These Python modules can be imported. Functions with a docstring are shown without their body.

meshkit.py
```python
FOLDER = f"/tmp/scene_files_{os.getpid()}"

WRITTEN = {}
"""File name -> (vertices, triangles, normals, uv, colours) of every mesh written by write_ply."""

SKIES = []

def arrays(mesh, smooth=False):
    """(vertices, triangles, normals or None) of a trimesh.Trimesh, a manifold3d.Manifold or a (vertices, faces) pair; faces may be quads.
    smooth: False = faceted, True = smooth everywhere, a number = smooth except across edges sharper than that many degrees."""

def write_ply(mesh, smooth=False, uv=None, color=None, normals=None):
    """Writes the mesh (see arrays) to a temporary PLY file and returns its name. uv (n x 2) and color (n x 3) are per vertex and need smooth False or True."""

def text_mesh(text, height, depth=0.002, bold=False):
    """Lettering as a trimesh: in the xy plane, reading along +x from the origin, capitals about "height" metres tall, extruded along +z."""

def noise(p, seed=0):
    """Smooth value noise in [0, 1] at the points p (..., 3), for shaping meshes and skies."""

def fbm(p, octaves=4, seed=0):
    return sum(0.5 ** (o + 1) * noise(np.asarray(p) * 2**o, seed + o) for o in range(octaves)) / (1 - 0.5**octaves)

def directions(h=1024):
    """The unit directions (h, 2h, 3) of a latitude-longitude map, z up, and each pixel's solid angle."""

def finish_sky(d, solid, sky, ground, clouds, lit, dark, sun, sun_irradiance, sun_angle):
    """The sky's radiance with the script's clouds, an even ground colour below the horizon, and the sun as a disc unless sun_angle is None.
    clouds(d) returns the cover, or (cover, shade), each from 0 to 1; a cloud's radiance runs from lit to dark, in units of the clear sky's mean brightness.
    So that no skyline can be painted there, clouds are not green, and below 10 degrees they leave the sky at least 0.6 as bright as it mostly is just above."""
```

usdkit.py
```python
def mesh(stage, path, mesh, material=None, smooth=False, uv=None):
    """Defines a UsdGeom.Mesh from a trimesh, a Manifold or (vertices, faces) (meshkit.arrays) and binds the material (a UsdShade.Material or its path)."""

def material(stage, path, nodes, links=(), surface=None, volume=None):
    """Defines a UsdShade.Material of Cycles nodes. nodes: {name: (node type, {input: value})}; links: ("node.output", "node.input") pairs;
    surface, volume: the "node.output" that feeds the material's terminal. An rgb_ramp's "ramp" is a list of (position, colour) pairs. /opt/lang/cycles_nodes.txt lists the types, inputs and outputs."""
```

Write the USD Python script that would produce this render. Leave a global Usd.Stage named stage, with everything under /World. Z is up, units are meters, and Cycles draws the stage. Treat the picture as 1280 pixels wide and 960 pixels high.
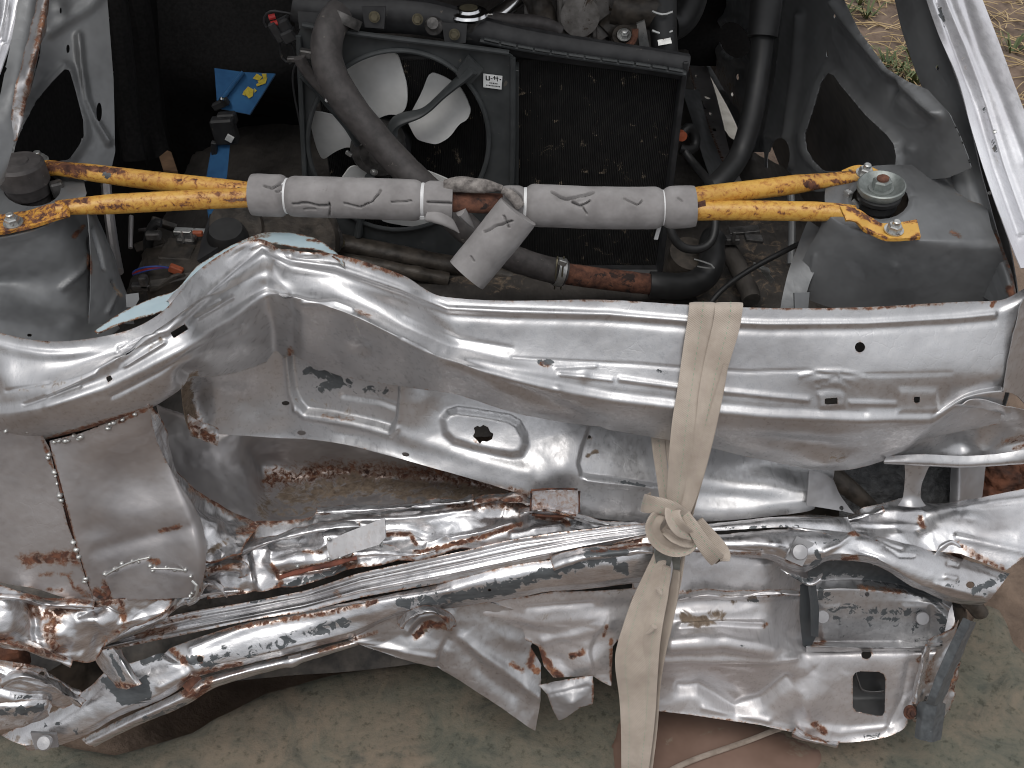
import math, random
import numpy as np, trimesh, manifold3d, shapely
from shapely.geometry import Polygon
from scipy.interpolate import Akima1DInterpolator, CubicSpline
from pxr import Usd, UsdGeom, UsdLux, UsdShade, Gf, Sdf, Vt
import usdkit, meshkit

stage = Usd.Stage.CreateInMemory()
UsdGeom.SetStageUpAxis(stage, 'Z')
UsdGeom.SetStageMetersPerUnit(stage, 1.0)
stage.SetDefaultPrim(UsdGeom.Xform.Define(stage, '/World').GetPrim())
rng = np.random.default_rng(11)
T = Sdf.ValueTypeNames

# ------------------------------------------------------------------ camera, sky, sun
PITCH, EYE, FPX = math.radians(42.0), np.array([0.0, 0.0, 1.35]), 1229.0
cam = UsdGeom.Camera.Define(stage, '/World/camera')
cam.CreateHorizontalApertureAttr(36.0)
cam.CreateVerticalApertureAttr(27.0)
cam.CreateFocalLengthAttr(36.0 * FPX / 1280)
cam.AddTranslateOp().Set(Gf.Vec3d(*EYE))
cam.AddRotateXOp().Set(90 - math.degrees(PITCH))
cam.CreateClippingRangeAttr((0.02, 500.0))
EXPOSURE = 0.12
cam.CreateExposureAttr(EXPOSURE)

SUN = np.array([-0.22, -0.55, 0.0]); SUN_EL = math.radians(68)
SUN = SUN / np.linalg.norm(SUN) * math.cos(SUN_EL) + np.array([0, 0, math.sin(SUN_EL)])
SKY_STRENGTH, SUN_INTENSITY, SUN_ANGLE = 0.13, 0.28, 30.0
usdkit.material(stage, '/World/Looks/overcast_sky', {
    'tc': ('texture_coordinate', {}),
    'sky': ('sky_texture', {'sky_type': 'single_scattering', 'sun_disc': False, 'sun_elevation': SUN_EL, 'sun_rotation': math.atan2(SUN[0], SUN[1])}),
    'n': ('noise_texture', {'scale': 2.2, 'detail': 6.0, 'roughness': 0.55}),
    'cl': ('rgb_ramp', {'ramp': [(0.30, (4.6, 4.7, 4.9)), (0.72, (8.6, 8.6, 8.7))]}),
    'mx': ('mix_color', {'fac': 0.90}),
    'z': ('separate_xyz', {}), 'el': ('map_range', {'from_min': 0.0, 'from_max': 1.0, 'to_min': 0.34, 'to_max': 1.28, 'clamp': True}),   # an overcast sky is brighter overhead than at the horizon
    'ov': ('vector_math', {'math_type': 'scale'}),
    'bg': ('background_shader', {'strength': SKY_STRENGTH})},
    [('tc.generated', 'n.vector'), ('n.fac', 'cl.fac'), ('sky.color', 'mx.a'), ('cl.color', 'mx.b'), ('tc.generated', 'z.vector'), ('z.z', 'el.value'), ('mx.result', 'ov.vector1'), ('el.result', 'ov.scale'), ('ov.vector', 'bg.color')], surface='bg.background')
dome = UsdLux.DomeLight.Define(stage, '/World/sky')
dome.GetPrim().SetCustomDataByKey('kind', 'structure')
UsdShade.MaterialBindingAPI.Apply(dome.GetPrim()).Bind(UsdShade.Material.Get(stage, '/World/Looks/overcast_sky'))
sun = UsdLux.DistantLight.Define(stage, '/World/sun')
sun.CreateIntensityAttr(SUN_INTENSITY); sun.CreateAngleAttr(SUN_ANGLE); sun.CreateNormalizeAttr(True)
sun.CreateColorAttr(Gf.Vec3f(1.0, 0.97, 0.93))
sun.AddRotateXYZOp().Set(Gf.Vec3f(90 - math.degrees(SUN_EL), 0, math.degrees(math.atan2(SUN[0], -SUN[1]))))

# ------------------------------------------------------------------ measuring: a direction seen in the photograph meets a real plane
FW = np.array([0, math.cos(PITCH), -math.sin(PITCH)]); UP = np.array([0, math.sin(PITCH), math.cos(PITCH)])

def dirs(q):
    q = np.asarray(q, float)
    a, b = (q[..., 0] - 640) / FPX, (480 - q[..., 1]) / FPX
    return np.stack([a, FW[1] + b * UP[1], FW[2] + b * UP[2]], -1)

def P(px, py, Y=None, X=None, Z=None):
    d = dirs((px, py))
    t = Y / d[1] if Y is not None else (X / d[0] if X is not None else (Z - EYE[2]) / d[2])
    return EYE + t * d

def pix(v):
    r = np.asarray(v) - EYE
    z = r @ FW
    return np.stack([640 + FPX * r[..., 0] / z, 480 - FPX * (r @ UP) / z], -1)

# ------------------------------------------------------------------ scene tree helpers
used = {}
def free(path):
    n = used.get(path, -1) + 1
    used[path] = n
    return path if n == 0 else f'{path}_{n:03d}'

class Thing:
    def __init__(self, path, base): self.path, self.base = path, base

def props(prim, label=None, cat=None, group=None, kind=None):
    for k, v in (('label', label), ('category', cat), ('group', group), ('kind', kind)):
        if v: prim.SetCustomDataByKey(k, v)

def thing(name, label, cat, base, group=None, kind=None):
    path = free('/World/' + name)
    x = UsdGeom.Xform.Define(stage, path)
    x.AddTranslateOp().Set(Gf.Vec3d(*map(float, base)))
    props(x.GetPrim(), label, cat, group, kind)
    return Thing(path, np.asarray(base, float))

def put(name, mesh, mat, parent=None, smooth=35, wear=None, normals=None, label=None, cat=None, group=None, kind=None):
    """One Mesh prim, given in world coordinates, under a Thing (or another part) or at top level."""
    path = free((parent.path if parent else '/World') + '/' + name)
    if normals is not None:
        v, f = mesh; n = normals
    else:
        v, f, n = meshkit.arrays(mesh, smooth)
    base = parent.base if parent else np.zeros(3)
    m = UsdGeom.Mesh.Define(stage, path)
    m.CreatePointsAttr(Vt.Vec3fArray.FromNumpy((v - base).astype(np.float32)))
    m.CreateFaceVertexCountsAttr(Vt.IntArray.FromNumpy(np.full(len(f), 3, np.int32)))
    m.CreateFaceVertexIndicesAttr(Vt.IntArray.FromNumpy(np.asarray(f, np.int32).ravel()))
    m.CreateSubdivisionSchemeAttr('none')
    if n is not None:
        m.CreateNormalsAttr(Vt.Vec3fArray.FromNumpy(n.astype(np.float32))); m.SetNormalsInterpolation('vertex')
    if wear is not None:
        UsdGeom.PrimvarsAPI(m).CreatePrimvar('wear', T.Color3fArray, 'vertex').Set(Vt.Vec3fArray.FromNumpy(wear.astype(np.float32)))
    UsdShade.MaterialBindingAPI.Apply(m.GetPrim()).Bind(UsdShade.Material.Get(stage, '/World/Looks/' + mat))
    props(m.GetPrim(), label, cat, group, kind)
    return Thing(path, base)

cat_ = trimesh.util.concatenate

# ------------------------------------------------------------------ shape helpers
def curve(pts, n=None, step=0.006):
    pts = np.asarray(pts, float)
    s = np.r_[0, np.cumsum(np.linalg.norm(np.diff(pts, axis=0), axis=1))]
    n = n or max(4, int(s[-1] / step))
    if len(pts) == 2: return pts[0] + np.linspace(0, 1, n)[:, None] * (pts[1] - pts[0])
    return CubicSpline(s, pts)(np.linspace(0, s[-1], n))

def frames(c):
    t = np.gradient(c, axis=0); t /= np.linalg.norm(t, axis=1, keepdims=True)
    u = np.cross(t[0], [0, 0, 1.0]); u = u if np.linalg.norm(u) > 1e-3 else np.array([1.0, 0, 0]); u /= np.linalg.norm(u)
    us = []
    for k in t:
        u = u - k * (u @ k); u /= np.linalg.norm(u); us.append(u)
    us = np.array(us)
    return t, us, np.cross(t, us)

def tube(pts, r, seg=18, n=None, step=0.006, flat=None, bumpy=0, seed=0):
    """A capped tube along a smooth path; r a number or one per path point; flat squeezes the second axis."""
    c = curve(pts, n, step) if n != 0 else np.asarray(pts, float)
    n = len(c)
    r = np.interp(np.linspace(0, 1, n), np.linspace(0, 1, len(np.atleast_1d(r))), np.atleast_1d(r))
    _, u, w = frames(c)
    a = np.linspace(0, 2 * np.pi, seg, endpoint=False)
    fl = np.ones(n) if flat is None else np.interp(np.linspace(0, 1, n), np.linspace(0, 1, len(flat)), flat)
    ring = c[:, None] + r[:, None, None] * (np.cos(a)[None, :, None] * u[:, None] + fl[:, None, None] * np.sin(a)[None, :, None] * w[:, None])
    if bumpy:
        d = ring - c[:, None]
        ring = ring + d * (meshkit.fbm(ring * 60, 3, seed)[..., None] - 0.5) * bumpy
    v = np.vstack([ring.reshape(-1, 3), c[:1], c[-1:]])
    i, j = np.meshgrid(np.arange(n - 1), np.arange(seg), indexing='ij')
    a0, a1 = i * seg + j, i * seg + (j + 1) % seg
    f = np.vstack([np.stack([a0, a1, a1 + seg], -1).reshape(-1, 3), np.stack([a0, a1 + seg, a0 + seg], -1).reshape(-1, 3)])
    k = np.arange(seg); e = n * seg
    f = np.vstack([f, np.stack([np.full(seg, e), (k + 1) % seg, k], -1), np.stack([np.full(seg, e + 1), (n - 1) * seg + k, (n - 1) * seg + (k + 1) % seg], -1)])
    m = trimesh.Trimesh(v, f, process=False)
    if m.volume < 0: m.invert()
    return m

def axis_frame(d):
    d = np.asarray(d, float); d = d / np.linalg.norm(d)
    u = np.cross(d, [0, 0, 1.0]) if abs(d[2]) < 0.9 else np.cross(d, [1.0, 0, 0])
    u /= np.linalg.norm(u)
    return u, np.cross(d, u), d

def lathe(prof, o, axis=(0, 0, 1), seg=28):
    """prof: (radius, height) pairs; turned about the axis through o."""
    u, w, d = axis_frame(axis)
    a = np.linspace(0, 2 * np.pi, seg, endpoint=False)
    v = np.array([np.asarray(o) + r * (np.cos(x) * u + np.sin(x) * w) + h * d for r, h in prof for x in a])
    n = len(prof); f = []
    for i in range(n - 1):
        for j in range(seg):
            k = (j + 1) % seg
            f += [[i * seg + j, i * seg + k, (i + 1) * seg + k], [i * seg + j, (i + 1) * seg + k, (i + 1) * seg + j]]
    m = trimesh.Trimesh(v, f, process=False)
    m.update_faces(m.area_faces > 1e-14)
    return m

def block(size, at=(0, 0, 0), rot=None, ch=0.15):
    """A box with chamfered edges; rot a 3 x 3 matrix."""
    h = np.asarray(size, float) / 2; c = min(h) * ch * 2
    pts = [[sx * (h[0] - (k != 0) * c), sy * (h[1] - (k != 1) * c), sz * (h[2] - (k != 2) * c)] for sx in (-1, 1) for sy in (-1, 1) for sz in (-1, 1) for k in range(3)]
    m = trimesh.convex.convex_hull(np.array(pts))
    if rot is not None: m.vertices = m.vertices @ np.asarray(rot).T
    m.apply_translation(at)
    return m

def rotm(deg, axis): return trimesh.transformations.rotation_matrix(math.radians(deg), axis)[:3, :3]

def hexnut(o, axis, r, h, dome=True):
    m = [lathe([(0, 0), (r, 0), (r, h * .85), (r * .85, h), (0, h)], o, axis, 6), lathe([(0, 0), (r * 1.35, 0), (r * 1.35, h * .2), (0, h * .2)], o, axis, 20)]
    if dome: m.append(lathe([(0, h), (r * .55, h), (r * .55, h * 1.5), (r * .4, h * 1.6), (0, h * 1.6)], o, axis, 12))
    return cat_(m)

def band(pts, side, width, thick, step=0.004, fold=0.0):
    """Webbing: a flat strip along a path; side: one direction across per path point; width: number or per point; fold gives a lengthwise crease."""
    pts = np.asarray(pts, float)
    c = curve(pts, step=step); n = len(c); s = np.linspace(0, 1, n)
    at = np.r_[0, np.cumsum(np.linalg.norm(np.diff(pts, axis=0), axis=1))]; at /= at[-1]
    sd = np.array([np.interp(s, at, np.asarray(side, float)[:, k]) for k in range(3)]).T
    w = np.interp(s, at, np.broadcast_to(np.asarray(width, float), len(pts)))
    t = np.gradient(c, axis=0); t /= np.linalg.norm(t, axis=1, keepdims=True)
    sd -= t * (sd * t).sum(1, keepdims=True); sd /= np.linalg.norm(sd, axis=1, keepdims=True)
    nn = np.cross(t, sd)
    us = np.linspace(-1, 1, 13)
    prof = [(u, 0.5 * (1 - abs(u) ** 6 * 0.8)) for u in us] + [(u, -0.5 * (1 - abs(u) ** 6 * 0.8)) for u in us[::-1]]
    k = len(prof)
    v = np.concatenate([c[:, None] + np.array([[u * 0.5] for u, _ in prof])[None] * w[:, None, None] * sd[:, None] +
                        (np.array([h * thick + fold * (1 - abs(u)) for u, h in prof])[None, :, None]) * nn[:, None]], 0)
    i, j = np.meshgrid(np.arange(n - 1), np.arange(k), indexing='ij')
    a0, a1 = i * k + j, i * k + (j + 1) % k
    f = np.vstack([np.stack([a0, a1, a1 + k], -1).reshape(-1, 3), np.stack([a0, a1 + k, a0 + k], -1).reshape(-1, 3)])
    m = trimesh.Trimesh(v.reshape(-1, 3), f, process=False)
    if m.volume < 0: m.invert()
    return m, (c, sd, nn, w)

def segdist(q, line):
    """Distance of the points q (n, 2) from a polyline."""
    line = np.asarray(line, float)
    if len(line) == 1: return np.linalg.norm(q - line[0], axis=1)
    best = np.full(len(q), 1e9)
    for a, b in zip(line[:-1], line[1:]):
        ab = b - a; t = np.clip(((q - a) @ ab) / max(ab @ ab, 1e-9), 0, 1)
        best = np.minimum(best, np.linalg.norm(q - a - t[:, None] * ab, axis=1))
    return best

def inside(q, poly): return shapely.contains_xy(Polygon(poly), q[:, 0], q[:, 1])

def polydist(q, poly):
    """Signed distance: positive inside."""
    d = segdist(q, list(poly) + [poly[0]])
    return np.where(inside(q, poly), d, -d)

def ell(cx, cy, rx, ry=None, ang=0, n=20, rough=0):
    ry = ry or rx; a = np.linspace(0, 2 * np.pi, n, endpoint=False); c, s = math.cos(math.radians(ang)), math.sin(math.radians(ang))
    k = 1 + rough * (np.sin(a * 3 + cx) * .5 + np.sin(a * 5 + cy) * .5)
    x, y = rx * np.cos(a) * k, ry * np.sin(a) * k
    return np.stack([cx + c * x - s * y, cy + s * x + c * y], -1)

def mak(x, y, xq):
    if len(x) == 2: return y[0] + (y[1] - y[0]) * ((xq - x[0]) / (x[1] - x[0])).reshape(-1, *[1] * (y.ndim - 1))
    if len(x) == 3:
        return CubicSpline(x, y, bc_type='natural')(xq)
    return Akima1DInterpolator(x, y, method='makima')(xq)

def piecewise(x, y, creases, xq):
    """makima between creases, so the surface keeps a sharp fold at each crease."""
    cuts = [0] + sorted(c for c in creases if 0 < c < len(x) - 1) + [len(x) - 1]
    out = np.zeros((len(xq), *y.shape[1:]))
    for a, b in zip(cuts[:-1], cuts[1:]):
        m = (xq >= x[a] - 1e-12) & (xq <= x[b] + 1e-12)
        out[m] = mak(x[a:b + 1], y[a:b + 1], xq[m])
    return out

SHEETS = {}
def sheet(name, rows, mat='silver', parent=None, res=0.0025, crease=(), ccrease=(), rough=(0.0012, 28), fine=(0.00025, 120), feats=(), holes=(), outline=None,
          wear=(), thick=0.0012, seed=0, label=None, edge_rust=0.0, flip=None, kind=None, cat=None, minwear=(0, 0, 0), crinkle=(0, 30)):
    """Pressed or crumpled sheet metal: a net of measured points (rows x columns of world points), smoothed, dented, pierced, given its thickness."""
    nc = max(len(r) for r in rows)
    G = np.array([r if len(r) == nc else curve(np.asarray(r), nc) for r in rows], float)
    du = np.linalg.norm(np.diff(G, axis=1), axis=2).mean(0) + 1e-6; u = np.r_[0, np.cumsum(du)]
    dv = np.linalg.norm(np.diff(G, axis=0), axis=2).mean(1) + 1e-6; v = np.r_[0, np.cumsum(dv)]
    nu, nv = max(6, int(u[-1] / res) + 1), max(5, int(v[-1] / res) + 1)
    uq, vq = np.linspace(0, u[-1], nu), np.linspace(0, v[-1], nv)
    H = piecewise(v, G, crease, vq)                                    # nv x nc x 3
    S = piecewise(u, H.transpose(1, 0, 2), ccrease, uq).transpose(1, 0, 2)
    V = S.reshape(-1, 3)
    i, j = np.meshgrid(np.arange(nv - 1), np.arange(nu - 1), indexing='ij')
    a = (i * nu + j).ravel()
    alt = ((i + j) % 2 == 0).ravel()
    F = np.vstack([np.where(alt[:, None], np.stack([a, a + 1, a + nu + 1], -1), np.stack([a, a + 1, a + nu], -1)),
                   np.where(alt[:, None], np.stack([a, a + nu + 1, a + nu], -1), np.stack([a + 1, a + nu + 1, a + nu], -1))])
    def normals(V):
        fn = np.cross(V[F[:, 1]] - V[F[:, 0]], V[F[:, 2]] - V[F[:, 0]]); n = np.zeros_like(V)
        for k in range(3): np.add.at(n, F[:, k], fn)
        return n / np.maximum(np.linalg.norm(n, axis=1, keepdims=True), 1e-12)
    N = normals(V)
    face = ((EYE - V) * N).sum() > 0
    if flip is not None: face = face != flip
    if not face: F = F[:, ::-1]; N = -N
    q = pix(V)
    d = np.zeros(len(V))
    if rough[0]: d += rough[0] * 2 * (meshkit.fbm(V * rough[1] + seed * 7.3, 3, seed) - 0.5)
    if fine[0]: d += fine[0] * 2 * (meshkit.fbm(V * fine[1] + seed * 3.1, 2, seed + 5) - 0.5)
    if crinkle[0]:                                                    # crushed sheet: flat facets that meet in sharp creases
        from scipy.interpolate import LinearNDInterpolator
        UU, VV = np.meshgrid(uq, vq); p2 = np.stack([UU.ravel(), VV.ravel()], -1); p2 = p2 + .004 * (np.stack([meshkit.fbm(V * 30, 2, seed + 1), meshkit.fbm(V * 30, 2, seed + 2)], -1) - .5)
        gq = np.random.default_rng(900 + seed)
        for sp, am in ((1 / crinkle[1], crinkle[0]), (.42 / crinkle[1], crinkle[0] * .28)):
            gu, gv = np.meshgrid(np.arange(-sp, u[-1] + 2 * sp, sp * 1.25), np.arange(-sp, v[-1] + 2 * sp, sp * .8)); st = np.stack([gu.ravel(), gv.ravel()], -1); st = st + gq.uniform(-.45, .45, st.shape) * sp
            d += am * np.nan_to_num(LinearNDInterpolator(st, gq.uniform(-1, 1, len(st)))(p2))
    for ft in feats:
        if ft[0] == 'bump':                                            # ('bump', x, y, rx, ry, angle, height)
            _, x, y, rx, ry, ang, amp = ft
            c, s = math.cos(math.radians(ang)), math.sin(math.radians(ang)); p = q - (x, y)
            d += amp * np.exp(-(((c * p[:, 0] + s * p[:, 1]) / rx) ** 2 + ((-s * p[:, 0] + c * p[:, 1]) / ry) ** 2))
        elif ft[0] == 'rib':                                           # ('rib', line, width, height)
            d += ft[3] * np.exp(-(segdist(q, ft[1]) / ft[2]) ** 2)
        elif ft[0] == 'step':                                          # ('step', polygon, softness, height)
            x = np.clip(polydist(q, ft[1]) / ft[2] * .5 + .5, 0, 1); d += ft[3] * x * x * (3 - 2 * x)
    V = V + N * d[:, None]
    q = pix(V)
    cuts = [(h, True) for h in holes] + ([(outline, False)] if outline is not None else [])
    cell = 1.3 * res * 1000
    bnd = np.zeros(len(V), bool)
    for poly, is_hole in cuts:
        cen = q[F].mean(1); ins = inside(cen, poly); drop = ins if is_hole else ~ins
        if not drop.any(): continue
        on = np.zeros(len(V), bool); on[F[drop].ravel()] = True
        off = np.zeros(len(V), bool); off[F[~drop].ravel()] = True
        rim = np.where(on & off)[0]
        F = F[~drop]
        ring = shapely.LinearRing(np.asarray(poly, float))
        near = shapely.get_coordinates(shapely.line_interpolate_point(ring, shapely.line_locate_point(ring, shapely.points(q[rim]))))
        ok = np.linalg.norm(near - q[rim], axis=1) < cell * 1.5
        rim, near = rim[ok], near[ok]
        dd = dirs(near); den = (dd * N[rim]).sum(1); num = ((V[rim] - EYE) * N[rim]).sum(1)
        t = np.where(np.abs(den) > 0.12, num / np.where(np.abs(den) > .12, den, 1), np.linalg.norm(V[rim] - EYE, axis=1) / np.linalg.norm(dd, axis=1))
        V[rim] = EYE + t[:, None] * dd
        q[rim] = near
    W = np.zeros((len(V), 3)) + minwear
    for w in wear:                                                     # (channel, line, radius, strength)
        ch, line, rad, st = w
        if isinstance(line, str):                                      # (channel, 'poly', polygon, strength)
            W[:, ch] = np.maximum(W[:, ch], st * np.clip(0.5 + polydist(q, rad) / 14, 0, 1)); continue
        W[:, ch] = np.maximum(W[:, ch], st * np.clip(1.25 - segdist(q, line) / rad, 0, 1))
    # compact
    keep = np.unique(F); mp = np.full(len(V), -1); mp[keep] = np.arange(len(keep))
    V, F, W, q = V[keep], mp[F], W[keep], q[keep]
    fn = np.cross(V[F[:, 1]] - V[F[:, 0]], V[F[:, 2]] - V[F[:, 0]]); N = np.zeros_like(V)
    for k in range(3): np.add.at(N, F[:, k], fn)
    N /= np.maximum(np.linalg.norm(N, axis=1, keepdims=True), 1e-12)
    e = np.vstack([F[:, [0, 1]], F[:, [1, 2]], F[:, [2, 0]]])
    key = np.sort(e, axis=1); _, inv, cnt = np.unique(key, axis=0, return_inverse=True, return_counts=True)
    be = e[cnt[inv.ravel()] == 1]
    if edge_rust and len(be):
        from scipy.spatial import cKDTree
        dist, _ = cKDTree(V[np.unique(be)]).query(V)
        W[:, 0] = np.maximum(W[:, 0], .78 * edge_rust * np.clip(1.2 - dist / 0.004, 0, 1))
    B = V - N * thick; n = len(V)
    rv = np.vstack([V[be[:, 0]], V[be[:, 1]], B[be[:, 1]], B[be[:, 0]]]); m = len(be)
    rf = np.vstack([np.stack([np.arange(m), np.arange(m) + 3 * m, np.arange(m) + 2 * m], -1), np.stack([np.arange(m), np.arange(m) + 2 * m, np.arange(m) + m], -1)])
    rn = np.cross(rv[rf[:, 1]] - rv[rf[:, 0]], rv[rf[:, 2]] - rv[rf[:, 0]])
    # smooth the rim's normals along the edge
    acc = np.zeros((n, 3)); np.add.at(acc, be[:, 0], rn[:m]); np.add.at(acc, be[:, 1], rn[:m]); acc /= np.maximum(np.linalg.norm(acc, axis=1, keepdims=True), 1e-12)
    RN = np.vstack([acc[be[:, 0]], acc[be[:, 1]], acc[be[:, 1]], acc[be[:, 0]]])
    VV = np.vstack([V, B, rv]); FF = np.vstack([F, F[:, ::-1] + n, rf + 2 * n]); NN = np.vstack([N, -N, RN])
    WW = np.vstack([W, W, W[be[:, 0]], W[be[:, 1]], W[be[:, 1]], W[be[:, 0]]])
    out = put(name, (VV, FF), mat, parent, normals=NN, wear=WW, label=label, kind=kind, cat=cat)
    SHEETS[out.path] = (V, N, q)
    return out

def row(Y, *pts, dy=0.0):
    """Row of a net: pixels (x, y) or (x, y, Y), with a depth Y for all of them or one per point."""
    out = []
    for k, p in enumerate(pts):
        y = p[2] if len(p) > 2 else (Y[k] if np.ndim(Y) else Y)
        out.append(P(p[0], p[1], Y=y + dy))
    return out

def plate(poly, corners, thick=0.0015, holes=()):
    """A flat cut plate: pixel polygon on the plane through three (x, y, Y) corners, extruded away from the camera, edges crisp."""
    a, b, c = (P(*k[:2], Y=k[2]) for k in corners)
    n = np.cross(b - a, c - a); n /= np.linalg.norm(n)
    if n @ (EYE - a) < 0: n = -n
    u = b - a; u /= np.linalg.norm(u); v = np.cross(n, u)
    def flat(p):
        d = dirs(p); w = EYE + (((a - EYE) @ n) / (d @ n))[:, None] * d
        return np.stack([(w - a) @ u, (w - a) @ v], -1)
    p2 = Polygon(flat(poly), [flat(h) for h in holes]).buffer(0)
    m = trimesh.creation.extrude_polygon(p2, thick, engine='earcut')
    M = np.eye(4); M[:3, 0], M[:3, 1], M[:3, 2], M[:3, 3] = u, v, n, a - n * thick
    m.apply_transform(M)
    return m

def on_sheet(sh, pts, off):
    """Points a little in front of a sheet where it is seen at the given pixels."""
    from scipy.spatial import cKDTree
    V, N, q = SHEETS[sh.path]; t = cKDTree(q); out = []
    for x, y in pts:
        k = t.query((x, y), 9)[1]; c = V[k].mean(0); n = N[k].mean(0); n /= np.linalg.norm(n)
        d = dirs((x, y)); tt = ((c - EYE) @ n) / (d @ n) if abs(d @ n) > .15 else np.linalg.norm(c - EYE) / np.linalg.norm(d)
        out.append(EYE + tt * d + n * off)
    return out

def beads(line, n, r, on, jit=1.5, seed=0):
    """Weld beads along a pixel line lying on the sheet 'on'."""
    from scipy.spatial import cKDTree
    V, N, q = SHEETS[on.path]; t = cKDTree(q); g = np.random.default_rng(seed)
    line = np.asarray(line, float); s = np.r_[0, np.cumsum(np.linalg.norm(np.diff(line, axis=0), axis=1))]
    at = np.sort(g.uniform(0, s[-1], n)); out = []
    for x in at:
        p = np.array([np.interp(x, s, line[:, 0]), np.interp(x, s, line[:, 1])]) + g.normal(0, jit, 2)
        k = t.query(p)[1]
        m = trimesh.creation.icosphere(2, r * g.uniform(.6, 1.35)); m.vertices *= (1, g.uniform(.7, 1.2), .8)
        m.vertices += 0.25 * r * (meshkit.noise(m.vertices * 400 + x)[:, None] - .5)
        m.apply_translation(V[k] + N[k] * r * .25); out.append(m)
    return cat_(out)

# ------------------------------------------------------------------ materials
def look(name, nodes, links, surface='p.BSDF'): usdkit.material(stage, '/World/Looks/' + name, nodes, links, surface=surface)

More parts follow.
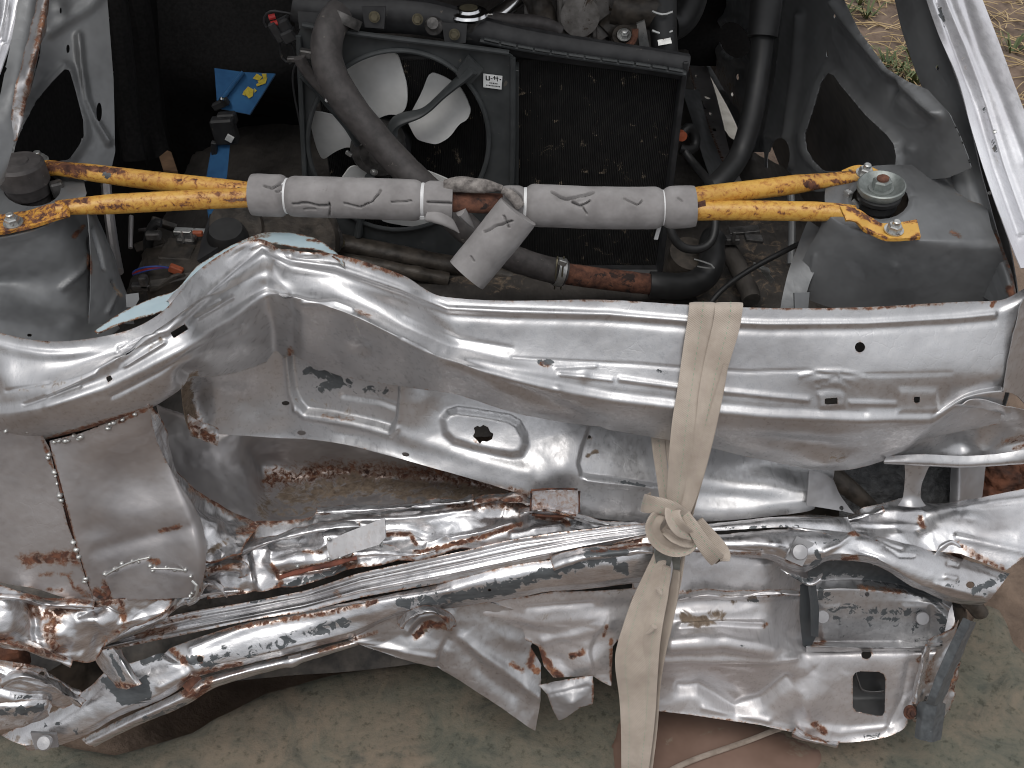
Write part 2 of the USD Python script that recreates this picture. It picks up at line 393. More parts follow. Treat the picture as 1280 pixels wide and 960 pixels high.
def silver(name, base=(0.515, 0.512, 0.515), dark=(0.40, 0.393, 0.395), metal=0.93, rough=(0.29, 0.48), chips=0.0, brush=(160, 22, 160), bumpy=0.12):
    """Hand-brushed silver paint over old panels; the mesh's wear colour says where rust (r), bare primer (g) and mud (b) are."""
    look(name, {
        'g': ('geometry', {}), 'w': ('attribute', {'attribute': 'wear'}), 's': ('separate_color', {'color_type': 'rgb'}),
        'mp': ('mapping', {'mapping_type': 'point', 'scale': brush}),
        'nb': ('noise_texture', {'scale': 1.0, 'detail': 5.0, 'roughness': 0.6}),                   # brush marks
        'nl': ('noise_texture', {'scale': 9.0, 'detail': 4.0, 'roughness': 0.6}),                   # tone
        'nf': ('noise_texture', {'scale': 130.0, 'detail': 7.0, 'roughness': 0.68, 'distortion': 0.6}),   # flakes
        'nm': ('noise_texture', {'scale': 55.0, 'detail': 6.0, 'roughness': 0.65, 'distortion': 1.2}),
        'nh': ('noise_texture', {'scale': 700.0, 'detail': 3.0}),
        'vw': ('vector_math', {'math_type': 'multiply_add', 'vector2': (0.012, 0.012, 0.012)}),
        'vo': ('voronoi_texture', {'feature': 'distance_to_edge', 'scale': 48.0, 'randomness': 1.0}),    # edges of lifting paint, in patches
        'vm': ('map_range', {'from_min': 0.0, 'from_max': 0.045, 'to_min': 1.0, 'to_max': 0.0, 'clamp': True}), 'vk': ('map_range', {'from_min': 0.56, 'from_max': 0.66, 'clamp': True}),
        'v1': ('math', {'math_type': 'multiply'}), 'v2': ('math', {'math_type': 'multiply_add', 'value2': -0.9}),
        'tone': ('rgb_ramp', {'ramp': [(0.30, dark), (0.55, base), (0.75, tuple(min(1, 1.08 * x) for x in base))]}),
        # masks: wear + noise past a threshold
        'r1': ('math', {'math_type': 'multiply_add', 'value2': 1.5, 'value3': -0.75}), 'r2': ('math', {'math_type': 'add'}),
        'rm': ('map_range', {'range_type': 'smoothstep', 'from_min': 0.45, 'from_max': 0.66, 'clamp': True}),
        'rh': ('map_range', {'range_type': 'smoothstep', 'from_min': 0.22, 'from_max': 0.60, 'clamp': True}), 'rg': ('math', {'math_type': 'multiply', 'value2': 3.0, 'use_clamp': True}), 'rk': ('math', {'math_type': 'multiply'}),
        'p1': ('math', {'math_type': 'multiply_add', 'value2': 1.7, 'value3': -0.85}), 'p2': ('math', {'math_type': 'add'}),
        'pm': ('map_range', {'range_type': 'smoothstep', 'from_min': 0.48, 'from_max': 0.54, 'clamp': True}),
        'd1': ('math', {'math_type': 'multiply_add', 'value2': 1.6, 'value3': -0.8}), 'd2': ('math', {'math_type': 'add'}),
        'dm': ('map_range', {'range_type': 'smoothstep', 'from_min': 0.40, 'from_max': 0.72, 'clamp': True}),
        'rustc': ('rgb_ramp', {'ramp': [(0.34, (0.028, 0.013, 0.009)), (0.47, (0.085, 0.034, 0.021)), (0.56, (0.15, 0.060, 0.033)), (0.68, (0.26, 0.125, 0.065))]}),
        'primc': ('rgb_ramp', {'ramp': [(0.3, (0.050, 0.055, 0.059)), (0.7, (0.092, 0.100, 0.104))]}),
        'dirtc': ('rgb_ramp', {'ramp': [(0.3, (0.075, 0.052, 0.036)), (0.7, (0.26, 0.20, 0.145))]}),
        'stain': ('mix_color', {'blend_type': 'multiply', 'b': (0.72, 0.52, 0.40)}),
        'c1': ('mix_color', {}), 'c2': ('mix_color', {}), 'c3': ('mix_color', {}),
        'm1': ('mix_float', {'a': metal, 'b': 0.1}), 'm2': ('mix_float', {'b': 0.0}), 'm3': ('mix_float', {'b': 0.0}),
        'rgh': ('map_range', {'from_min': 0.3, 'from_max': 0.7, 'to_min': rough[0], 'to_max': rough[1], 'clamp': True}),
        'q1': ('mix_float', {'b': 0.42}), 'q2': ('mix_float', {'b': 0.92}), 'q3': ('mix_float', {'b': 0.88}),
        'h1': ('math', {'math_type': 'multiply', 'value2': 0.6}), 'h2': ('math', {'math_type': 'add'}),
        'h3': ('math', {'math_type': 'multiply_add', 'value2': -1.3}), 'h4': ('math', {'math_type': 'multiply_add', 'value2': 0.25}),
        'h5': ('math', {'math_type': 'multiply_add', 'value2': 1.2}), 'h6': ('math', {'math_type': 'multiply'}),
        'b': ('bump', {'strength': bumpy, 'distance': 0.0022}),
        'p': ('principled_bsdf', {'specular_ior_level': 0.5})},
        [('g.position', 'mp.vector'), ('mp.vector', 'nb.vector'), ('g.position', 'nl.vector'), ('g.position', 'nf.vector'), ('g.position', 'nm.vector'), ('g.position', 'nh.vector'),
         ('w.color', 's.color'), ('nl.fac', 'tone.fac'),
         ('nf.fac', 'r1.value1'), ('r1.value', 'r2.value1'), ('s.r', 'r2.value2'), ('r2.value', 'rm.value'), ('r2.value', 'rh.value'),
         ('nm.fac', 'p1.value1'), ('p1.value', 'p2.value1'), ('s.g', 'p2.value2'), ('p2.value', 'pm.value'),
         ('nm.fac', 'd1.value1'), ('d1.value', 'd2.value1'), ('s.b', 'd2.value2'), ('d2.value', 'dm.value'),
         ('nm.fac', 'rustc.fac'), ('nb.fac', 'primc.fac'), ('nf.fac', 'dirtc.fac'),
         ('tone.color', 'stain.a'), ('s.r', 'rg.value1'), ('rg.value', 'rk.value1'), ('rh.result', 'rk.value2'), ('rk.value', 'stain.fac'),
         ('stain.result', 'c1.a'), ('primc.color', 'c1.b'), ('pm.result', 'c1.fac'),
         ('c1.result', 'c2.a'), ('rustc.color', 'c2.b'), ('rm.result', 'c2.fac'),
         ('c2.result', 'c3.a'), ('dirtc.color', 'c3.b'), ('dm.result', 'c3.fac'), ('c3.result', 'p.base_color'),
         ('pm.result', 'm1.fac'), ('m1.result', 'm2.a'), ('rm.result', 'm2.fac'), ('m2.result', 'm3.a'), ('dm.result', 'm3.fac'), ('m3.result', 'p.metallic'),
         ('nb.fac', 'rgh.value'), ('rgh.result', 'q1.a'), ('pm.result', 'q1.fac'), ('q1.result', 'q2.a'), ('rm.result', 'q2.fac'), ('q2.result', 'q3.a'), ('dm.result', 'q3.fac'), ('q3.result', 'p.roughness'),
         ('nb.fac', 'h1.value1'), ('h1.value', 'h2.value1'), ('nm.fac', 'h2.value2'),
         ('pm.result', 'h3.value1'), ('h2.value', 'h3.value3'), ('nh.fac', 'h4.value1'), ('h3.value', 'h4.value3'),
         ('rm.result', 'h6.value1'), ('nf.fac', 'h6.value2'), ('h6.value', 'h5.value1'), ('h4.value', 'h5.value3'),
         ('nm.color', 'vw.vector1'), ('g.position', 'vw.vector3'), ('vw.vector', 'vo.vector'), ('vo.distance', 'vm.value'), ('nl.fac', 'vk.value'), ('vm.result', 'v1.value1'), ('vk.result', 'v1.value2'), ('v1.value', 'v2.value1'), ('h5.value', 'v2.value3'), ('v2.value', 'b.height'), ('b.normal', 'p.normal')])

silver('silver')
silver('silver_bright', base=(0.63, 0.625, 0.63), dark=(0.42, 0.405, 0.405), metal=0.95, rough=(0.20, 0.42), brush=(60, 22, 220), bumpy=0.16)
silver('silver_dull', base=(0.37, 0.365, 0.37), dark=(0.26, 0.255, 0.26), metal=0.75, rough=(0.40, 0.58))
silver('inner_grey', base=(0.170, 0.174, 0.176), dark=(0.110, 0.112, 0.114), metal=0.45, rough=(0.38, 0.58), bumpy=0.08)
silver('steel_plate', base=(0.42, 0.40, 0.395), dark=(0.29, 0.275, 0.275), metal=0.8, rough=(0.36, 0.5), bumpy=0.10)
silver('skin_white', base=(0.66, 0.66, 0.68), dark=(0.56, 0.55, 0.57), metal=0.6, rough=(0.26, 0.4))
silver('pale_blue', base=(0.40, 0.50, 0.54), dark=(0.30, 0.40, 0.44), metal=0.0, rough=(0.4, 0.55))
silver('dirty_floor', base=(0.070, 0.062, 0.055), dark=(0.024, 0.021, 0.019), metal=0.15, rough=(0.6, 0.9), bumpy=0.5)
silver('silver_worn', base=(0.58, 0.563, 0.562), dark=(0.46, 0.442, 0.440), metal=0.72, rough=(0.28, 0.46))
silver('primer', base=(0.060, 0.067, 0.072), dark=(0.034, 0.038, 0.042), metal=0.25, rough=(0.35, 0.55))
silver('yellow', base=(0.60, 0.345, 0.070), dark=(0.44, 0.235, 0.045), metal=0.0, rough=(0.34, 0.5))

def simple(name, c0, c1, rough=0.6, metal=0.0, scale=40, bump=0.15, dist=0.002, detail=6, stretch=(1, 1, 1), spec=0.5, spots=None, lo=.35, hi=.65, **kw):
    nodes = {'g': ('geometry', {}), 'mp': ('mapping', {'mapping_type': 'point', 'scale': stretch}), 'n': ('noise_texture', {'scale': scale, 'detail': detail, 'roughness': 0.62}),
             'r': ('rgb_ramp', {'ramp': [(lo, c0), (hi, c1)]}), 'b': ('bump', {'strength': bump, 'distance': dist}),
             'p': ('principled_bsdf', {'roughness': rough, 'metallic': metal, 'specular_ior_level': spec, **kw})}
    links = [('g.position', 'mp.vector'), ('mp.vector', 'n.vector'), ('n.fac', 'r.fac'), ('n.fac', 'b.height'), ('b.normal', 'p.normal')]
    if spots:                                                           # (colour, scale, threshold): splashes of dried mud
        nodes |= {'sn': ('noise_texture', {'scale': spots[1], 'detail': 8.0, 'roughness': 0.7, 'distortion': .5}),
                  'sm': ('map_range', {'range_type': 'smoothstep', 'from_min': spots[2], 'from_max': spots[2] + .05, 'clamp': True}), 'sc': ('mix_color', {'b': spots[0]})}
        links += [('g.position', 'sn.vector'), ('sn.fac', 'sm.value'), ('r.color', 'sc.a'), ('sm.result', 'sc.fac'), ('sc.result', 'p.base_color')]
    else: links += [('r.color', 'p.base_color')]
    look(name, nodes, links)

simple('foam', (0.205, 0.194, 0.190), (0.295, 0.282, 0.277), 0.92, scale=26, bump=0.12, dist=.002, spec=.15, spots=((0.17, 0.155, 0.148), 30, .64))
simple('foam_core', (0.10, 0.09, 0.085), (0.30, 0.275, 0.255), 0.95, scale=90, bump=0.7, dist=.003, spec=.1)
simple('tie', (0.60, 0.60, 0.60), (0.72, 0.72, 0.71), 0.4, scale=20, bump=0.02)
simple('black_plastic', (0.012, 0.012, 0.013), (0.030, 0.030, 0.031), 0.55, scale=50, bump=0.1, spots=((0.10, 0.085, 0.07), 60, .64))
simple('shroud', (0.028, 0.031, 0.032), (0.052, 0.056, 0.057), 0.5, scale=25, bump=0.05, spots=((0.11, 0.10, 0.085), 50, .64))
simple('rubber', (0.036, 0.032, 0.031), (0.068, 0.061, 0.059), 0.62, scale=70, bump=0.12, spots=((0.17, 0.15, 0.13), 80, .64))
simple('rubber_black', (0.008, 0.008, 0.008), (0.016, 0.016, 0.016), 0.5, scale=60, bump=0.05)
simple('fan_white', (0.60, 0.60, 0.58), (0.78, 0.78, 0.76), 0.45, scale=14, bump=0.03, spots=((0.30, 0.27, 0.23), 30, .66))
simple('fins', (0.008, 0.008, 0.008), (0.022, 0.021, 0.020), 0.65, scale=60, bump=0.1, spots=((0.36, 0.29, 0.21), 42, .61))
simple('rust', (0.040, 0.016, 0.011), (0.165, 0.068, 0.040), 0.9, scale=70, bump=0.6, dist=.003, spots=((0.022, 0.013, 0.011), 30, .54))
simple('rust_red', (0.055, 0.018, 0.012), (0.20, 0.062, 0.036), 0.85, scale=45, bump=0.6, dist=.003)
simple('zinc', (0.35, 0.35, 0.34), (0.55, 0.55, 0.53), 0.38, metal=.9, scale=60, bump=0.1, spots=((0.10, 0.06, 0.04), 90, .62))
simple('chrome', (0.62, 0.62, 0.62), (0.75, 0.75, 0.75), 0.16, metal=1.0, scale=20, bump=0.02)
simple('steel_dark', (0.05, 0.048, 0.046), (0.15, 0.143, 0.138), 0.5, metal=.6, scale=60, bump=0.3)
simple('mount_top', (0.16, 0.175, 0.165), (0.29, 0.31, 0.295), 0.45, metal=.6, scale=60, bump=0.15)
simple('alloy', (0.09, 0.08, 0.07), (0.25, 0.235, 0.22), 0.55, metal=.6, scale=26, bump=0.4, spots=((0.06, 0.042, 0.03), 22, .55))
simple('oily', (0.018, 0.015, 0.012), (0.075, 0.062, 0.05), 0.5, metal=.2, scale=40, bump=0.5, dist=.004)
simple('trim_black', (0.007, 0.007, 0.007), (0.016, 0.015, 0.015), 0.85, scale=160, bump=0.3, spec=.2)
simple('tan_plastic', (0.13, 0.075, 0.04), (0.23, 0.135, 0.075), 0.7, scale=40, bump=0.2)
simple('belt_yellow', (0.50, 0.38, 0.03), (0.62, 0.48, 0.05), 0.8, scale=300, bump=0.2)
simple('label_white', (0.62, 0.63, 0.62), (0.74, 0.75, 0.74), 0.55, scale=90, bump=0.02)
simple('ink', (0.015, 0.015, 0.015), (0.03, 0.03, 0.03), 0.7, scale=50, bump=0.0)
simple('red_wire', (0.36, 0.02, 0.02), (0.45, 0.04, 0.03), 0.5, scale=50, bump=0.0)
simple('blue_wire', (0.03, 0.07, 0.30), (0.05, 0.10, 0.38), 0.5, scale=50, bump=0.0)
simple('orange_plastic', (0.32, 0.075, 0.03), (0.42, 0.11, 0.05), 0.55, scale=60, bump=0.1)
simple('brass', (0.09, 0.08, 0.055), (0.17, 0.15, 0.10), 0.5, metal=.6, scale=60, bump=0.1)
simple('rubble', (0.025, 0.011, 0.007), (0.13, 0.048, 0.024), 0.95, scale=30, bump=0.8, dist=.01)
simple('tyre_mat', (0.035, 0.036, 0.037), (0.10, 0.102, 0.103), 0.9, scale=70, bump=1.0, dist=.012, stretch=(1, 1, 1.6))
simple('terracotta', (0.13, 0.075, 0.052), (0.20, 0.125, 0.094), 0.75, scale=7, bump=0.15, detail=8, spots=((0.20, 0.15, 0.11), 14, .58))
simple('pale_seam', (0.22, 0.175, 0.14), (0.36, 0.30, 0.25), 0.8, scale=50, bump=0.3)
simple('straw', (0.30, 0.21, 0.10), (0.55, 0.42, 0.24), 0.8, scale=12, bump=0.1)
simple('grass', (0.045, 0.070, 0.022), (0.12, 0.145, 0.055), 0.7, scale=9, bump=0.1)
simple('mud', (0.10, 0.062, 0.040), (0.25, 0.165, 0.115), 0.95, scale=60, bump=0.9, dist=.006)
simple('soil', (0.085, 0.058, 0.042), (0.21, 0.15, 0.11), 0.95, scale=11, bump=0.9, dist=.02, detail=10, spots=((0.10, 0.105, 0.05), 3.0, .60))
simple('cream_board', (0.34, 0.31, 0.26), (0.48, 0.45, 0.39), 0.8, scale=20, bump=0.2)

# mottled cloth on the ground: olive, grey-green and tan blotches with thin dark veins
look('mottled', {'g': ('geometry', {}), 'n': ('noise_texture', {'scale': 13.0, 'detail': 9.0, 'roughness': 0.68, 'distortion': 1.4}), 'n2': ('noise_texture', {'scale': 4.5, 'detail': 5.0, 'distortion': 1.0}),
    'n3': ('noise_texture', {'scale': 85.0, 'detail': 6.0, 'roughness': .7}), 'v': ('noise_texture', {'scale': 7.0, 'detail': 6.0, 'roughness': .6, 'distortion': 2.5, 'type': 'ridged_multifractal'}),
    'r': ('rgb_ramp', {'ramp': [(0.32, (0.090, 0.092, 0.080)), (0.44, (0.138, 0.130, 0.108)), (0.58, (0.175, 0.154, 0.124)), (0.70, (0.138, 0.135, 0.115))]}),
    't': ('rgb_ramp', {'ramp': [(0.40, (0.84, 0.88, 0.85)), (0.62, (1.10, 1.0, .94))]}), 'm': ('mix_color', {'blend_type': 'multiply', 'fac': 1.0, 'use_clamp': False}),
    'f': ('rgb_ramp', {'ramp': [(0.34, (0.45, 0.48, 0.45)), (0.45, (.94, .96, .94)), (0.56, (1.03, 1.02, 1.0)), (0.68, (1.16, 1.12, 1.08))]}), 'm2': ('mix_color', {'blend_type': 'multiply', 'fac': .8, 'use_clamp': False}),
    'b': ('bump', {'strength': 0.5, 'distance': 0.006}), 'p': ('principled_bsdf', {'roughness': 0.88, 'specular_ior_level': .2})},
    [('g.position', 'n.vector'), ('g.position', 'n2.vector'), ('g.position', 'n3.vector'), ('n.fac', 'r.fac'), ('n2.fac', 't.fac'), ('r.color', 'm.a'), ('t.color', 'm.b'),
     ('n3.fac', 'f.fac'), ('m.result', 'm2.a'), ('f.color', 'm2.b'), ('m2.result', 'p.base_color'), ('n3.fac', 'b.height'), ('b.normal', 'p.normal')])
# woven webbing: fine diagonal weave as relief
def webbing(name, c0, c1, scale):
    look(name, {'g': ('geometry', {}), 'wv': ('wave_texture', {'wave_type': 'bands', 'bands_direction': 'diagonal', 'scale': scale, 'distortion': 0.3}), 'n': ('noise_texture', {'scale': 22.0, 'detail': 7.0, 'roughness': .65}),
        'r': ('rgb_ramp', {'ramp': [(0.32, c0), (0.66, c1)]}), 'b': ('bump', {'strength': 0.35, 'distance': 0.0008}), 'p': ('principled_bsdf', {'roughness': 0.8, 'specular_ior_level': .25, 'sheen_weight': .15})},
        [('g.position', 'wv.vector'), ('g.position', 'n.vector'), ('n.fac', 'r.fac'), ('r.color', 'p.base_color'), ('wv.fac', 'b.height'), ('b.normal', 'p.normal')])
webbing('strap_web', (0.34, 0.285, 0.235), (0.49, 0.425, 0.36), 190)
webbing('belt_web', (0.02, 0.085, 0.21), (0.04, 0.15, 0.32), 300)
webbing('stitch', (0.16, 0.30, 0.20), (0.25, 0.40, 0.28), 300)

# ------------------------------------------------------------------ the ground and what lies on it
R_, G_, B_ = 0, 1, 2                                                     # wear channels: rust, primer, mud
def heightfield(name, x, y, z, mat, kind=None, parent=None, **kw):
    X, Y = np.meshgrid(x, y); V = np.stack([X, Y, z(X, Y)], -1).reshape(-1, 3); nu = len(x)
    i, j = np.meshgrid(np.arange(len(y) - 1), np.arange(nu - 1), indexing='ij'); a = (i * nu + j).ravel()
    F = np.vstack([np.stack([a, a + 1, a + nu + 1], -1), np.stack([a, a + nu + 1, a + nu], -1)])
    return put(name, trimesh.Trimesh(V, F, process=False), mat, parent, smooth=True, kind=kind, **kw)

def gz(X, Y):
    p = np.stack([X * 3, Y * 3, X * 0], -1); far = np.clip((np.hypot(X, Y - 1.5) - 8) / 20, 0, 1)
    hollow = .16 * np.clip((Y - .70) / .10, 0, 1) * np.clip((1.4 - Y) / .3, 0, 1) * np.clip((.50 - np.abs(X + .12)) / .15, 0, 1)     # scooped out under the car
    return (0.045 * (meshkit.fbm(p, 5, 3) - .5) + 0.03 * (meshkit.fbm(p * 5, 3, 4) - .5)) * (1 - far) - 0.02 - hollow
gx = np.unique(np.r_[np.linspace(-2.5, 2.5, 260), np.linspace(-60, 60, 61)]); gy = np.unique(np.r_[np.linspace(0.2, 4.5, 220), np.linspace(-60, 60, 61)])
heightfield('ground', gx, gy, gz, 'soil', 'structure')

car = thing('wrecked_car', 'silver hatchback with a crumpled, torn and welded rear end, filling the picture', 'car', (0, 0.95, 0.0))
A = lambda p: p                                                          # keeps rows readable

# ------------------------------------------------------------------ rear sill panel: lip, flange, face, ribs and the face folded under
LIP = [(-30, 408), (70, 427), (150, 416), (200, 392), (253, 334), (322, 299), (356, 312), (420, 318), (500, 343), (555, 371), (640, 376), (760, 375), (860, 381), (960, 385), (1080, 384), (1190, 378), (1246, 376), (1292, 352)]
YA = np.array([P(x, y, Z=0.67)[1] for x, y in LIP]); YA[-1] = .902; YA[-2] = .898
def follow(pts, dY): return [P(x, y, Y=Y + (dY[k] if np.ndim(dY) else dY)) for k, ((x, y), Y) in enumerate(zip(pts, YA))]
rB = [(-30, 416), (70, 436), (150, 425), (205, 402), (262, 342), (326, 306), (360, 322), (420, 326), (500, 351), (555, 378), (640, 383), (760, 383), (860, 389), (960, 393), (1080, 392), (1190, 387), (1246, 384), (1290, 364)]
rC = [(-30, 424), (70, 443), (150, 435), (210, 413), (275, 354), (328, 310), (366, 327), (420, 334), (500, 361), (560, 386), (640, 390), (760, 393), (860, 401), (960, 405), (1080, 404), (1190, 398), (1242, 393), (1278, 380)]
rC2 = [(-30, 436), (70, 452), (148, 439), (212, 412), (275, 358), (330, 318), (366, 333), (421, 343), (503, 370), (563, 394), (640, 398), (760, 401), (860, 409), (960, 413), (1080, 412), (1190, 406), (1241, 402), (1272, 392)]
rD = [(-30, 499), (67, 481), (144, 448), (215, 403), (268, 370), (334, 344), (357, 354), (425, 372), (515, 414), (577, 437), (640, 446), (760, 453), (860, 461), (960, 467), (1080, 467), (1190, 466), (1236, 466), (1257, 468)]
rE0 = [(-30, 510), (62, 497), (137, 469), (228, 418), (283, 388), (334, 360), (359, 366), (425, 381), (508, 419), (566, 443), (640, 462), (760, 482), (860, 493), (960, 501), (1080, 507), (1175, 506), (1215, 489), (1257, 483)]
rE = [(-30, 520), (60, 508), (135, 484), (236, 432), (287, 400), (334, 368), (362, 370), (425, 388), (504, 424), (558, 448), (640, 476), (760, 499), (860, 511), (960, 520), (1080, 525), (1160, 523), (1207, 497), (1257, 489)]
rE2 = [(-30, 531), (60, 520), (150, 494), (238, 446), (290, 414), (337, 382), (364, 384), (426, 402), (504, 436), (558, 458), (645, 488), (760, 509), (860, 521), (960, 532), (1080, 537), (1160, 531), (1203, 505), (1255, 496)]
rF = [(-30, 548), (60, 549), (190, 509), (240, 480), (300, 464), (345, 450), (368, 448), (425, 470), (500, 483), (556, 492), (655, 519), (760, 537), (860, 554), (960, 576), (1042, 588), (1120, 572), (1165, 549), (1250, 530)]
dE = [-.062] * 10 + [-.066] * 4 + [-.066, -.066, -.062, -.058]
PANEL_HOLES = [ell(1075, 434, 6.5), [(1031, 498), (1047, 497), (1047, 505), (1031, 506)], [(1142, 496), (1150, 496), (1150, 504), (1143, 504)],
               [(213, 416), (231, 405), (236, 411), (217, 423)], [(132, 472), (138, 469), (141, 474), (135, 478)], ell(1257, 481, 4, 8, 10)]
sill = sheet('rear_panel', [follow(LIP, 0.0), follow(rB, -.004), follow(rC, -.010), follow(rC2, -.0145), follow(rD, [-.046] * 6 + [-.040] * 8 + [-.044, -.048, -.048, -.048]), follow(rE0, [x + .009 for x in dE]), follow(rE, dE), follow(rE2, [x - .001 for x in dE]), follow(rF, -.045)],
    parent=car, res=.0017, rough=(.0015, 20), fine=(.00012, 110), seed=1, edge_rust=.42,
    feats=[('rib', rC[2:-1], 3.6, .0032), ('rib', [(x, y + 9) for x, y in rC[2:-1]], 4.5, -.0014), ('rib', rE[8:16], 6, .0026), ('rib', rE[1:6], 6, .0022), ('rib', [(x, y - 9) for x, y in rE[9:15]], 5, -.0016), ('rib', [(640, 447), (700, 451), (790, 455), (850, 460), (930, 465), (1010, 463), (1040, 470), (1080, 468), (1190, 466)], 1.6, -.0012),
           ('rib', [(505, 395), (575, 424), (640, 435)], 3, -.0012), ('rib', [(700, 468), (765, 475)], 2.2, .0022), ('rib', [(695, 460), (745, 458)], 2, .0016), ('rib', [(775, 474), (855, 485)], 2.6, .0028),
           ('rib', [(905, 489), (1010, 500)], 2.6, .0026), ('rib', [(1062, 503), (1118, 504)], 2.4, .0026),
           ('step', [(1022, 492), (1032, 489), (1050, 489), (1055, 494), (1055, 508), (1025, 511)], 2.5, .0022), ('step', [(1123, 486), (1170, 487), (1172, 514), (1122, 515)], 4, .0028),
           ('bump', 1040, 475, 40, 9, 0, .002), ('rib', [(1000, 470), (1020, 464), (1050, 463), (1080, 470)], 2, .0014), ('rib', [(1020, 480), (1045, 472), (1062, 480)], 1.8, -.0014), ('rib', [(1048, 466), (1052, 482)], 1.5, .001),
           ('rib', [(380, 379), (420, 378), (440, 385)], 3, .003), ('rib', [(60, 494), (120, 466)], 2.6, .003), ('rib', [(158, 457), (205, 428)], 2.6, .0032), ('rib', [(247, 398), (290, 372)], 2.4, .003), ('rib', [(30, 506), (100, 482)], 2.2, -.0022),
           ('rib', [(140, 497), (200, 466), (240, 442), (300, 408)], 3.5, -.003), ('rib', [(10, 489), (60, 478)], 1.8, -.0015), ('rib', [(145, 440), (170, 424), (195, 416)], 1.6, -.0016), ('rib', [(255, 390), (275, 376)], 1.6, -.0014),
           ('step', [(145, 452), (160, 436), (192, 418), (205, 418), (203, 424), (170, 445), (150, 458)], 2.5, -.0018),
           ('bump', 345, 330, 10, 26, 8, .004), ('bump', 300, 350, 26, 9, -35, -.0035), ('bump', 450, 436, 13, 9, 0, -.0045), ('bump', 730, 470, 6, 6, 0, .003), ('bump', 697, 486, 5, 5, 0, .002),
           ('bump', 310, 425, 34, 26, -30, .008), ('bump', 400, 420, 40, 30, 10, -.006), ('rib', [(352, 366), (362, 400), (362, 442)], 9, -.006), ('bump', 480, 380, 40, 12, 20, -.003),
           ('bump', 255, 325, 9, 4, -45, .003), ('bump', 300, 316, 14, 4, -35, .004), ('bump', 385, 318, 14, 4, 0, .004), ('bump', 362, 318, 5, 5, 0, -.004),
           ('bump', 560, 480, 60, 14, 12, -.004), ('rib', [(545, 440), (600, 462), (680, 500), (750, 530)], 8, -.0035), ('bump', 1000, 556, 60, 10, 6, -.006), ('bump', 1030, 577, 26, 8, 0, .005), ('bump', 10, 470, 16, 20, 0, .006), ('bump', 1100, 555, 50, 16, -8, -.005),
           ('bump', 240, 470, 16, 12, 0, -.012), ('bump', 90, 460, 40, 12, -15, -.005)],
    holes=PANEL_HOLES,
    wear=[(R_, [(253, 332), (300, 300), (322, 298), (345, 308), (420, 317), (500, 343)], 7, .62), (R_, [(640, 375), (735, 375), (800, 377)], 4, .42), (R_, [(940, 385), (1090, 385), (1180, 379)], 4, .55), (R_, [(1240, 382), (1244, 376)], 4, .8), (R_, [(-20, 411), (60, 426)], 5, .6),
          (B_, [(1040, 570), (1052, 572)], 12, .55), (B_, [(1022, 562), (1046, 578)], 18, .35), (R_, [(676, 454), (684, 456)], 7, .5), (G_, [(676, 453), (690, 455)], 7, .62), (G_, [(822, 463), (835, 465)], 5, .5), (R_, [(362, 438), (364, 448)], 7, .6),
          (B_, [(0, 492), (60, 483), (120, 468)], 7, .38), (B_, [(150, 452), (200, 424)], 10, .42), (B_, [(70, 478), (70, 488)], 9, .5), (B_, [(230, 480), (245, 470)], 12, .6), (R_, [(445, 388), (462, 396)], 5, .5), (R_, [(60, 549), (190, 510)], 5, .7), (B_, [(445, 400), (448, 440)], 7, .28)])

# pale blue inner skin of the lip showing behind the buckled front skin
sheet('inner_flange', [row(1.075, (118, 414, .885), (160, 386, .925), (192, 372, .95), (215, 365, .965), (250, 330, .995), (300, 302, 1.035), (330, 291, 1.055), (362, 291, 1.055), (392, 297, 1.04), (418, 314, 1.005), (430, 326, .985)),
                       row(1.05, (122, 417, .878), (165, 400, .905), (200, 390, .92), (222, 378, .935), (258, 345, .965), (306, 316, 1.01), (334, 304, 1.03), (364, 308, 1.022), (394, 312, 1.01), (418, 322, .985), (430, 333, .97))],
      'pale_blue', car, res=.002, rough=(.001, 40), edge_rust=.75, seed=2, wear=[(R_, [(385, 300), (398, 302)], 4, .6), (R_, [(300, 302), (335, 292)], 6, .55)])
# folded scrap of white-silver skin lying along the lip
sheet('lip_flap', [row(.93, (205, 378, .945), (222, 362, .96), (240, 345, .975), (254, 333, .985)), row(.93, (210, 376, .935), (228, 364, .948), (246, 347, .965), (257, 334, .98)), row(.92, (213, 384, .925), (231, 370, .936), (249, 353, .953), (260, 340, .968))],
      'skin_white', car, res=.0018, rough=(.001, 60), edge_rust=.4, seed=3)

# ------------------------------------------------------------------ right end of the rear panel: corner folded round to the side, dent below
sheet('corner_panel', [row(.88, (1254, 490, .842), (1257, 470, .850), (1266, 425, .866), (1274, 388, .878), (1298, 346, .898)), row(.9, (1266, 492, .856), (1269, 472, .862), (1280, 428, .876), (1294, 395, .89), (1320, 350, .912)), row(.95, (1285, 510, .88), (1295, 480, .89), (1310, 440, .905), (1325, 400, .92), (1345, 355, .94))],
      'silver', car, res=.003, rough=(.002, 30), seed=4)
sheet('dented_corner', [row(.83, (1125, 556, .845), (1160, 536, .835), (1206, 500, .832), (1230, 500, .835), (1256, 507, .84), (1300, 516, .86)),
                        row(.84, (1125, 566, .85), (1165, 548, .853), (1195, 528, .858), (1232, 526, .86), (1262, 532, .862), (1300, 540, .87)),
                        row(.85, (1135, 574, .853), (1170, 562, .858), (1200, 556, .866), (1230, 565, .852), (1258, 556, .868), (1300, 550, .88)),
                        row(.84, (1130, 580, .850), (1165, 574, .852), (1200, 575, .855), (1232, 574, .853), (1262, 566, .862), (1300, 560, .87))],
      parent=car, res=.0025, crease=(2,), rough=(.0018, 30), seed=5, edge_rust=.35, wear=[(R_, [(1255, 552), (1290, 545)], 6, .5), (R_, [(1268, 560), (1290, 555)], 5, .5)],
      feats=[('bump', 1205, 548, 26, 14, 10, -.006), ('rib', [(1200, 502), (1256, 512)], 5, .004)])
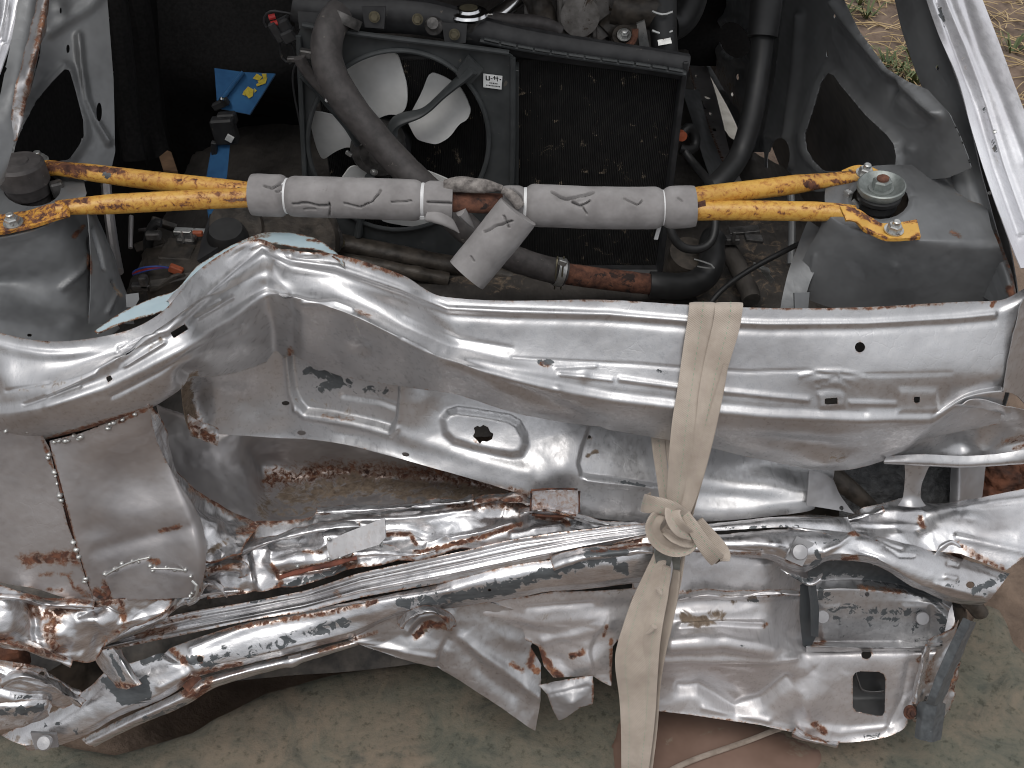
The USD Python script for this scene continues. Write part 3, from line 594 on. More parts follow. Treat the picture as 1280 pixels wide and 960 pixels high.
sheet('corner_flange', [row(.846, (1108, 570), (1160, 568), (1200, 570), (1240, 568), (1300, 558)), row(.838, (1105, 577), (1160, 578), (1200, 580), (1240, 578), (1300, 572)), row(.85, (1112, 580), (1160, 582), (1200, 584), (1240, 582), (1300, 577))],
      parent=car, res=.0025, rough=(.001, 40), seed=6, edge_rust=.3)

# ------------------------------------------------------------------ latch panel under the sill, with pressed recess and pockets
OVAL = [(553, 524), (560, 516), (572, 513), (600, 517), (636, 523), (648, 530), (656, 545), (657, 556), (651, 567), (640, 569), (620, 566), (590, 559), (567, 552), (556, 541)]
OVAL_OUT = [(540, 512), (556, 500), (600, 500), (660, 510), (690, 545), (680, 575), (655, 585), (610, 578), (560, 565), (541, 545)]
POCKET = [(361, 440), (362, 462), (366, 490), (372, 505), (381, 515), (410, 519), (440, 525), (470, 532), (486, 537), (493, 527), (497, 500), (498, 470)]
POCKET2 = [(742, 515), (735, 540), (728, 558), (723, 580), (727, 594), (736, 597), (780, 602), (850, 610), (850, 520)]
sheet('latch_panel', [row(.90, (225, 470, .915), (300, 450, .955), (363, 432, .975), (430, 448, .955), (500, 462, .93), (565, 472, .94), (655, 496, .925), (740, 514, .92), (816, 528, .92), (900, 545, .92), (1000, 560, .915), (1045, 572, .91)),
                      row(.89, (228, 495, .912), (300, 478, .95), (363, 465, .968), (430, 476, .948), (500, 490, .922), (565, 503, .92), (655, 528, .902), (740, 545, .895), (816, 560, .893), (900, 578, .89), (1000, 590, .885), (1042, 596, .882)),
                      row(.88, (232, 520, .91), (300, 510, .942), (363, 505, .957), (430, 512, .938), (500, 528, .91), (560, 545, .893), (650, 570, .872), (735, 592, .858), (816, 604, .857), (900, 612, .856), (1000, 612, .855), (1036, 612, .855)),
                      row(.875, (236, 532, .906), (300, 532, .935), (363, 535, .945), (430, 543, .925), (492, 558, .898), (556, 575, .876), (645, 600, .852), (725, 626, .842), (816, 634, .840), (900, 634, .84), (1000, 626, .842), (1025, 622, .845)),
                      row(.86, (240, 540, .902), (295, 544, .928), (363, 548, .938), (428, 555, .918), (485, 569, .89), (552, 588, .868), (640, 614, .846), (720, 644, .832), (816, 653, .830), (900, 651, .830), (1000, 641, .834), (1018, 636, .838))],
      parent=car, res=.0018, rough=(.0011, 24), fine=(.00012, 110), seed=7, edge_rust=.3,
      feats=[('step', OVAL_OUT, 30, -.008), ('step', OVAL, 7, .009), ('step', POCKET, 2.6, -.010), ('step', POCKET2, 2.6, -.009), ('bump', 603, 543, 22, 18, 0, -.003), ('rib', [(370, 512), (381, 521), (440, 531), (488, 544), (498, 535)], 3, .0026), ('rib', [(502, 478), (500, 520), (495, 535)], 3, .0018), ('rib', [(358, 445), (362, 490), (370, 512)], 3, .0018),
             ('rib', [(505, 545), (600, 575), (660, 590)], 9, .0025), ('bump', 700, 585, 20, 16, -30, .004), ('rib', [(735, 600), (810, 609)], 4, .003), ('bump', 300, 500, 40, 20, 20, -.006), ('bump', 250, 505, 14, 26, 10, -.016), ('bump', 440, 545, 26, 8, 10, -.003), ('bump', 900, 620, 60, 12, 3, -.006), ('bump', 960, 600, 30, 18, 0, .005),
             ('bump', 345, 520, 24, 20, 0, .004), ('bump', 528, 500, 14, 22, 10, .004), ('rib', [(425, 498), (470, 505), (490, 512)], 4, -.003)],
      holes=[[(592, 535), (597, 532), (600, 534), (604, 531), (610, 534), (613, 540), (617, 542), (615, 549), (609, 552), (603, 551), (600, 555), (596, 550), (591, 545), (594, 540)], ell(357, 504, 5, 2.8), ell(377, 541, 5.5, 3, 5), ell(507, 568, 4.8, 2.6, 10), ell(737, 546, 2.2, 2.2)],
      wear=[(G_, [(383, 463), (400, 467), (415, 470), (425, 478), (403, 484)], 10, .68), (G_, [(430, 478), (480, 490)], 18, .42), (B_, [(370, 500), (440, 515)], 14, .36), (R_, [(405, 520), (440, 524)], 5, .5), (B_, [(385, 480), (480, 500)], 30, .22), (B_, [(232, 480), (236, 530)], 16, .75), (R_, [(236, 512), (250, 545)], 14, .62), (B_, [(735, 570), (745, 565)], 5, .7), (B_, [(737, 548)], 6, .7),
            (G_, [(775, 602), (805, 606)], 5, .55), (R_, [(595, 548), (597, 552)], 6, .5), (R_, [(640, 612), (660, 618)], 8, .5)])
# torn tag beside the weld
sheet('torn_tag', [row(.885, (236, 518, .89), (252, 528, .895), (262, 530, .898), (274, 536, .902)), row(.88, (235, 530, .885), (250, 540, .888), (262, 545, .89), (274, 547, .893)), row(.88, (238, 545, .882), (250, 549, .882), (260, 553, .885), (272, 558, .888))], 'silver', car, res=.0015, rough=(.004, 90), seed=9, edge_rust=.6,
      wear=[(R_, [(240, 535), (262, 548)], 14, .62)])

# ------------------------------------------------------------------ cavity behind the latch panel
sheet('inner_floor', [row(1.0, (195, 505, .945), (255, 525, .97), (300, 535, .985), (400, 535, .99), (520, 550, .96), (680, 590, .92), (760, 620, .90)),
                      row(1.0, (205, 540, .93), (258, 555, .95), (300, 550, .965), (330, 585, .985), (430, 592, .985), (560, 606, .95), (690, 626, .90), (760, 640, .88)),
                      row(.97, (215, 575, .90), (262, 588, .92), (302, 594, .938), (335, 612, .955), (430, 614, .955), (560, 620, .925), (700, 640, .885), (760, 650, .865)),
                      row(.92, (235, 620, .85), (285, 632, .875), (318, 636, .885), (345, 640, .90), (430, 640, .90), (560, 640, .89), (700, 660, .865), (760, 668, .85)),
                      row(.88, (260, 670, .815), (290, 672, .825), (330, 672, .83), (400, 668, .835), (500, 664, .84), (600, 662, .84), (720, 672, .83), (770, 680, .82))],
      'steel_plate', car, res=.003, rough=(.004, 26), fine=(.0008, 90), seed=10,
      feats=[('rib', [(360, 600), (420, 585), (470, 600), (560, 592), (620, 600)], 8, -.004), ('bump', 420, 610, 16, 10, 0, .004), ('bump', 480, 612, 22, 10, 0, .003)],
      wear=[(R_, [(340, 600), (400, 590), (470, 590), (560, 596), (640, 615)], 22, .55), (B_, [(360, 622), (440, 605), (520, 612), (620, 626)], 26, .72), (B_, [(330, 636), (420, 632)], 26, .55), (R_, [(330, 602), (345, 592)], 6, .62)])

# ------------------------------------------------------------------ welded patch plates on the left
pl1 = sheet('patch_plate', [row(.79, (-30, 540, .772), (20, 538, .773), (44, 536, .7735), (60, 548, .7745)), row(.76, (-30, 600, .752), (20, 600, .752), (55, 600, .754), (74, 602, .754)), row(.74, (-30, 680, .722), (30, 680, .722), (75, 680, .724), (96, 682, .724)), row(.72, (-30, 728, .702), (40, 735, .70), (85, 748, .698), (117, 752, .698))],
      'steel_plate', car, res=.0025, rough=(.0010, 12), seed=11, label='left grey patch plate with a rusty scrape', edge_rust=.45,
      outline=[(-40, 541), (-10, 540), (44, 537), (54, 546), (62, 560), (72, 605), (84, 655), (97, 690), (106, 720), (116, 752), (95, 752), (70, 748), (40, 740), (10, 730), (-40, 722)],
      wear=[(R_, 'poly', [(18, 692), (40, 690), (98, 684), (103, 708), (60, 707), (30, 712)], .66), (R_, [(50, 718), (90, 717)], 5, .5), (R_, [(60, 737), (78, 738)], 4, .6), (R_, [(98, 735), (108, 745)], 6, .6), (R_, [(85, 718), (92, 735)], 3.5, .6), (R_, [(52, 545), (66, 585)], 4, .55)])
pl2 = sheet('patch_plate', [row(.80, (56, 545, .774), (108, 534, .779), (158, 516, .785), (188, 503, .787), (198, 512, .795)), row(.77, (75, 600, .752), (120, 598, .762), (170, 590, .776), (208, 580, .782), (216, 590, .786)), row(.74, (92, 670, .726), (140, 665, .736), (195, 650, .75), (232, 640, .752), (250, 645, .762)), row(.72, (104, 720, .71), (150, 716, .715), (205, 706, .722), (245, 690, .725), (262, 690, .735)), row(.70, (116, 752, .698), (160, 752, .70), (210, 750, .702), (245, 748, .704), (262, 748, .708))],
      'steel_plate', car, res=.0023, rough=(.0012, 14), seed=12, label='right grey patch plate with bright weld beads along its edges', edge_rust=.4,
      feats=[('bump', 150, 545, 40, 18, -18, .005), ('bump', 120, 660, 26, 20, 0, -.005), ('bump', 170, 640, 60, 18, -10, .003), ('rib', [(120, 690), (180, 672), (236, 660)], 9, -.0025), ('step', [(130, 718), (187, 697), (190, 710), (240, 718), (243, 752), (130, 752)], 3, .0018)],
      outline=[(62, 551), (100, 542), (150, 523), (187, 506), (190, 528), (196, 552), (205, 572), (220, 598), (240, 628), (252, 652), (258, 680), (257, 710), (250, 746), (180, 750), (118, 753), (108, 722), (98, 690), (86, 655), (74, 605)],
      wear=[(R_, [(200, 664), (226, 658)], 4.5, .68), (R_, [(210, 660), (226, 656)], 3, .6), (R_, [(187, 700), (196, 702)], 6, .7), (R_, [(120, 740), (135, 748)], 9, .8), (R_, [(130, 728), (134, 740)], 6, .6), (R_, [(66, 570), (74, 605), (90, 665), (112, 740)], 4, .62), (R_, [(150, 527), (190, 508)], 4, .6), (R_, [(245, 745), (256, 735)], 5, .5)])
put('weld_beads', beads([(2, 537), (20, 534), (44, 533), (58, 551), (66, 580), (74, 605), (84, 645), (90, 668), (97, 690), (104, 715), (112, 738)], 17, .0030, pl1, 1.8, 1), 'zinc', car, smooth=True, kind='stuff')
put('weld_beads', beads([(62, 555), (76, 551), (98, 546), (120, 538), (140, 528), (165, 517), (188, 508)], 12, .0030, pl2, 1.5, 2), 'zinc', car, smooth=True, kind='stuff')
put('weld_beads', beads([(130, 718), (150, 708), (170, 701), (187, 697), (188, 711), (215, 711), (238, 716), (244, 736), (236, 748)], 22, .0024, pl2, 1.2, 3), 'zinc', car, smooth=True, kind='stuff')
put('weld_seam', tube([P(*p, Y=y - .004) for p, y in (((63, 553), .777), ((72, 590), .762), ((84, 645), .745), ((97, 690), .728), ((113, 745), .708))], .0016, 8, bumpy=.8), 'rust', car)
put('weld_seam', tube([P(*p, Y=y - .003) for p, y in (((132, 719), .71), ((150, 709), .714), ((170, 701), .716), ((187, 697), .718))], .0013, 8, bumpy=.8, seed=2), 'zinc', car)
put('weld_seam', tube([P(*p, Y=y - .003) for p, y in (((189, 711), .716), ((215, 711), .718), ((238, 717), .719), ((244, 738), .708))], .0013, 8, bumpy=.8, seed=4), 'zinc', car)

# curled silver skin between the right patch plate and the cavity
sheet('torn_skin', [row(.85, (188, 505, .835), (205, 540, .845), (212, 575, .845), (232, 600, .845), (262, 625, .845), (300, 645, .845), (325, 656, .84)), row(.83, (190, 540, .815), (212, 585, .815), (225, 605, .815), (245, 632, .81), (270, 650, .81), (295, 662, .81), (318, 664, .815)), row(.80, (210, 600, .775), (232, 640, .775), (240, 655, .775), (258, 672, .775), (275, 676, .775), (292, 676, .78), (308, 678, .785)), row(.78, (235, 690, .745), (248, 700, .745), (258, 705, .745), (268, 703, .748), (276, 700, .75), (288, 694, .755), (302, 690, .76))],
      mat='silver_bright', parent=car, res=.0018, rough=(.003, 30), fine=(.0003, 120), seed=13, crinkle=(.0042, 26), edge_rust=.85, feats=[('rib', [(245, 630), (285, 650)], 7, -.005), ('bump', 265, 665, 10, 16, 20, .005)],
      wear=[(R_, [(240, 610), (300, 645), (325, 655)], 9, .62), (B_, [(262, 690), (290, 672)], 8, .6), (R_, [(300, 665), (320, 660)], 10, .6)])

# ------------------------------------------------------------------ crumpled strip between cavity and bumper rail
sheet('crumpled_sill', [row(.845, (258, 690, .79), (285, 668, .812), (322, 650, .835), (386, 644, .845), (392, 640, .846), (470, 638, .848), (560, 630, .848), (600, 624, .85), (660, 628, .85), (740, 640, .845), (815, 650, .84), (860, 655, .84)),
                        row(.83, (256, 706, .775), (290, 682, .795), (325, 664, .815), (386, 656, .828), (396, 650, .832), (470, 648, .832), (555, 642, .832), (600, 640, .832), (660, 642, .834), (740, 650, .832), (815, 657, .83), (860, 660, .83)),
                        row(.81, (255, 716, .762), (296, 700, .778), (335, 682, .79), (388, 678, .803), (402, 668, .80), (470, 664, .815), (545, 664, .812), (590, 660, .812), (660, 654, .82), (740, 658, .822), (815, 662, .822), (860, 664, .822)),
                        row(.79, (256, 728, .755), (300, 718, .762), (340, 706, .77), (392, 702, .778), (406, 692, .785), (468, 684, .79), (540, 680, .795), (588, 674, .798), (660, 665, .806), (740, 665, .812), (815, 667, .815), (860, 668, .815)),
                        row(.765, (258, 748, .738), (310, 742, .745), (350, 735, .75), (395, 726, .755), (420, 716, .762), (465, 706, .765), (535, 696, .772), (585, 686, .778), (660, 676, .788), (740, 670, .80), (815, 671, .808), (860, 671, .81))],
      mat='silver_bright', parent=car, res=.0016, rough=(.003, 36), fine=(.0003, 110), seed=14, crinkle=(.0046, 26), edge_rust=.75, ccrease=(2, 4),
      feats=[('bump', 318, 688, 8, 14, 35, .009), ('rib', [(308, 690), (312, 720), (318, 745)], 5, -.006), ('bump', 365, 700, 30, 9, -12, .009), ('rib', [(340, 690), (400, 685), (408, 680)], 3.5, .005), ('rib', [(345, 718), (400, 710), (440, 700)], 5, -.009), ('bump', 365, 728, 24, 9, -18, -.010), ('bump', 430, 728, 16, 7, -18, -.010),
             ('rib', [(480, 670), (515, 668), (560, 676)], 4, .006), ('bump', 490, 690, 26, 9, -10, .006), ('bump', 530, 668, 16, 9, 10, -.010), ('rib', [(535, 682), (600, 668), (640, 655)], 4, .007), ('bump', 560, 650, 28, 8, -8, .004), ('bump', 620, 645, 30, 8, 0, -.005), ('rib', [(400, 655), (520, 648), (590, 638)], 3, .004), ('bump', 695, 648, 22, 5, 8, -.006), ('rib', [(640, 668), (700, 658)], 4, .004)],
      wear=[(R_, [(315, 655), (340, 650), (385, 645)], 10, .66), (R_, [(300, 680), (318, 660)], 10, .6), (R_, [(258, 712), (300, 700)], 10, .52), (R_, [(258, 735), (300, 740)], 8, .5), (R_, [(340, 706), (352, 728), (332, 744)], 5, .7), (G_, [(350, 735), (400, 722), (430, 712)], 11, .66), (R_, [(355, 718), (400, 708), (445, 697)], 6, .86),
            (R_, [(430, 705), (452, 710), (462, 712)], 8, .7), (R_, [(485, 668), (512, 668), (520, 680)], 5, .72), (R_, [(528, 690), (600, 672), (650, 655)], 5, .72), (R_, [(560, 632), (660, 632)], 8, .56), (R_, [(672, 645), (700, 648), (710, 655)], 6, .74), (R_, [(505, 696), (530, 690)], 5, .6), (B_, [(440, 660), (470, 700)], 20, .34), (R_, [(380, 690), (402, 690)], 4, .6)])
for nm, poly, cor, lab in (('scrap_plate', [(408, 681), (409, 677), (430, 667), (481, 647), (482, 672), (474, 681), (440, 691), (413, 701)], [(409, 677, .785), (481, 647, .80), (413, 701, .765)], 'light rectangular scrap plate lying on the crumple'),
                           ('weld_tab', [(664, 614), (672, 612), (700, 614), (723, 613), (724, 636), (722, 643), (690, 644), (665, 642)], [(664, 612, .828), (723, 613, .826), (665, 642, .815)], 'small white tab with rusty welds round it')):
    m_ = plate(poly, cor, .0025); v_, f_, n_ = meshkit.arrays(m_, 30); put(nm, (v_, f_), 'silver_dull' if nm == 'scrap_plate' else 'skin_white', car, normals=n_, wear=np.tile([.22 if nm == 'scrap_plate' else .36, 0, .1], (len(v_), 1)), label=lab)
put('rusty_weld', cat_([tube([P(*p, Y=y) for p, y in pts], .0015, 8, bumpy=1.6, seed=k) for k, pts in enumerate(([((664, 613), .825), ((690, 611), .824), ((722, 612), .822)], [((664, 614), .824), ((663, 642), .812)], [((724, 614), .822), ((724, 640), .81)], [((665, 643), .812), ((690, 645), .811), ((720, 644), .81)]))]), 'rust', car)
put('rusty_weld', tube([P(*p, Y=y - .012) for p, y in (((350, 722), .762), ((385, 712), .768), ((420, 704), .772), ((446, 697), .778))], .0030, 10, bumpy=1.6, seed=9, flat=(.6, .8, .5)), 'rust_red', car)
g = np.random.default_rng(5)
put('weld_beads', cat_([(lambda m: (m.apply_translation(P(x, y, Y=Y)), m)[1])(trimesh.creation.icosphere(2, .0026)) for x, y, Y in ((411, 699, .762), (425, 697, .768), (442, 690, .774), (459, 686, .780), (477, 680, .786), (411, 674, .784), (372, 708, .764))]), 'zinc', car, smooth=True, kind='stuff')

# ------------------------------------------------------------------ grooved bumper rail and the channel under it
sheet('bumper_rail', [row(.775, (128, 795, .742), (165, 781, .747), (235, 765, .752), (310, 752, .758), (380, 738, .764), (450, 716, .77), (560, 693, .776), (645, 674, .782), (730, 662, .788), (818, 653, .795)),
                      row(.76, (124, 802, .735), (165, 790, .738), (235, 775, .742), (310, 760, .749), (380, 747, .755), (450, 727, .76), (560, 704, .766), (645, 686, .772), (730, 670, .78), (818, 659, .788)),
                      row(.745, (119, 815, .722), (160, 808, .724), (200, 800, .727), (320, 774, .735), (380, 765, .74), (447, 748, .745), (560, 727, .752), (625, 712, .758), (731, 689, .768), (818, 669, .778))],
      mat='silver_bright', parent=car, res=.0015, rough=(.0010, 24), fine=(.0002, 130), seed=15, crinkle=(.0010, 16), edge_rust=.62,
      feats=[('rib', [(130, 800), (235, 770), (380, 743), (450, 721), (560, 698), (645, 679), (730, 666), (818, 655)], 1.8, -.004), ('rib', [(126, 806), (235, 778), (380, 750), (450, 731), (560, 709), (645, 691), (730, 675), (818, 662)], 2.0, -.0045),
             ('rib', [(124, 811), (235, 785), (380, 757), (450, 738), (560, 717), (635, 701), (730, 682), (818, 665)], 1.6, .0025), ('bump', 190, 793, 20, 5, -14, -.006)],
      wear=[(R_, [(118, 815), (135, 800)], 7, .62), (R_, [(170, 792), (200, 790), (215, 785)], 9, .58), (R_, [(130, 790), (220, 775), (250, 770)], 4, .52), (R_, [(420, 740), (424, 745)], 6, .5), (R_, [(120, 814), (240, 792), (330, 775)], 5, .5), (G_, [(315, 752), (330, 750)], 5, .7), (G_, [(500, 735), (560, 730)], 6, .4)])
def upto(x0, x1, y): return None
sheet('bumper_channel', [row(.72, (2, 919, .645), (30, 905, .65), (65, 890, .658), (112, 857, .672), (135, 838, .682), (180, 824, .695), (225, 806, .708), (300, 781, .724), (365, 769, .734), (447, 752, .743), (525, 735, .75), (607, 714, .757), (731, 690, .768), (800, 674, .777), (822, 668, .78)),
                         row(.70, (10, 924, .635), (40, 914, .638), (76, 898, .645), (118, 870, .659), (148, 852, .668), (190, 838, .678), (232, 820, .689), (300, 797, .708), (370, 783, .72), (447, 764, .73), (525, 746, .738), (607, 725, .746), (731, 702, .757), (800, 688, .766), (822, 682, .77)),
                         row(.695, (30, 932, .625), (60, 928, .628), (98, 916, .632), (150, 888, .646), (180, 876, .653), (215, 858, .664), (246, 838, .677), (300, 824, .690), (375, 806, .704), (442, 790, .715), (500, 766, .728), (595, 749, .738), (731, 728, .748), (800, 721, .754), (822, 718, .757)),
                         row(.69, (34, 938, .628), (64, 934, .632), (101, 922, .635), (153, 894, .65), (183, 882, .657), (219, 864, .668), (251, 845, .681), (303, 831, .695), (377, 813, .710), (441, 797, .72), (497, 772, .733), (593, 756, .744), (731, 735, .754), (800, 728, .76), (822, 725, .763))],
      mat='silver_bright', parent=car, res=.0018, crease=(2,), rough=(.0014, 24), fine=(.0002, 120), seed=16, crinkle=(.0018, 16), edge_rust=.55,
      feats=[('bump', 160, 862, 22, 12, -30, -.003), ('rib', [(240, 812), (300, 788), (330, 780), (447, 758), (560, 738)], 5, .004), ('rib', [(205, 815), (228, 830), (240, 842)], 5, -.004), ('bump', 420, 785, 60, 8, -14, -.003), ('bump', 765, 705, 30, 10, -10, .004), ('rib', [(200, 858), (250, 835)], 5, .003)],
      holes=[ell(250, 824, 4.2), ell(612, 738, 2.2)],
      wear=[(G_, 'poly', [(126, 850), (150, 838), (176, 846), (184, 838), (192, 872), (160, 886), (140, 872)], .86), (G_, [(180, 826), (200, 818)], 12, .62), (G_, [(235, 825), (262, 830), (280, 815)], 14, .58), (G_, [(300, 815), (360, 800), (430, 778)], 13, .50), (G_, [(500, 755), (560, 748), (620, 735), (700, 715), (740, 700)], 13, .66), (G_, [(590, 745), (640, 738)], 9, .75), (G_, [(735, 700), (765, 700), (780, 712)], 10, .72),
            (R_, [(215, 812), (232, 828)], 7, .72), (R_, [(180, 815), (215, 806)], 8, .6), (R_, [(250, 792), (330, 778), (400, 768), (470, 752)], 6, .60), (R_, [(230, 850), (250, 842), (300, 830)], 6, .66), (R_, [(735, 690), (800, 676)], 5, .64), (R_, [(120, 850), (112, 860)], 5, .5), (G_, [(60, 905), (100, 915)], 12, .35), (B_, [(0, 915), (40, 930)], 9, .45)])
sheet('lower_flange', [row(.69, (102, 924, .64), (160, 895, .652), (222, 866, .668), (254, 848, .68), (305, 833, .695), (350, 822, .706), (400, 810, .715), (445, 798, .722)), row(.68, (108, 930, .632), (165, 901, .643), (228, 872, .658), (262, 853, .672), (312, 838, .687), (355, 828, .698), (402, 815, .708), (447, 803, .716)), row(.69, (118, 934, .637), (170, 908, .648), (232, 882, .664), (268, 860, .68), (320, 844, .694), (360, 833, .704), (405, 820, .713), (448, 806, .72))],
      mat='silver_bright', parent=car, res=.002, rough=(.0012, 40), seed=17, edge_rust=.6, feats=[('bump', 365, 828, 9, 7, 0, .004)], wear=[(R_, [(232, 865), (250, 870), (262, 850)], 10, .7), (G_, [(180, 900), (230, 880)], 8, .5), (R_, [(400, 814), (445, 800)], 5, .6)])
put('flange_tongue', plate([(228, 858), (236, 848), (248, 842), (253, 850), (250, 866), (246, 870), (236, 866)], [(228, 858, .667), (253, 848, .68), (240, 870, .66)], .002), 'rust', car, label='rusty torn tongue of the lower flange')
put('flange_tongue', plate([(360, 822), (376, 818), (378, 823), (373, 829), (365, 830), (361, 827)], [(360, 822, .70), (378, 818, .705), (365, 830, .698)], .002), 'silver', car)
# broken end bracket lying across the channel
bb = sheet('broken_bracket', [row(.66, (115, 817, .69), (124, 833, .675), (138, 850, .66), (146, 860, .652)), row(.66, (126, 813, .682), (136, 828, .667), (150, 850, .650), (158, 862, .642)), row(.66, (140, 809, .682), (150, 822, .667), (163, 844, .65), (172, 857, .642)), row(.67, (151, 812, .692), (158, 826, .677), (170, 845, .66), (177, 855, .652))],
      mat='silver_bright', parent=car, res=.0015, rough=(.0015, 60), seed=18, ccrease=(), crease=(1, 2), edge_rust=.65, wear=[(G_, [(135, 812), (155, 850)], 5, .62), (R_, [(145, 855), (172, 860)], 7, .66), (G_, [(150, 820), (160, 835)], 5, .5)])
# rusty stub plates of the left corner
sheet('crushed_corner', [row(.70, (-30, 722, .69), (20, 738, .692), (50, 752, .694), (90, 756, .696), (118, 752, .698), (150, 748, .70), (185, 750, .703), (215, 748, .706)),
                         row(.69, (-30, 745, .675), (15, 760, .676), (45, 772, .68), (85, 776, .682), (112, 770, .685), (140, 766, .69), (170, 766, .694), (210, 760, .70)),
                         row(.68, (-30, 775, .655), (10, 788, .655), (40, 796, .66), (78, 800, .668), (112, 800, .672), (128, 795, .68), (150, 785, .685), (180, 778, .69)),
                         row(.66, (-30, 796, .65), (10, 802, .65), (45, 812, .652), (70, 822, .655), (95, 827, .66), (118, 826, .668), (128, 812, .675), (140, 800, .683))],
      mat='silver_bright', parent=car, res=.0016, rough=(.005, 34), fine=(.0005, 110), seed=19, crinkle=(.0065, 26), edge_rust=.75,
      feats=[('rib', [(38, 745), (44, 775), (48, 810)], 6, -.009), ('bump', 80, 790, 18, 16, 0, .009), ('bump', 125, 775, 22, 12, 0, .008), ('rib', [(100, 770), (130, 762), (150, 772)], 4, -.006), ('bump', 10, 770, 16, 18, 20, .008), ('bump', 120, 762, 26, 6, 10, -.007)],
      wear=[(R_, [(40, 760), (50, 770), (75, 765), (60, 790), (70, 810)], 13, .60), (R_, [(70, 765), (105, 758)], 8, .62), (R_, [(0, 798), (40, 806), (70, 820)], 8, .62), (R_, [(110, 755), (150, 752), (155, 775)], 7, .62), (R_, [(60, 815), (80, 812)], 9, .5), (R_, [(130, 800), (160, 780)], 7, .5)])
sheet('crushed_corner', [row(.66, (-30, 824, .655), (20, 826, .655), (50, 832, .655), (72, 846, .66), (95, 860, .665)), row(.65, (-30, 850, .64), (20, 856, .64), (55, 858, .645), (82, 868, .65), (100, 868, .657)), row(.64, (-30, 880, .63), (20, 876, .63), (48, 876, .635), (66, 882, .642), (80, 884, .646))],
      mat='silver_bright', parent=car, res=.0016, rough=(.004, 40), fine=(.0005, 120), seed=20, crinkle=(.0055, 28), edge_rust=.6, label='lower crushed flap of the left corner', feats=[('rib', [(0, 836), (40, 850), (85, 866)], 3.5, .005), ('rib', [(0, 862), (60, 872)], 4, -.005)],
      holes=[ell(52, 844, 4, 5, 30)], wear=[(R_, [(0, 830), (45, 832)], 7, .58), (R_, [(90, 858), (60, 836)], 5, .45), (G_, [(10, 870), (40, 872)], 7, .5), (B_, [(0, 860), (60, 865)], 12, .3)])
sheet('crushed_corner', [row(.64, (-30, 873, .632), (20, 875, .632), (58, 875, .636), (66, 884, .642)), row(.63, (-30, 880, .625), (20, 884, .625), (56, 884, .63), (60, 894, .638)), row(.63, (-30, 912, .615), (20, 910, .618), (40, 905, .624), (52, 898, .634))],
      mat='silver_bright', parent=car, res=.0018, crease=(1,), rough=(.004, 50), seed=21, edge_rust=.5, label='bottom ledge of the left corner', wear=[(G_, [(0, 890), (30, 888), (50, 884)], 9, .66), (B_, [(0, 905), (30, 902)], 8, .5)])
# rusty bits in the gap of the left corner
put('rusty_stub', (lambda m: (m.vertices.__iadd__(.006 * (meshkit.fbm(m.vertices * 60, 3)[:, None] - .5)), m)[1])(block((.05, .04, .035), P(8, 818, Y=.70), rotm(20, [0, 0, 1])).subdivide().subdivide()), 'rubble', car)
put('dark_stub', tube([P(60, 815, Y=.73), P(90, 840, Y=.735), P(125, 855, Y=.74)], .03, 14, bumpy=.5), 'oily', car)
# bolt head with its square washer plate at the lower left end
put('washer_plate', plate([(38, 916), (70, 918), (73, 934), (44, 937)], [(38, 916, .622), (70, 918, .624), (44, 937, .612)], .004), 'silver_dull', car)
put('bolt', lathe([(0, 0), (.0095, 0), (.0095, .004), (.008, .006), (0, .0065)], P(57, 928, Y=.612), (0, -.6, .8), 20), 'silver_dull', car)

# ------------------------------------------------------------------ lower valance, left and middle
sheet('lower_valance', [row(.735, (436, 798, .722), (495, 768, .735), (550, 757, .745), (595, 752, .75), (640, 760, .752), (700, 770, .755)), row(.73, (437, 800, .72), (500, 788, .728), (550, 785, .732), (600, 790, .734), (640, 800, .735), (690, 806, .738)), row(.71, (438, 802, .718), (500, 812, .716), (550, 820, .714), (600, 830, .712), (645, 845, .71), (680, 840, .716)), row(.70, (439, 804, .717), (500, 824, .71), (551, 840, .705), (605, 872, .692), (645, 898, .682), (672, 916, .676))],
      parent=car, res=.0018, rough=(.0018, 26), seed=22, crinkle=(.0045, 18), edge_rust=.35, outline=[(430, 799), (497, 762), (560, 748), (640, 745), (720, 755), (700, 800), (668, 800), (663, 808), (676, 830), (676, 876), (669, 914), (610, 876), (551, 839), (545, 836), (500, 823)],
      feats=[('rib', [(552, 760), (565, 785), (585, 805), (630, 836), (672, 868)], 7, .006), ('rib', [(510, 788), (525, 770), (545, 765), (560, 772)], 5, .006), ('rib', [(548, 836), (552, 815), (560, 800)], 4, -.004), ('bump', 525, 785, 14, 9, -30, -.009), ('rib', [(440, 802), (500, 812), (545, 822)], 4, .003), ('rib', [(572, 790), (600, 840), (640, 870)], 9, -.004), ('bump', 640, 800, 20, 10, 20, .005)],
      wear=[(R_, [(520, 795), (535, 780), (562, 783)], 7, .78), (R_, [(668, 810), (662, 830), (672, 840)], 7, .78), (R_, [(640, 830), (652, 838)], 6, .6), (B_, [(530, 790), (555, 786)], 8, .5), (R_, [(440, 800), (470, 790)], 5, .5), (B_, [(560, 830), (620, 880)], 14, .28), (G_, [(500, 765), (515, 762)], 9, .55)])
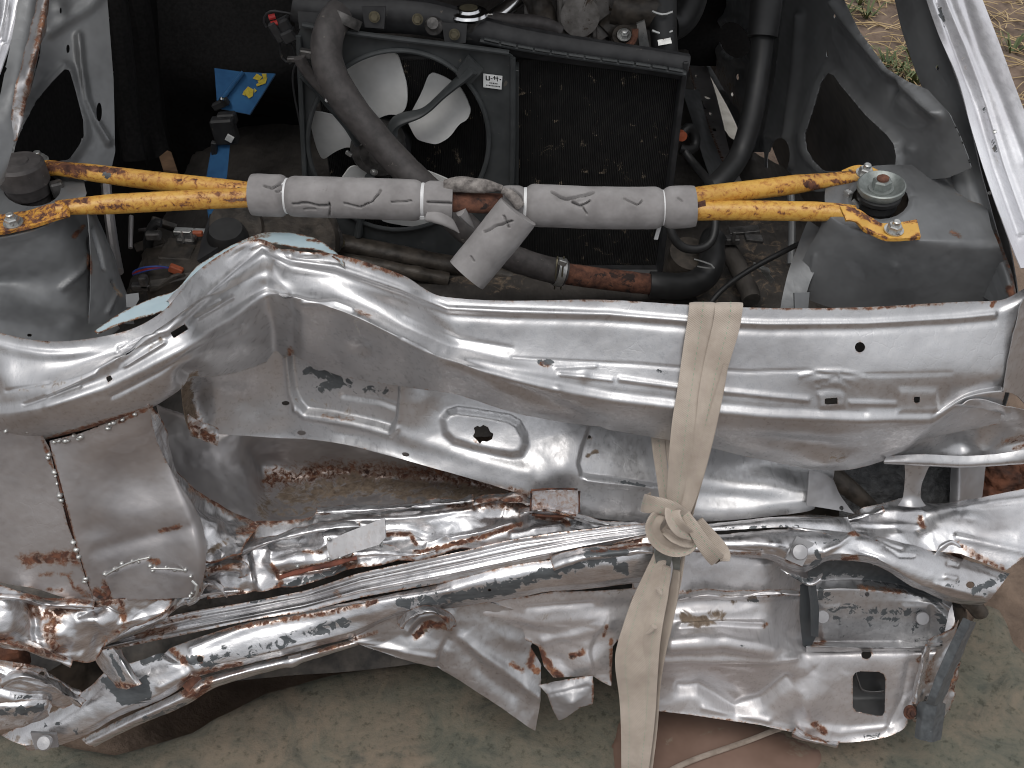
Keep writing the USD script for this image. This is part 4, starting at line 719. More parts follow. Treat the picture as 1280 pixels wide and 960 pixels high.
sheet('lower_valance', [row(.75, (590, 757, .752), (640, 748, .755), (700, 740, .76), (760, 738, .765), (835, 735, .77)), row(.74, (605, 775, .745), (650, 770, .748), (705, 765, .75), (765, 770, .75), (835, 770, .755)), row(.73, (640, 800, .736), (670, 795, .74), (710, 798, .738), (765, 805, .735), (830, 810, .735)), row(.71, (665, 810, .725), (678, 830, .722), (720, 838, .718), (762, 846, .716), (820, 850, .715)), row(.70, (672, 818, .72), (688, 846, .713), (725, 848, .712), (766, 862, .706), (815, 872, .70))],
      'silver_worn', car, res=.0018, rough=(.0018, 26), seed=23, crinkle=(.0045, 20), edge_rust=.55, label='middle section of the lower valance, torn at its bottom edge', outline=[(588, 757), (640, 745), (700, 735), (840, 728), (840, 880), (800, 880), (790, 830), (772, 800), (766, 808), (764, 858), (752, 852), (741, 845), (692, 847), (680, 833), (673, 808), (655, 798), (615, 780)],
      feats=[('rib', [(600, 765), (680, 778), (760, 772)], 8, .003), ('rib', [(680, 800), (720, 790), (760, 782)], 6, .004), ('bump', 735, 825, 22, 14, -20, .008), ('bump', 700, 825, 14, 8, 30, -.005), ('bump', 760, 760, 40, 9, 0, -.004), ('rib', [(660, 760), (740, 755)], 4, -.003)],
      wear=[(R_, [(674, 812), (690, 838), (700, 845)], 7, .78), (R_, [(715, 820), (728, 815)], 6, .72), (R_, [(764, 800), (764, 850)], 4, .7), (R_, [(755, 795), (758, 782)], 3.5, .6), (B_, [(680, 770), (740, 780)], 12, .36), (B_, [(600, 760), (650, 752)], 8, .4), (R_, [(640, 805), (665, 810)], 6, .4), (B_, [(740, 738), (800, 738)], 12, .4)])
sheet('folded_tab', [row(.70, (673, 856, .705), (700, 851, .706), (722, 847, .705), (741, 845, .704)), row(.69, (680, 868, .694), (702, 866, .69), (724, 862, .692), (742, 860, .694)), row(.68, (688, 885, .685), (706, 884, .682), (724, 880, .683), (743, 878, .686)), row(.68, (692, 900, .68), (708, 900, .678), (722, 892, .68), (740, 884, .684))],
      'silver_dull', car, res=.0015, rough=(.002, 60), seed=24, edge_rust=.5, outline=[(673, 856), (700, 850), (741, 844), (743, 862), (741, 880), (726, 884), (706, 898), (698, 901), (690, 885), (684, 868)], feats=[('bump', 715, 875, 9, 5, -20, .006), ('rib', [(690, 868), (735, 858)], 3, -.002)], wear=[(R_, [(742, 850), (742, 880)], 4, .66)])

# torn strips lying between the patch plates and the rail, and along the rail's back edge
def torn_strip(pts, w0, w1, Y0, Y1, seed, label=None, wear=(), mat='silver_bright', fold=.012):
    pts = np.array(pts, float); t = np.gradient(pts, axis=0); n = np.stack([-t[:, 1], t[:, 0]], -1); n /= np.linalg.norm(n, axis=1, keepdims=True); k = np.linspace(0, 1, len(pts)); w = (w0 + (w1 - w0) * k)[:, None]; Y = Y0 + (Y1 - Y0) * k
    return sheet('torn_strip', [row(list(Y + fold), *(pts - n * w)), row(list(Y), *(pts - n * w * .1)), row(list(Y - .004), *(pts + n * w * .35)), row(list(Y + fold * .6), *(pts + n * w))], mat, car, res=.0014, crease=(1,), rough=(.0025, 50), seed=seed, crinkle=(.0028, 34), edge_rust=.7, wear=wear, label=label)
torn_strip([(118, 806), (150, 790), (195, 772), (228, 750), (262, 738), (300, 736)], 9, 5, .722, .752, 80, 'torn strip curling from the patch plate down to the rail', [(R_, [(190, 770), (215, 760)], 8, .6)])
torn_strip([(232, 752), (248, 742), (258, 728), (268, 730), (285, 745)], 5, 4, .735, .742, 81)
torn_strip([(258, 712), (280, 706), (300, 708), (306, 720)], 8, 6, .752, .756, 82, None, [(R_, [(262, 712), (300, 706)], 8, .6)])
torn_strip([(300, 690), (330, 676), (360, 668), (400, 660), (450, 656)], 6, 4, .788, .812, 83)
torn_strip([(440, 690), (480, 688), (520, 690), (545, 684)], 9, 6, .772, .786, 84, None, [(R_, [(520, 690), (545, 684)], 6, .65)])
torn_strip([(395, 638), (440, 636), (500, 632), (560, 627), (592, 624)], 5, 4, .832, .838, 85, 'thin silver flange along the edge of the cavity')
torn_strip([(590, 628), (620, 622), (650, 622), (664, 626)], 6, 5, .834, .836, 86, None, [(R_, [(600, 626), (655, 624)], 8, .6)])
torn_strip([(648, 640), (690, 636), (720, 644), (750, 652), (815, 656)], 5, 4, .815, .806, 87, None, [(R_, [(680, 640), (715, 646)], 6, .66)])
torn_strip([(0, 742), (30, 745), (60, 752), (92, 752), (118, 755)], 6, 7, .682, .69, 88, 'ragged welded rim under the left patch plate', [(R_, [(30, 745), (110, 752)], 7, .6)])
torn_strip([(0, 800), (35, 806), (66, 820), (90, 828)], 6, 5, .645, .65, 89, None, [(R_, [(0, 800), (80, 822)], 7, .66)])
torn_strip([(0, 850), (30, 842), (58, 850), (84, 866), (104, 880)], 7, 4, .635, .642, 90)
torn_strip([(690, 705), (725, 694), (760, 688), (800, 684), (818, 684)], 8, 7, .752, .762, 91, 'jagged dark edge of the channel near the knot', [(G_, [(735, 692), (780, 690)], 9, .8), (R_, [(740, 690), (815, 680)], 5, .6)])
torn_strip([(500, 782), (515, 768), (535, 762), (556, 768), (566, 785)], 5, 5, .718, .722, 92, None, [(R_, [(530, 772), (560, 775)], 8, .66)])
put('weld_curl', tube([P(118, 742, Y=.698), P(128, 748, Y=.692), P(136, 744, Y=.69), P(135, 736, Y=.694), P(128, 734, Y=.698)], .0022, 8, bumpy=.8), 'rust', car)
put('weld_curl', tube([P(238, 748, Y=.702), P(246, 742, Y=.698), P(246, 732, Y=.702), P(240, 726, Y=.706)], .0018, 8, bumpy=.8), 'zinc', car)

# ------------------------------------------------------------------ right half: layered flanges, bracket arm, lamp frame, lower valance
sheet('layered_flange', [row(.82, (800, 656, .812), (880, 655, .815), (975, 646, .82), (1040, 646, .825), (1060, 646, .826)), row(.81, (800, 661, .802), (880, 660, .803), (975, 653, .808), (1040, 655, .81), (1066, 660, .812)), row(.80, (800, 664, .80), (880, 664, .80), (975, 659, .802), (1040, 663, .802), (1070, 667, .804))],
      mat='silver_bright', parent=car, res=.002, rough=(.0012, 40), seed=30, edge_rust=.3, wear=[(G_, [(900, 660), (1000, 658)], 4, .5)])
sheet('side_flange', [row(.86, (985, 645, .838), (1030, 644, .842), (1062, 642, .846), (1078, 632, .85), (1100, 628, .855), (1128, 622, .86), (1170, 628, .865), (1220, 622, .87), (1300, 606, .88)),
                      row(.83, (985, 651, .822), (1030, 652, .824), (1070, 650, .828), (1090, 645, .832), (1110, 641, .836), (1140, 638, .84), (1180, 640, .842), (1225, 640, .842), (1300, 628, .85)),
                      row(.81, (985, 655, .812), (1030, 658, .81), (1074, 662, .808), (1100, 664, .807), (1122, 664, .806), (1150, 664, .81), (1185, 664, .81), (1230, 665, .808), (1300, 655, .815)),
                      row(.80, (985, 658, .81), (1030, 664, .80), (1080, 671, .796), (1108, 676, .793), (1135, 682, .790), (1160, 688, .788), (1192, 694, .783), (1245, 700, .775), (1300, 690, .785)),
                      row(.79, (985, 661, .81), (1030, 668, .795), (1082, 675, .79), (1110, 681, .787), (1138, 688, .784), (1164, 694, .782), (1196, 702, .776), (1250, 716, .765), (1300, 705, .77))],
      mat='silver_bright', parent=car, res=.0018, rough=(.002, 24), seed=31, crinkle=(.0036, 15), edge_rust=.5, outline=[(980, 640), (1040, 645), (1064, 643), (1080, 634), (1105, 629), (1128, 622), (1170, 629), (1225, 622), (1310, 605), (1310, 680), (1283, 694), (1256, 714), (1236, 706), (1200, 692), (1160, 688), (1140, 690), (1080, 676), (1020, 668), (980, 664)],
      feats=[('bump', 1210, 650, 40, 14, 12, .007), ('bump', 1150, 655, 12, 20, 20, -.006), ('rib', [(1100, 640), (1170, 640), (1280, 625)], 4, .003), ('bump', 1120, 655, 30, 8, 0, -.003), ('rib', [(1000, 652), (1080, 655), (1150, 655)], 3, .003), ('rib', [(1195, 672), (1280, 690)], 4, .004)],
      wear=[(R_, [(1150, 648), (1153, 658)], 6, .7), (R_, [(1195, 678), (1220, 694), (1256, 712)], 6, .56), (R_, [(1070, 640), (1080, 645)], 5, .4), (B_, [(1140, 660), (1155, 668)], 9, .4)])
sheet('bracket_arm', [row(.80, (815, 666, .80), (860, 668, .80), (905, 669, .80), (960, 663, .803), (1010, 663, .803), (1068, 666, .80), (1110, 672, .798), (1165, 688, .792), (1212, 702, .786), (1262, 717, .778)),
                      row(.79, (815, 671, .79), (860, 674, .788), (905, 674, .788), (960, 669, .79), (1012, 671, .788), (1066, 672, .788), (1110, 680, .784), (1163, 697, .776), (1208, 712, .768), (1258, 722, .765)),
                      row(.78, (815, 677, .784), (860, 680, .781), (905, 681, .78), (960, 680, .776), (1012, 688, .77), (1055, 682, .776), (1102, 692, .768), (1153, 713, .756), (1198, 730, .748), (1246, 737, .748)),
                      row(.775, (815, 682, .782), (860, 687, .777), (905, 690, .775), (960, 693, .772), (1006, 706, .762), (1045, 693, .768), (1094, 700, .762), (1140, 724, .75), (1186, 744, .742), (1234, 751, .742)),
                      row(.785, (815, 684, .79), (860, 690, .786), (905, 694, .784), (958, 698, .782), (1002, 716, .768), (1040, 701, .775), (1093, 706, .770), (1137, 730, .758), (1180, 750, .75), (1228, 756, .75))],
      mat='silver_bright', parent=car, res=.0016, crease=(3,), rough=(.0014, 26), seed=32, crinkle=(.0020, 22), edge_rust=.45,
      feats=[('rib', [(1068, 666), (1050, 680), (1030, 690)], 4, .004), ('bump', 1080, 690, 26, 8, 20, -.006), ('rib', [(1085, 668), (1118, 682), (1128, 686)], 1.8, -.002), ('rib', [(1105, 680), (1125, 695), (1142, 696)], 1.6, -.002), ('bump', 968, 682, 9, 5, 0, .004), ('rib', [(1185, 705), (1197, 707)], 3, -.003), ('rib', [(1182, 721), (1194, 723)], 3, .003), ('rib', [(1170, 730), (1230, 745)], 3, .003), ('rib', [(820, 680), (950, 690)], 3, -.003)],
      holes=[ell(1213, 731, 5.5, 4.2, 0)],
      wear=[(G_, [(1020, 690), (1025, 700), (1016, 706)], 6, .66), (G_, [(1225, 735), (1258, 720)], 9, .6), (R_, [(1062, 666), (1072, 668)], 5, .66), (R_, [(1055, 698), (1070, 697)], 6, .75), (G_, [(1050, 672), (1060, 670)], 6, .42), (G_, [(1180, 726), (1230, 740)], 14, .40), (G_, [(1010, 680), (1050, 675)], 6, .48), (R_, [(1000, 706), (985, 700)], 6, .6), (R_, [(860, 690), (950, 692)], 4, .5), (G_, [(945, 690), (960, 680)], 6, .5)])
sheet('rolled_edge', [row(.78, (1095, 672, .80), (1130, 682, .80), (1162, 690, .796), (1172, 678, .802), (1190, 672, .805), (1203, 678, .802), (1210, 690, .796)), row(.78, (1095, 675, .79), (1130, 685, .79), (1164, 694, .785), (1176, 683, .79), (1190, 677, .795), (1201, 684, .79), (1206, 694, .785)), row(.79, (1095, 677, .80), (1130, 687, .80), (1166, 700, .79), (1182, 700, .795), (1190, 698, .80), (1198, 700, .80), (1203, 702, .795))],
      mat='silver_bright', parent=car, res=.0016, rough=(.0015, 60), seed=33, edge_rust=.8, wear=[(R_, [(1190, 690), (1205, 700)], 8, .7)])
put('washer_plate', plate([(996, 670), (1018, 679), (1003, 708), (982, 699)], [(996, 670, .778), (1018, 679, .778), (982, 699, .757)], .003), 'silver', car)
put('bolt', lathe([(0, 0), (.0102, 0), (.0102, .003), (.009, .0048), (.004, .0055), (0, .0057)], P(999, 690, Y=.759), (0, -.62, .78), 24), 'silver_dull', car)
# clamp hanging below the bolt plate, dark inside
sheet('clamp', [row(.76, (975, 710, .765), (990, 716, .762), (1010, 724, .757), (1028, 716, .758)), row(.755, (984, 716, .757), (998, 724, .752), (1012, 730, .748), (1026, 724, .75)), row(.76, (995, 722, .76), (1005, 730, .757), (1014, 733, .755), (1022, 730, .757))], mat='silver_bright', parent=car, res=.0016, rough=(.002, 60), seed=34, wear=[(G_, [(990, 722), (1010, 728)], 9, .62), (R_, [(1000, 712), (1018, 716)], 6, .7)])
put('upright', plate([(1001, 733), (1010, 728), (1022, 755), (1022, 792), (1012, 812), (1004, 808), (1000, 770)], [(1001, 733, .762), (1022, 755, .755), (1004, 808, .735)], .003), 'primer', car)
put('upright', plate([(1012, 724), (1019, 724), (1024, 760), (1023, 796), (1017, 796), (1016, 756)], [(1012, 724, .752), (1024, 760, .745), (1017, 796, .725)], .004), 'primer', car)
# lamp frame: shallow dark tray with brushed face, rolled lower edge
LF = [(1015, 725), (1035, 708), (1100, 708), (1172, 745), (1182, 768), (1178, 800), (1165, 812), (1060, 814), (1008, 812), (1002, 790)]
sheet('lamp_frame', [row(.80, (1010, 700, .805), (1060, 698, .81), (1120, 715, .81), (1175, 742, .80), (1192, 752, .79)), row(.795, (1010, 728, .80), (1060, 724, .805), (1120, 730, .805), (1168, 748, .795), (1188, 760, .782)), row(.78, (1012, 738, .782), (1060, 736, .785), (1120, 740, .785), (1166, 748, .778), (1186, 765, .765)), row(.775, (1016, 752, .776), (1060, 752, .778), (1120, 752, .778), (1162, 754, .772), (1184, 775, .755)), row(.74, (1016, 802, .757), (1060, 802, .757), (1120, 802, .757), (1168, 801, .753), (1178, 800, .749)), row(.73, (1008, 808, .73), (1060, 809, .73), (1120, 810, .73), (1165, 808, .728), (1178, 806, .728)), row(.735, (1008, 815, .736), (1060, 815, .736), (1120, 815, .736), (1164, 813, .734), (1178, 810, .735))],
      parent=car, res=.002, crease=(1, 2, 3, 4, 5), rough=(.0008, 40), seed=35, feats=[('step', [(1026, 757), (1050, 756), (1050, 800), (1026, 800)], 3, .0012), ('step', [(1128, 756), (1160, 756), (1160, 802), (1128, 802)], 3, .0016)], holes=[ell(1084, 743, 3)],
      wear=[(G_, [(1010, 712), (1060, 708), (1120, 722), (1170, 745)], 15, .95), (G_, [(1026, 742), (1040, 748)], 11, .62), (G_, [(1090, 765), (1140, 766)], 8, .56), (G_, [(1030, 775), (1160, 780)], 26, .30), (G_, [(1175, 765), (1180, 800)], 14, .55), (R_, [(1075, 734), (1130, 740)], 6, .58), (G_, [(1140, 790), (1150, 775)], 6, .6), (R_, [(1016, 806), (1030, 803)], 5, .6), (G_, [(1050, 756), (1050, 790)], 4, .45), (G_, [(1040, 762), (1150, 764)], 10, .48), (G_, [(1040, 772), (1120, 774)], 5, .55), (G_, [(1030, 756), (1060, 800)], 6, .4)], minwear=(0, .22, 0))
for x, y, Y in ((1153, 773, .759), (1028, 771, .760)): put('spot_disc', lathe([(0, -.002), (.0088, -.002), (.0088, .0012), (.0082, .0018), (0, .002)], P(x, y, Y=Y), (0, -.75, .66), 22), 'silver_dull', car)
# lower valance on the right: face with folds and the square cut-out
WINDOW = [(1066, 846), (1069, 841), (1075, 839), (1099, 840), (1105, 843), (1107, 850), (1106, 890), (1103, 895), (1096, 895), (1070, 890), (1066, 884)]
sheet('rear_valance', [row(.80, (790, 684, .80), (870, 686, .805), (950, 692, .805), (1005, 705, .83), (1060, 720, .84), (1120, 730, .84), (1200, 750, .83)),
                       row(.785, (790, 702, .79), (870, 704, .792), (950, 706, .792), (1005, 735, .815), (1060, 745, .83), (1120, 755, .83), (1195, 770, .815)),
                       row(.77, (790, 738, .77), (870, 742, .77), (950, 744, .77), (1003, 760, .795), (1060, 772, .81), (1120, 775, .81), (1190, 790, .795)),
                       row(.75, (790, 772, .748), (870, 776, .745), (950, 774, .75), (1006, 792, .768), (1060, 802, .77), (1120, 804, .768), (1184, 808, .76)),
                       row(.725, (790, 806, .715), (870, 806, .71), (940, 808, .715), (1010, 820, .73), (1060, 818, .733), (1120, 818, .732), (1175, 815, .73)),
                       row(.72, (790, 822, .71), (870, 824, .708), (935, 830, .712), (1010, 842, .715), (1060, 838, .722), (1120, 838, .722), (1162, 835, .72)),
                       row(.715, (790, 850, .715), (870, 852, .715), (935, 862, .71), (1008, 872, .70), (1055, 870, .706), (1118, 870, .706), (1150, 865, .705)),
                       row(.70, (790, 878, .70), (868, 886, .698), (940, 895, .695), (1005, 905, .685), (1050, 905, .688), (1112, 902, .688), (1138, 890, .69)),
                       row(.69, (790, 886, .695), (866, 895, .692), (940, 905, .688), (1003, 918, .676), (1046, 928, .67), (1105, 922, .672), (1134, 906, .68))],
      'silver_worn', car, res=.0018, rough=(.0016, 22), fine=(.00015, 120), seed=36, crinkle=(.0034, 14), edge_rust=.5, outline=[(780, 684), (880, 688), (1005, 698), (1200, 745), (1190, 790), (1172, 812), (1160, 832), (1150, 852), (1146, 870), (1138, 892), (1130, 912), (1112, 920), (1090, 926), (1052, 930), (1038, 928), (1010, 924), (992, 916), (950, 906), (900, 899), (860, 893), (780, 884)],
      holes=[WINDOW, ell(1083, 818, 6.5, 6)],
      feats=[('rib', [(845, 745), (900, 744), (950, 745), (1000, 742)], 4, .004), ('rib', [(850, 783), (900, 779), (952, 780)], 3, .006), ('rib', [(800, 823), (880, 822), (992, 822)], 3.5, .006), ('rib', [(850, 862), (875, 862), (920, 888), (950, 878), (985, 852)], 7, -.011), ('bump', 905, 868, 36, 12, 20, -.008), ('rib', [(840, 805), (900, 800), (960, 812)], 9, .009), ('rib', [(985, 790), (1000, 815), (1016, 838)], 5, -.0016),
             ('step', [(1050, 838), (1068, 828), (1112, 828), (1130, 838), (1132, 880), (1110, 908), (1060, 905), (1046, 880)], 14, .004), ('bump', 1020, 870, 22, 22, 0, .006), ('rib', [(1000, 865), (1012, 895), (1010, 910)], 7, .003), ('rib', [(1000, 905), (1050, 915), (1110, 908)], 5, .003), ('bump', 880, 765, 50, 7, -3, .004), ('rib', [(880, 885), (960, 900)], 4, .003),
             ('bump', 893, 798, 10, 7, 0, -.003), ('bump', 1140, 840, 10, 30, 12, -.004), ('rib', [(1136, 830), (1128, 870), (1108, 912)], 4, -.003)],
      wear=[(B_, [(853, 770), (870, 778), (890, 772), (900, 768)], 13, .74), (B_, [(860, 740), (880, 742)], 6, .7), (B_, [(915, 752), (945, 746)], 8, .48), (G_, [(936, 750), (948, 750)], 6, .55), (R_, [(850, 740), (900, 742)], 4, .45), (R_, [(950, 745), (1000, 742)], 4, .45), (R_, [(1018, 905), (1030, 914)], 7, .7), (R_, [(1145, 800), (1160, 815), (1148, 826)], 5, .55), (B_, [(830, 690), (990, 695)], 14, .40), (G_, [(1055, 922), (1120, 918)], 6, .5), (R_, [(850, 893), (1000, 915)], 4, .4),
            (G_, [(915, 810), (930, 808)], 6, .4), (R_, [(955, 783), (958, 780)], 4, .6)])
sheet('valance_lining', [row(.75, (1040, 820, .765), (1085, 815, .77), (1125, 820, .765)), row(.75, (1040, 850, .758), (1085, 848, .76), (1125, 850, .758)), row(.73, (1050, 872, .745), (1085, 872, .745), (1120, 872, .742)), row(.71, (1050, 905, .705), (1085, 905, .705), (1118, 905, .703))], 'inner_grey', car, res=.004, rough=(.002, 30), seed=37, crease=(1, 2))
sheet('window_lip', [row(.74, (1070, 842, .735), (1073, 852, .735), (1078, 862, .735), (1090, 865, .735), (1105, 864, .735)), row(.74, (1069, 842, .75), (1072, 853, .75), (1077, 864, .75), (1090, 868, .75), (1106, 867, .75))], 'silver_dull', car, res=.002, rough=(0, 1), fine=(0, 1), seed=38)
# torn uprights at the right end
sheet('torn_side', [row(.73, (1160, 800, .742), (1178, 792, .75), (1195, 780, .76), (1210, 760, .77)), row(.72, (1156, 825, .725), (1170, 822, .732), (1184, 818, .74), (1205, 800, .75)), row(.71, (1148, 850, .71), (1166, 852, .715), (1190, 845, .725), (1200, 825, .735)), row(.70, (1144, 880, .695), (1160, 882, .70), (1182, 880, .71), (1196, 862, .72)), row(.69, (1140, 905, .685), (1156, 910, .69), (1168, 908, .70), (1180, 896, .71))], 'silver', car, res=.002, rough=(.006, 45), seed=39, edge_rust=.7,
      outline=[(1160, 800), (1178, 790), (1200, 770), (1190, 810), (1196, 822), (1202, 832), (1200, 856), (1190, 878), (1184, 896), (1178, 900), (1176, 880), (1168, 884), (1150, 905), (1138, 900), (1150, 850)], wear=[(R_, [(1165, 810), (1160, 850)], 9, .5), (G_, [(1150, 890), (1160, 880)], 14, .8), (R_, [(1195, 830), (1188, 860)], 7, .6)])
sheet('torn_bar', [row(.74, (1204, 772, .735), (1190, 800, .722), (1172, 840, .70), (1160, 872, .682), (1158, 880, .68)), row(.73, (1213, 776, .73), (1200, 806, .716), (1182, 845, .695), (1170, 874, .678), (1168, 882, .676)), row(.74, (1220, 778, .738), (1206, 810, .725), (1190, 850, .704), (1178, 878, .688), (1177, 884, .686))], 'silver_dull', car, res=.002, crease=(1,), rough=(.002, 40), seed=40, edge_rust=.35, minwear=(0, .80, 0))
sheet('torn_bar', [row(.68, (1146, 878, .69), (1158, 876, .686), (1172, 874, .684), (1182, 880, .69)), row(.68, (1145, 900, .675), (1152, 900, .67), (1168, 900, .668), (1180, 902, .675)), row(.67, (1143, 922, .66), (1150, 925, .655), (1164, 928, .652), (1176, 924, .66))], 'silver_dull', car, minwear=(0, .82, 0), res=.002, ccrease=(1, 2), rough=(.002, 40), seed=41, edge_rust=.5, label='dark primer coloured angle bracket at the lower right')
put('dark_stub', cat_([tube([P(1190, 735, Y=.77), P(1212, 752, Y=.765), P(1226, 766, Y=.76)], .011, 12, bumpy=.6), tube([P(1198, 755, Y=.775), P(1205, 790, Y=.765)], .008, 12, bumpy=.6)]), 'oily', car)
put('bolt', hexnut(P(1137, 890, Y=.683), (.2, -.7, .7), .007, .006), 'rust', car)
# gap on the right: textured grey lining, dark rod, strut
sheet('textured_lining', [row(.93, (1040, 555, .925), (1120, 555, .935), (1198, 560, .94)), row(.91, (1045, 600, .90), (1120, 600, .905), (1196, 605, .91)), row(.88, (1050, 650, .86), (1120, 650, .865), (1192, 650, .87))], 'tyre_mat', car, res=.003, rough=(.006, 60), fine=(.002, 220), seed=42)
sheet('side_post', [row(.92, (1190, 560, .92), (1200, 560, .91), (1214, 560, .925), (1235, 560, .935)), row(.90, (1188, 600, .895), (1200, 600, .885), (1212, 600, .90), (1230, 600, .91)), row(.88, (1186, 650, .865), (1198, 650, .855), (1210, 650, .87), (1226, 650, .88))], 'silver_dull', car, res=.0025, rough=(.001, 30), seed=43)
sheet('gap_bracket', [row(.86, (1124, 566, .862), (1146, 566, .862), (1168, 566, .862)), row(.85, (1131, 582, .858), (1146, 580, .856), (1162, 582, .858)), row(.85, (1131, 600, .852), (1142, 600, .85), (1154, 600, .853)), row(.84, (1129, 620, .845), (1140, 620, .843), (1151, 620, .846)), row(.835, (1122, 632, .84), (1140, 634, .832), (1158, 632, .84))], parent=car, res=.002, rough=(.001, 40), seed=44, edge_rust=.3)
put('dark_rod', tube([P(1030, 585, Y=.91), P(1062, 612, Y=.895), P(1098, 645, Y=.88)], .014, 16, bumpy=.2), 'oily', car)
sheet('small_gusset', [row(.845, (1012, 588, .86), (1030, 592, .862), (1042, 600, .865)), row(.84, (1010, 608, .845), (1032, 612, .85), (1052, 622, .85)), row(.83, (1008, 632, .832), (1036, 636, .833), (1068, 642, .835))], 'silver_dull', car, res=.002, rough=(.002, 40), seed=45, holes=[ell(1052, 635, 3)])
# underside and inner shell, dark behind everything
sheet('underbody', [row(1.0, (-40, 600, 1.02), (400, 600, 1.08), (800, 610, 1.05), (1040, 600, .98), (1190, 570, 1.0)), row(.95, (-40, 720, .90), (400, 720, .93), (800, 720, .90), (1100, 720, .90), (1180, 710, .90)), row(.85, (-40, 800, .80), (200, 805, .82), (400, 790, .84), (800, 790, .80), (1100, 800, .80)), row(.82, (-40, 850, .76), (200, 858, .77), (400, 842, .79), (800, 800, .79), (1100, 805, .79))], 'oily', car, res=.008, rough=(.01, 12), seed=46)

torn_strip([(845, 748), (880, 742), (920, 744), (960, 740), (1000, 742)], 6, 3, .758, .765, 93, 'peeling pale strip across the lower valance', [(B_, [(900, 744), (945, 746)], 6, .5)], 'silver_worn', .006)
torn_strip([(992, 914), (1012, 922), (1030, 926), (1048, 930)], 5, 4, .668, .662, 94, None, [(R_, [(1010, 918), (1030, 926)], 7, .6)])
torn_strip([(1160, 806), (1156, 830), (1150, 856), (1146, 880)], 5, 6, .728, .69, 95, 'ragged vertical strip at the right end of the valance')
torn_strip([(985, 652), (1010, 650), (1040, 652), (1075, 644), (1105, 636)], 4, 4, .818, .835, 96)
# ------------------------------------------------------------------ lying on the ground under the wreck
def cloth(name, mat, outline, lift, seed, label, cat, z0=0.0, thick=.004, amp=.02, freq=6, rescell=.008, parent=None):
    pts = np.array([P(x, y, Z=z0 + lift)[:2] for x, y in outline]); poly = Polygon(pts).buffer(.004).buffer(-.004)
    x0, y0, x1, y1 = poly.bounds; nx, ny = int((x1 - x0) / rescell) + 2, int((y1 - y0) / rescell) + 2
    X, Y = np.meshgrid(np.linspace(x0, x1, nx), np.linspace(y0, y1, ny)); v2 = np.stack([X, Y], -1).reshape(-1, 2)
    i, j = np.meshgrid(np.arange(ny - 1), np.arange(nx - 1), indexing='ij'); a = (i * nx + j).ravel()
    F = np.vstack([np.stack([a, a + 1, a + nx + 1], -1), np.stack([a, a + nx + 1, a + nx], -1)])
    ok = shapely.contains_xy(poly, *v2[F].mean(1).T); drop = np.zeros(len(v2), bool); drop[F[~ok]] = True; keep = np.zeros(len(v2), bool); keep[F[ok]] = True
    rim = np.where(drop & keep)[0]; F = F[ok]
    v2[rim] = shapely.get_coordinates(shapely.line_interpolate_point(poly.exterior, shapely.line_locate_point(poly.exterior, shapely.points(v2[rim]))))
    p = np.c_[v2 * freq, np.zeros(len(v2))]
    edge = np.clip(shapely.distance(poly.exterior, shapely.points(v2)) / .05, 0, 1)
    ridge = 1 - np.abs(2 * meshkit.fbm(p + 3, 3, seed + 9) - 1)
    z = np.maximum(gz(v2[:, 0], v2[:, 1]), z0) + lift * (0.35 + .65 * edge ** .5) + amp * (meshkit.fbm(p, 4, seed) - .5) + amp * .35 * ridge ** 6
    V = np.c_[v2, z]
    k = np.unique(F); mp = np.full(len(V), -1); mp[k] = np.arange(len(k)); V, F = V[k], mp[F]
    e = np.vstack([F[:, [0, 1]], F[:, [1, 2]], F[:, [2, 0]]]); _, inv, cnt = np.unique(np.sort(e, 1), axis=0, return_inverse=True, return_counts=True); be = e[cnt[inv.ravel()] == 1]
    n = len(V); V2 = np.vstack([V, V - [0, 0, thick + lift * .3]]); F2 = np.vstack([F, F[:, ::-1] + n, np.stack([be[:, 1], be[:, 0], be[:, 0] + n], -1), np.stack([be[:, 1], be[:, 0] + n, be[:, 1] + n], -1)])
    return put(name, trimesh.Trimesh(V2, F2, process=False), mat, parent, smooth=40, label=label, cat=cat)
cloth('ground_sheet', 'mottled', [(-60, 990), (-60, 905), (60, 925), (140, 940), (240, 912), (330, 862), (420, 838), (520, 822), (640, 790), (760, 780), (830, 820), (900, 870), (1000, 905), (1130, 900), (1170, 850), (1200, 800), (1222, 765), (1236, 752), (1252, 757), (1262, 775), (1270, 800), (1300, 830), (1340, 1000)], .020, 3,
      'mottled olive and tan sheet spread on the ground under the wreck', 'ground sheet', amp=.016, freq=7)
tp = thing('terracotta_panel', 'terracotta coloured flat panel on the ground beside the strap tail', 'panel', P(900, 920, Z=0))
cloth('face', 'terracotta', [(770, 1000), (764, 930), (772, 888), (800, 870), (880, 875), (980, 905), (1040, 932), (1034, 950), (990, 1000)], .036, 5, None, None, amp=.006, freq=4, parent=tp)
put('seam', tube([P(x, y, Z=.042) for x, y in ((820, 975), (850, 957), (900, 938), (950, 920), (985, 909), (1030, 926))], .004, 10, flat=(.6, .6)), 'pale_seam', tp)

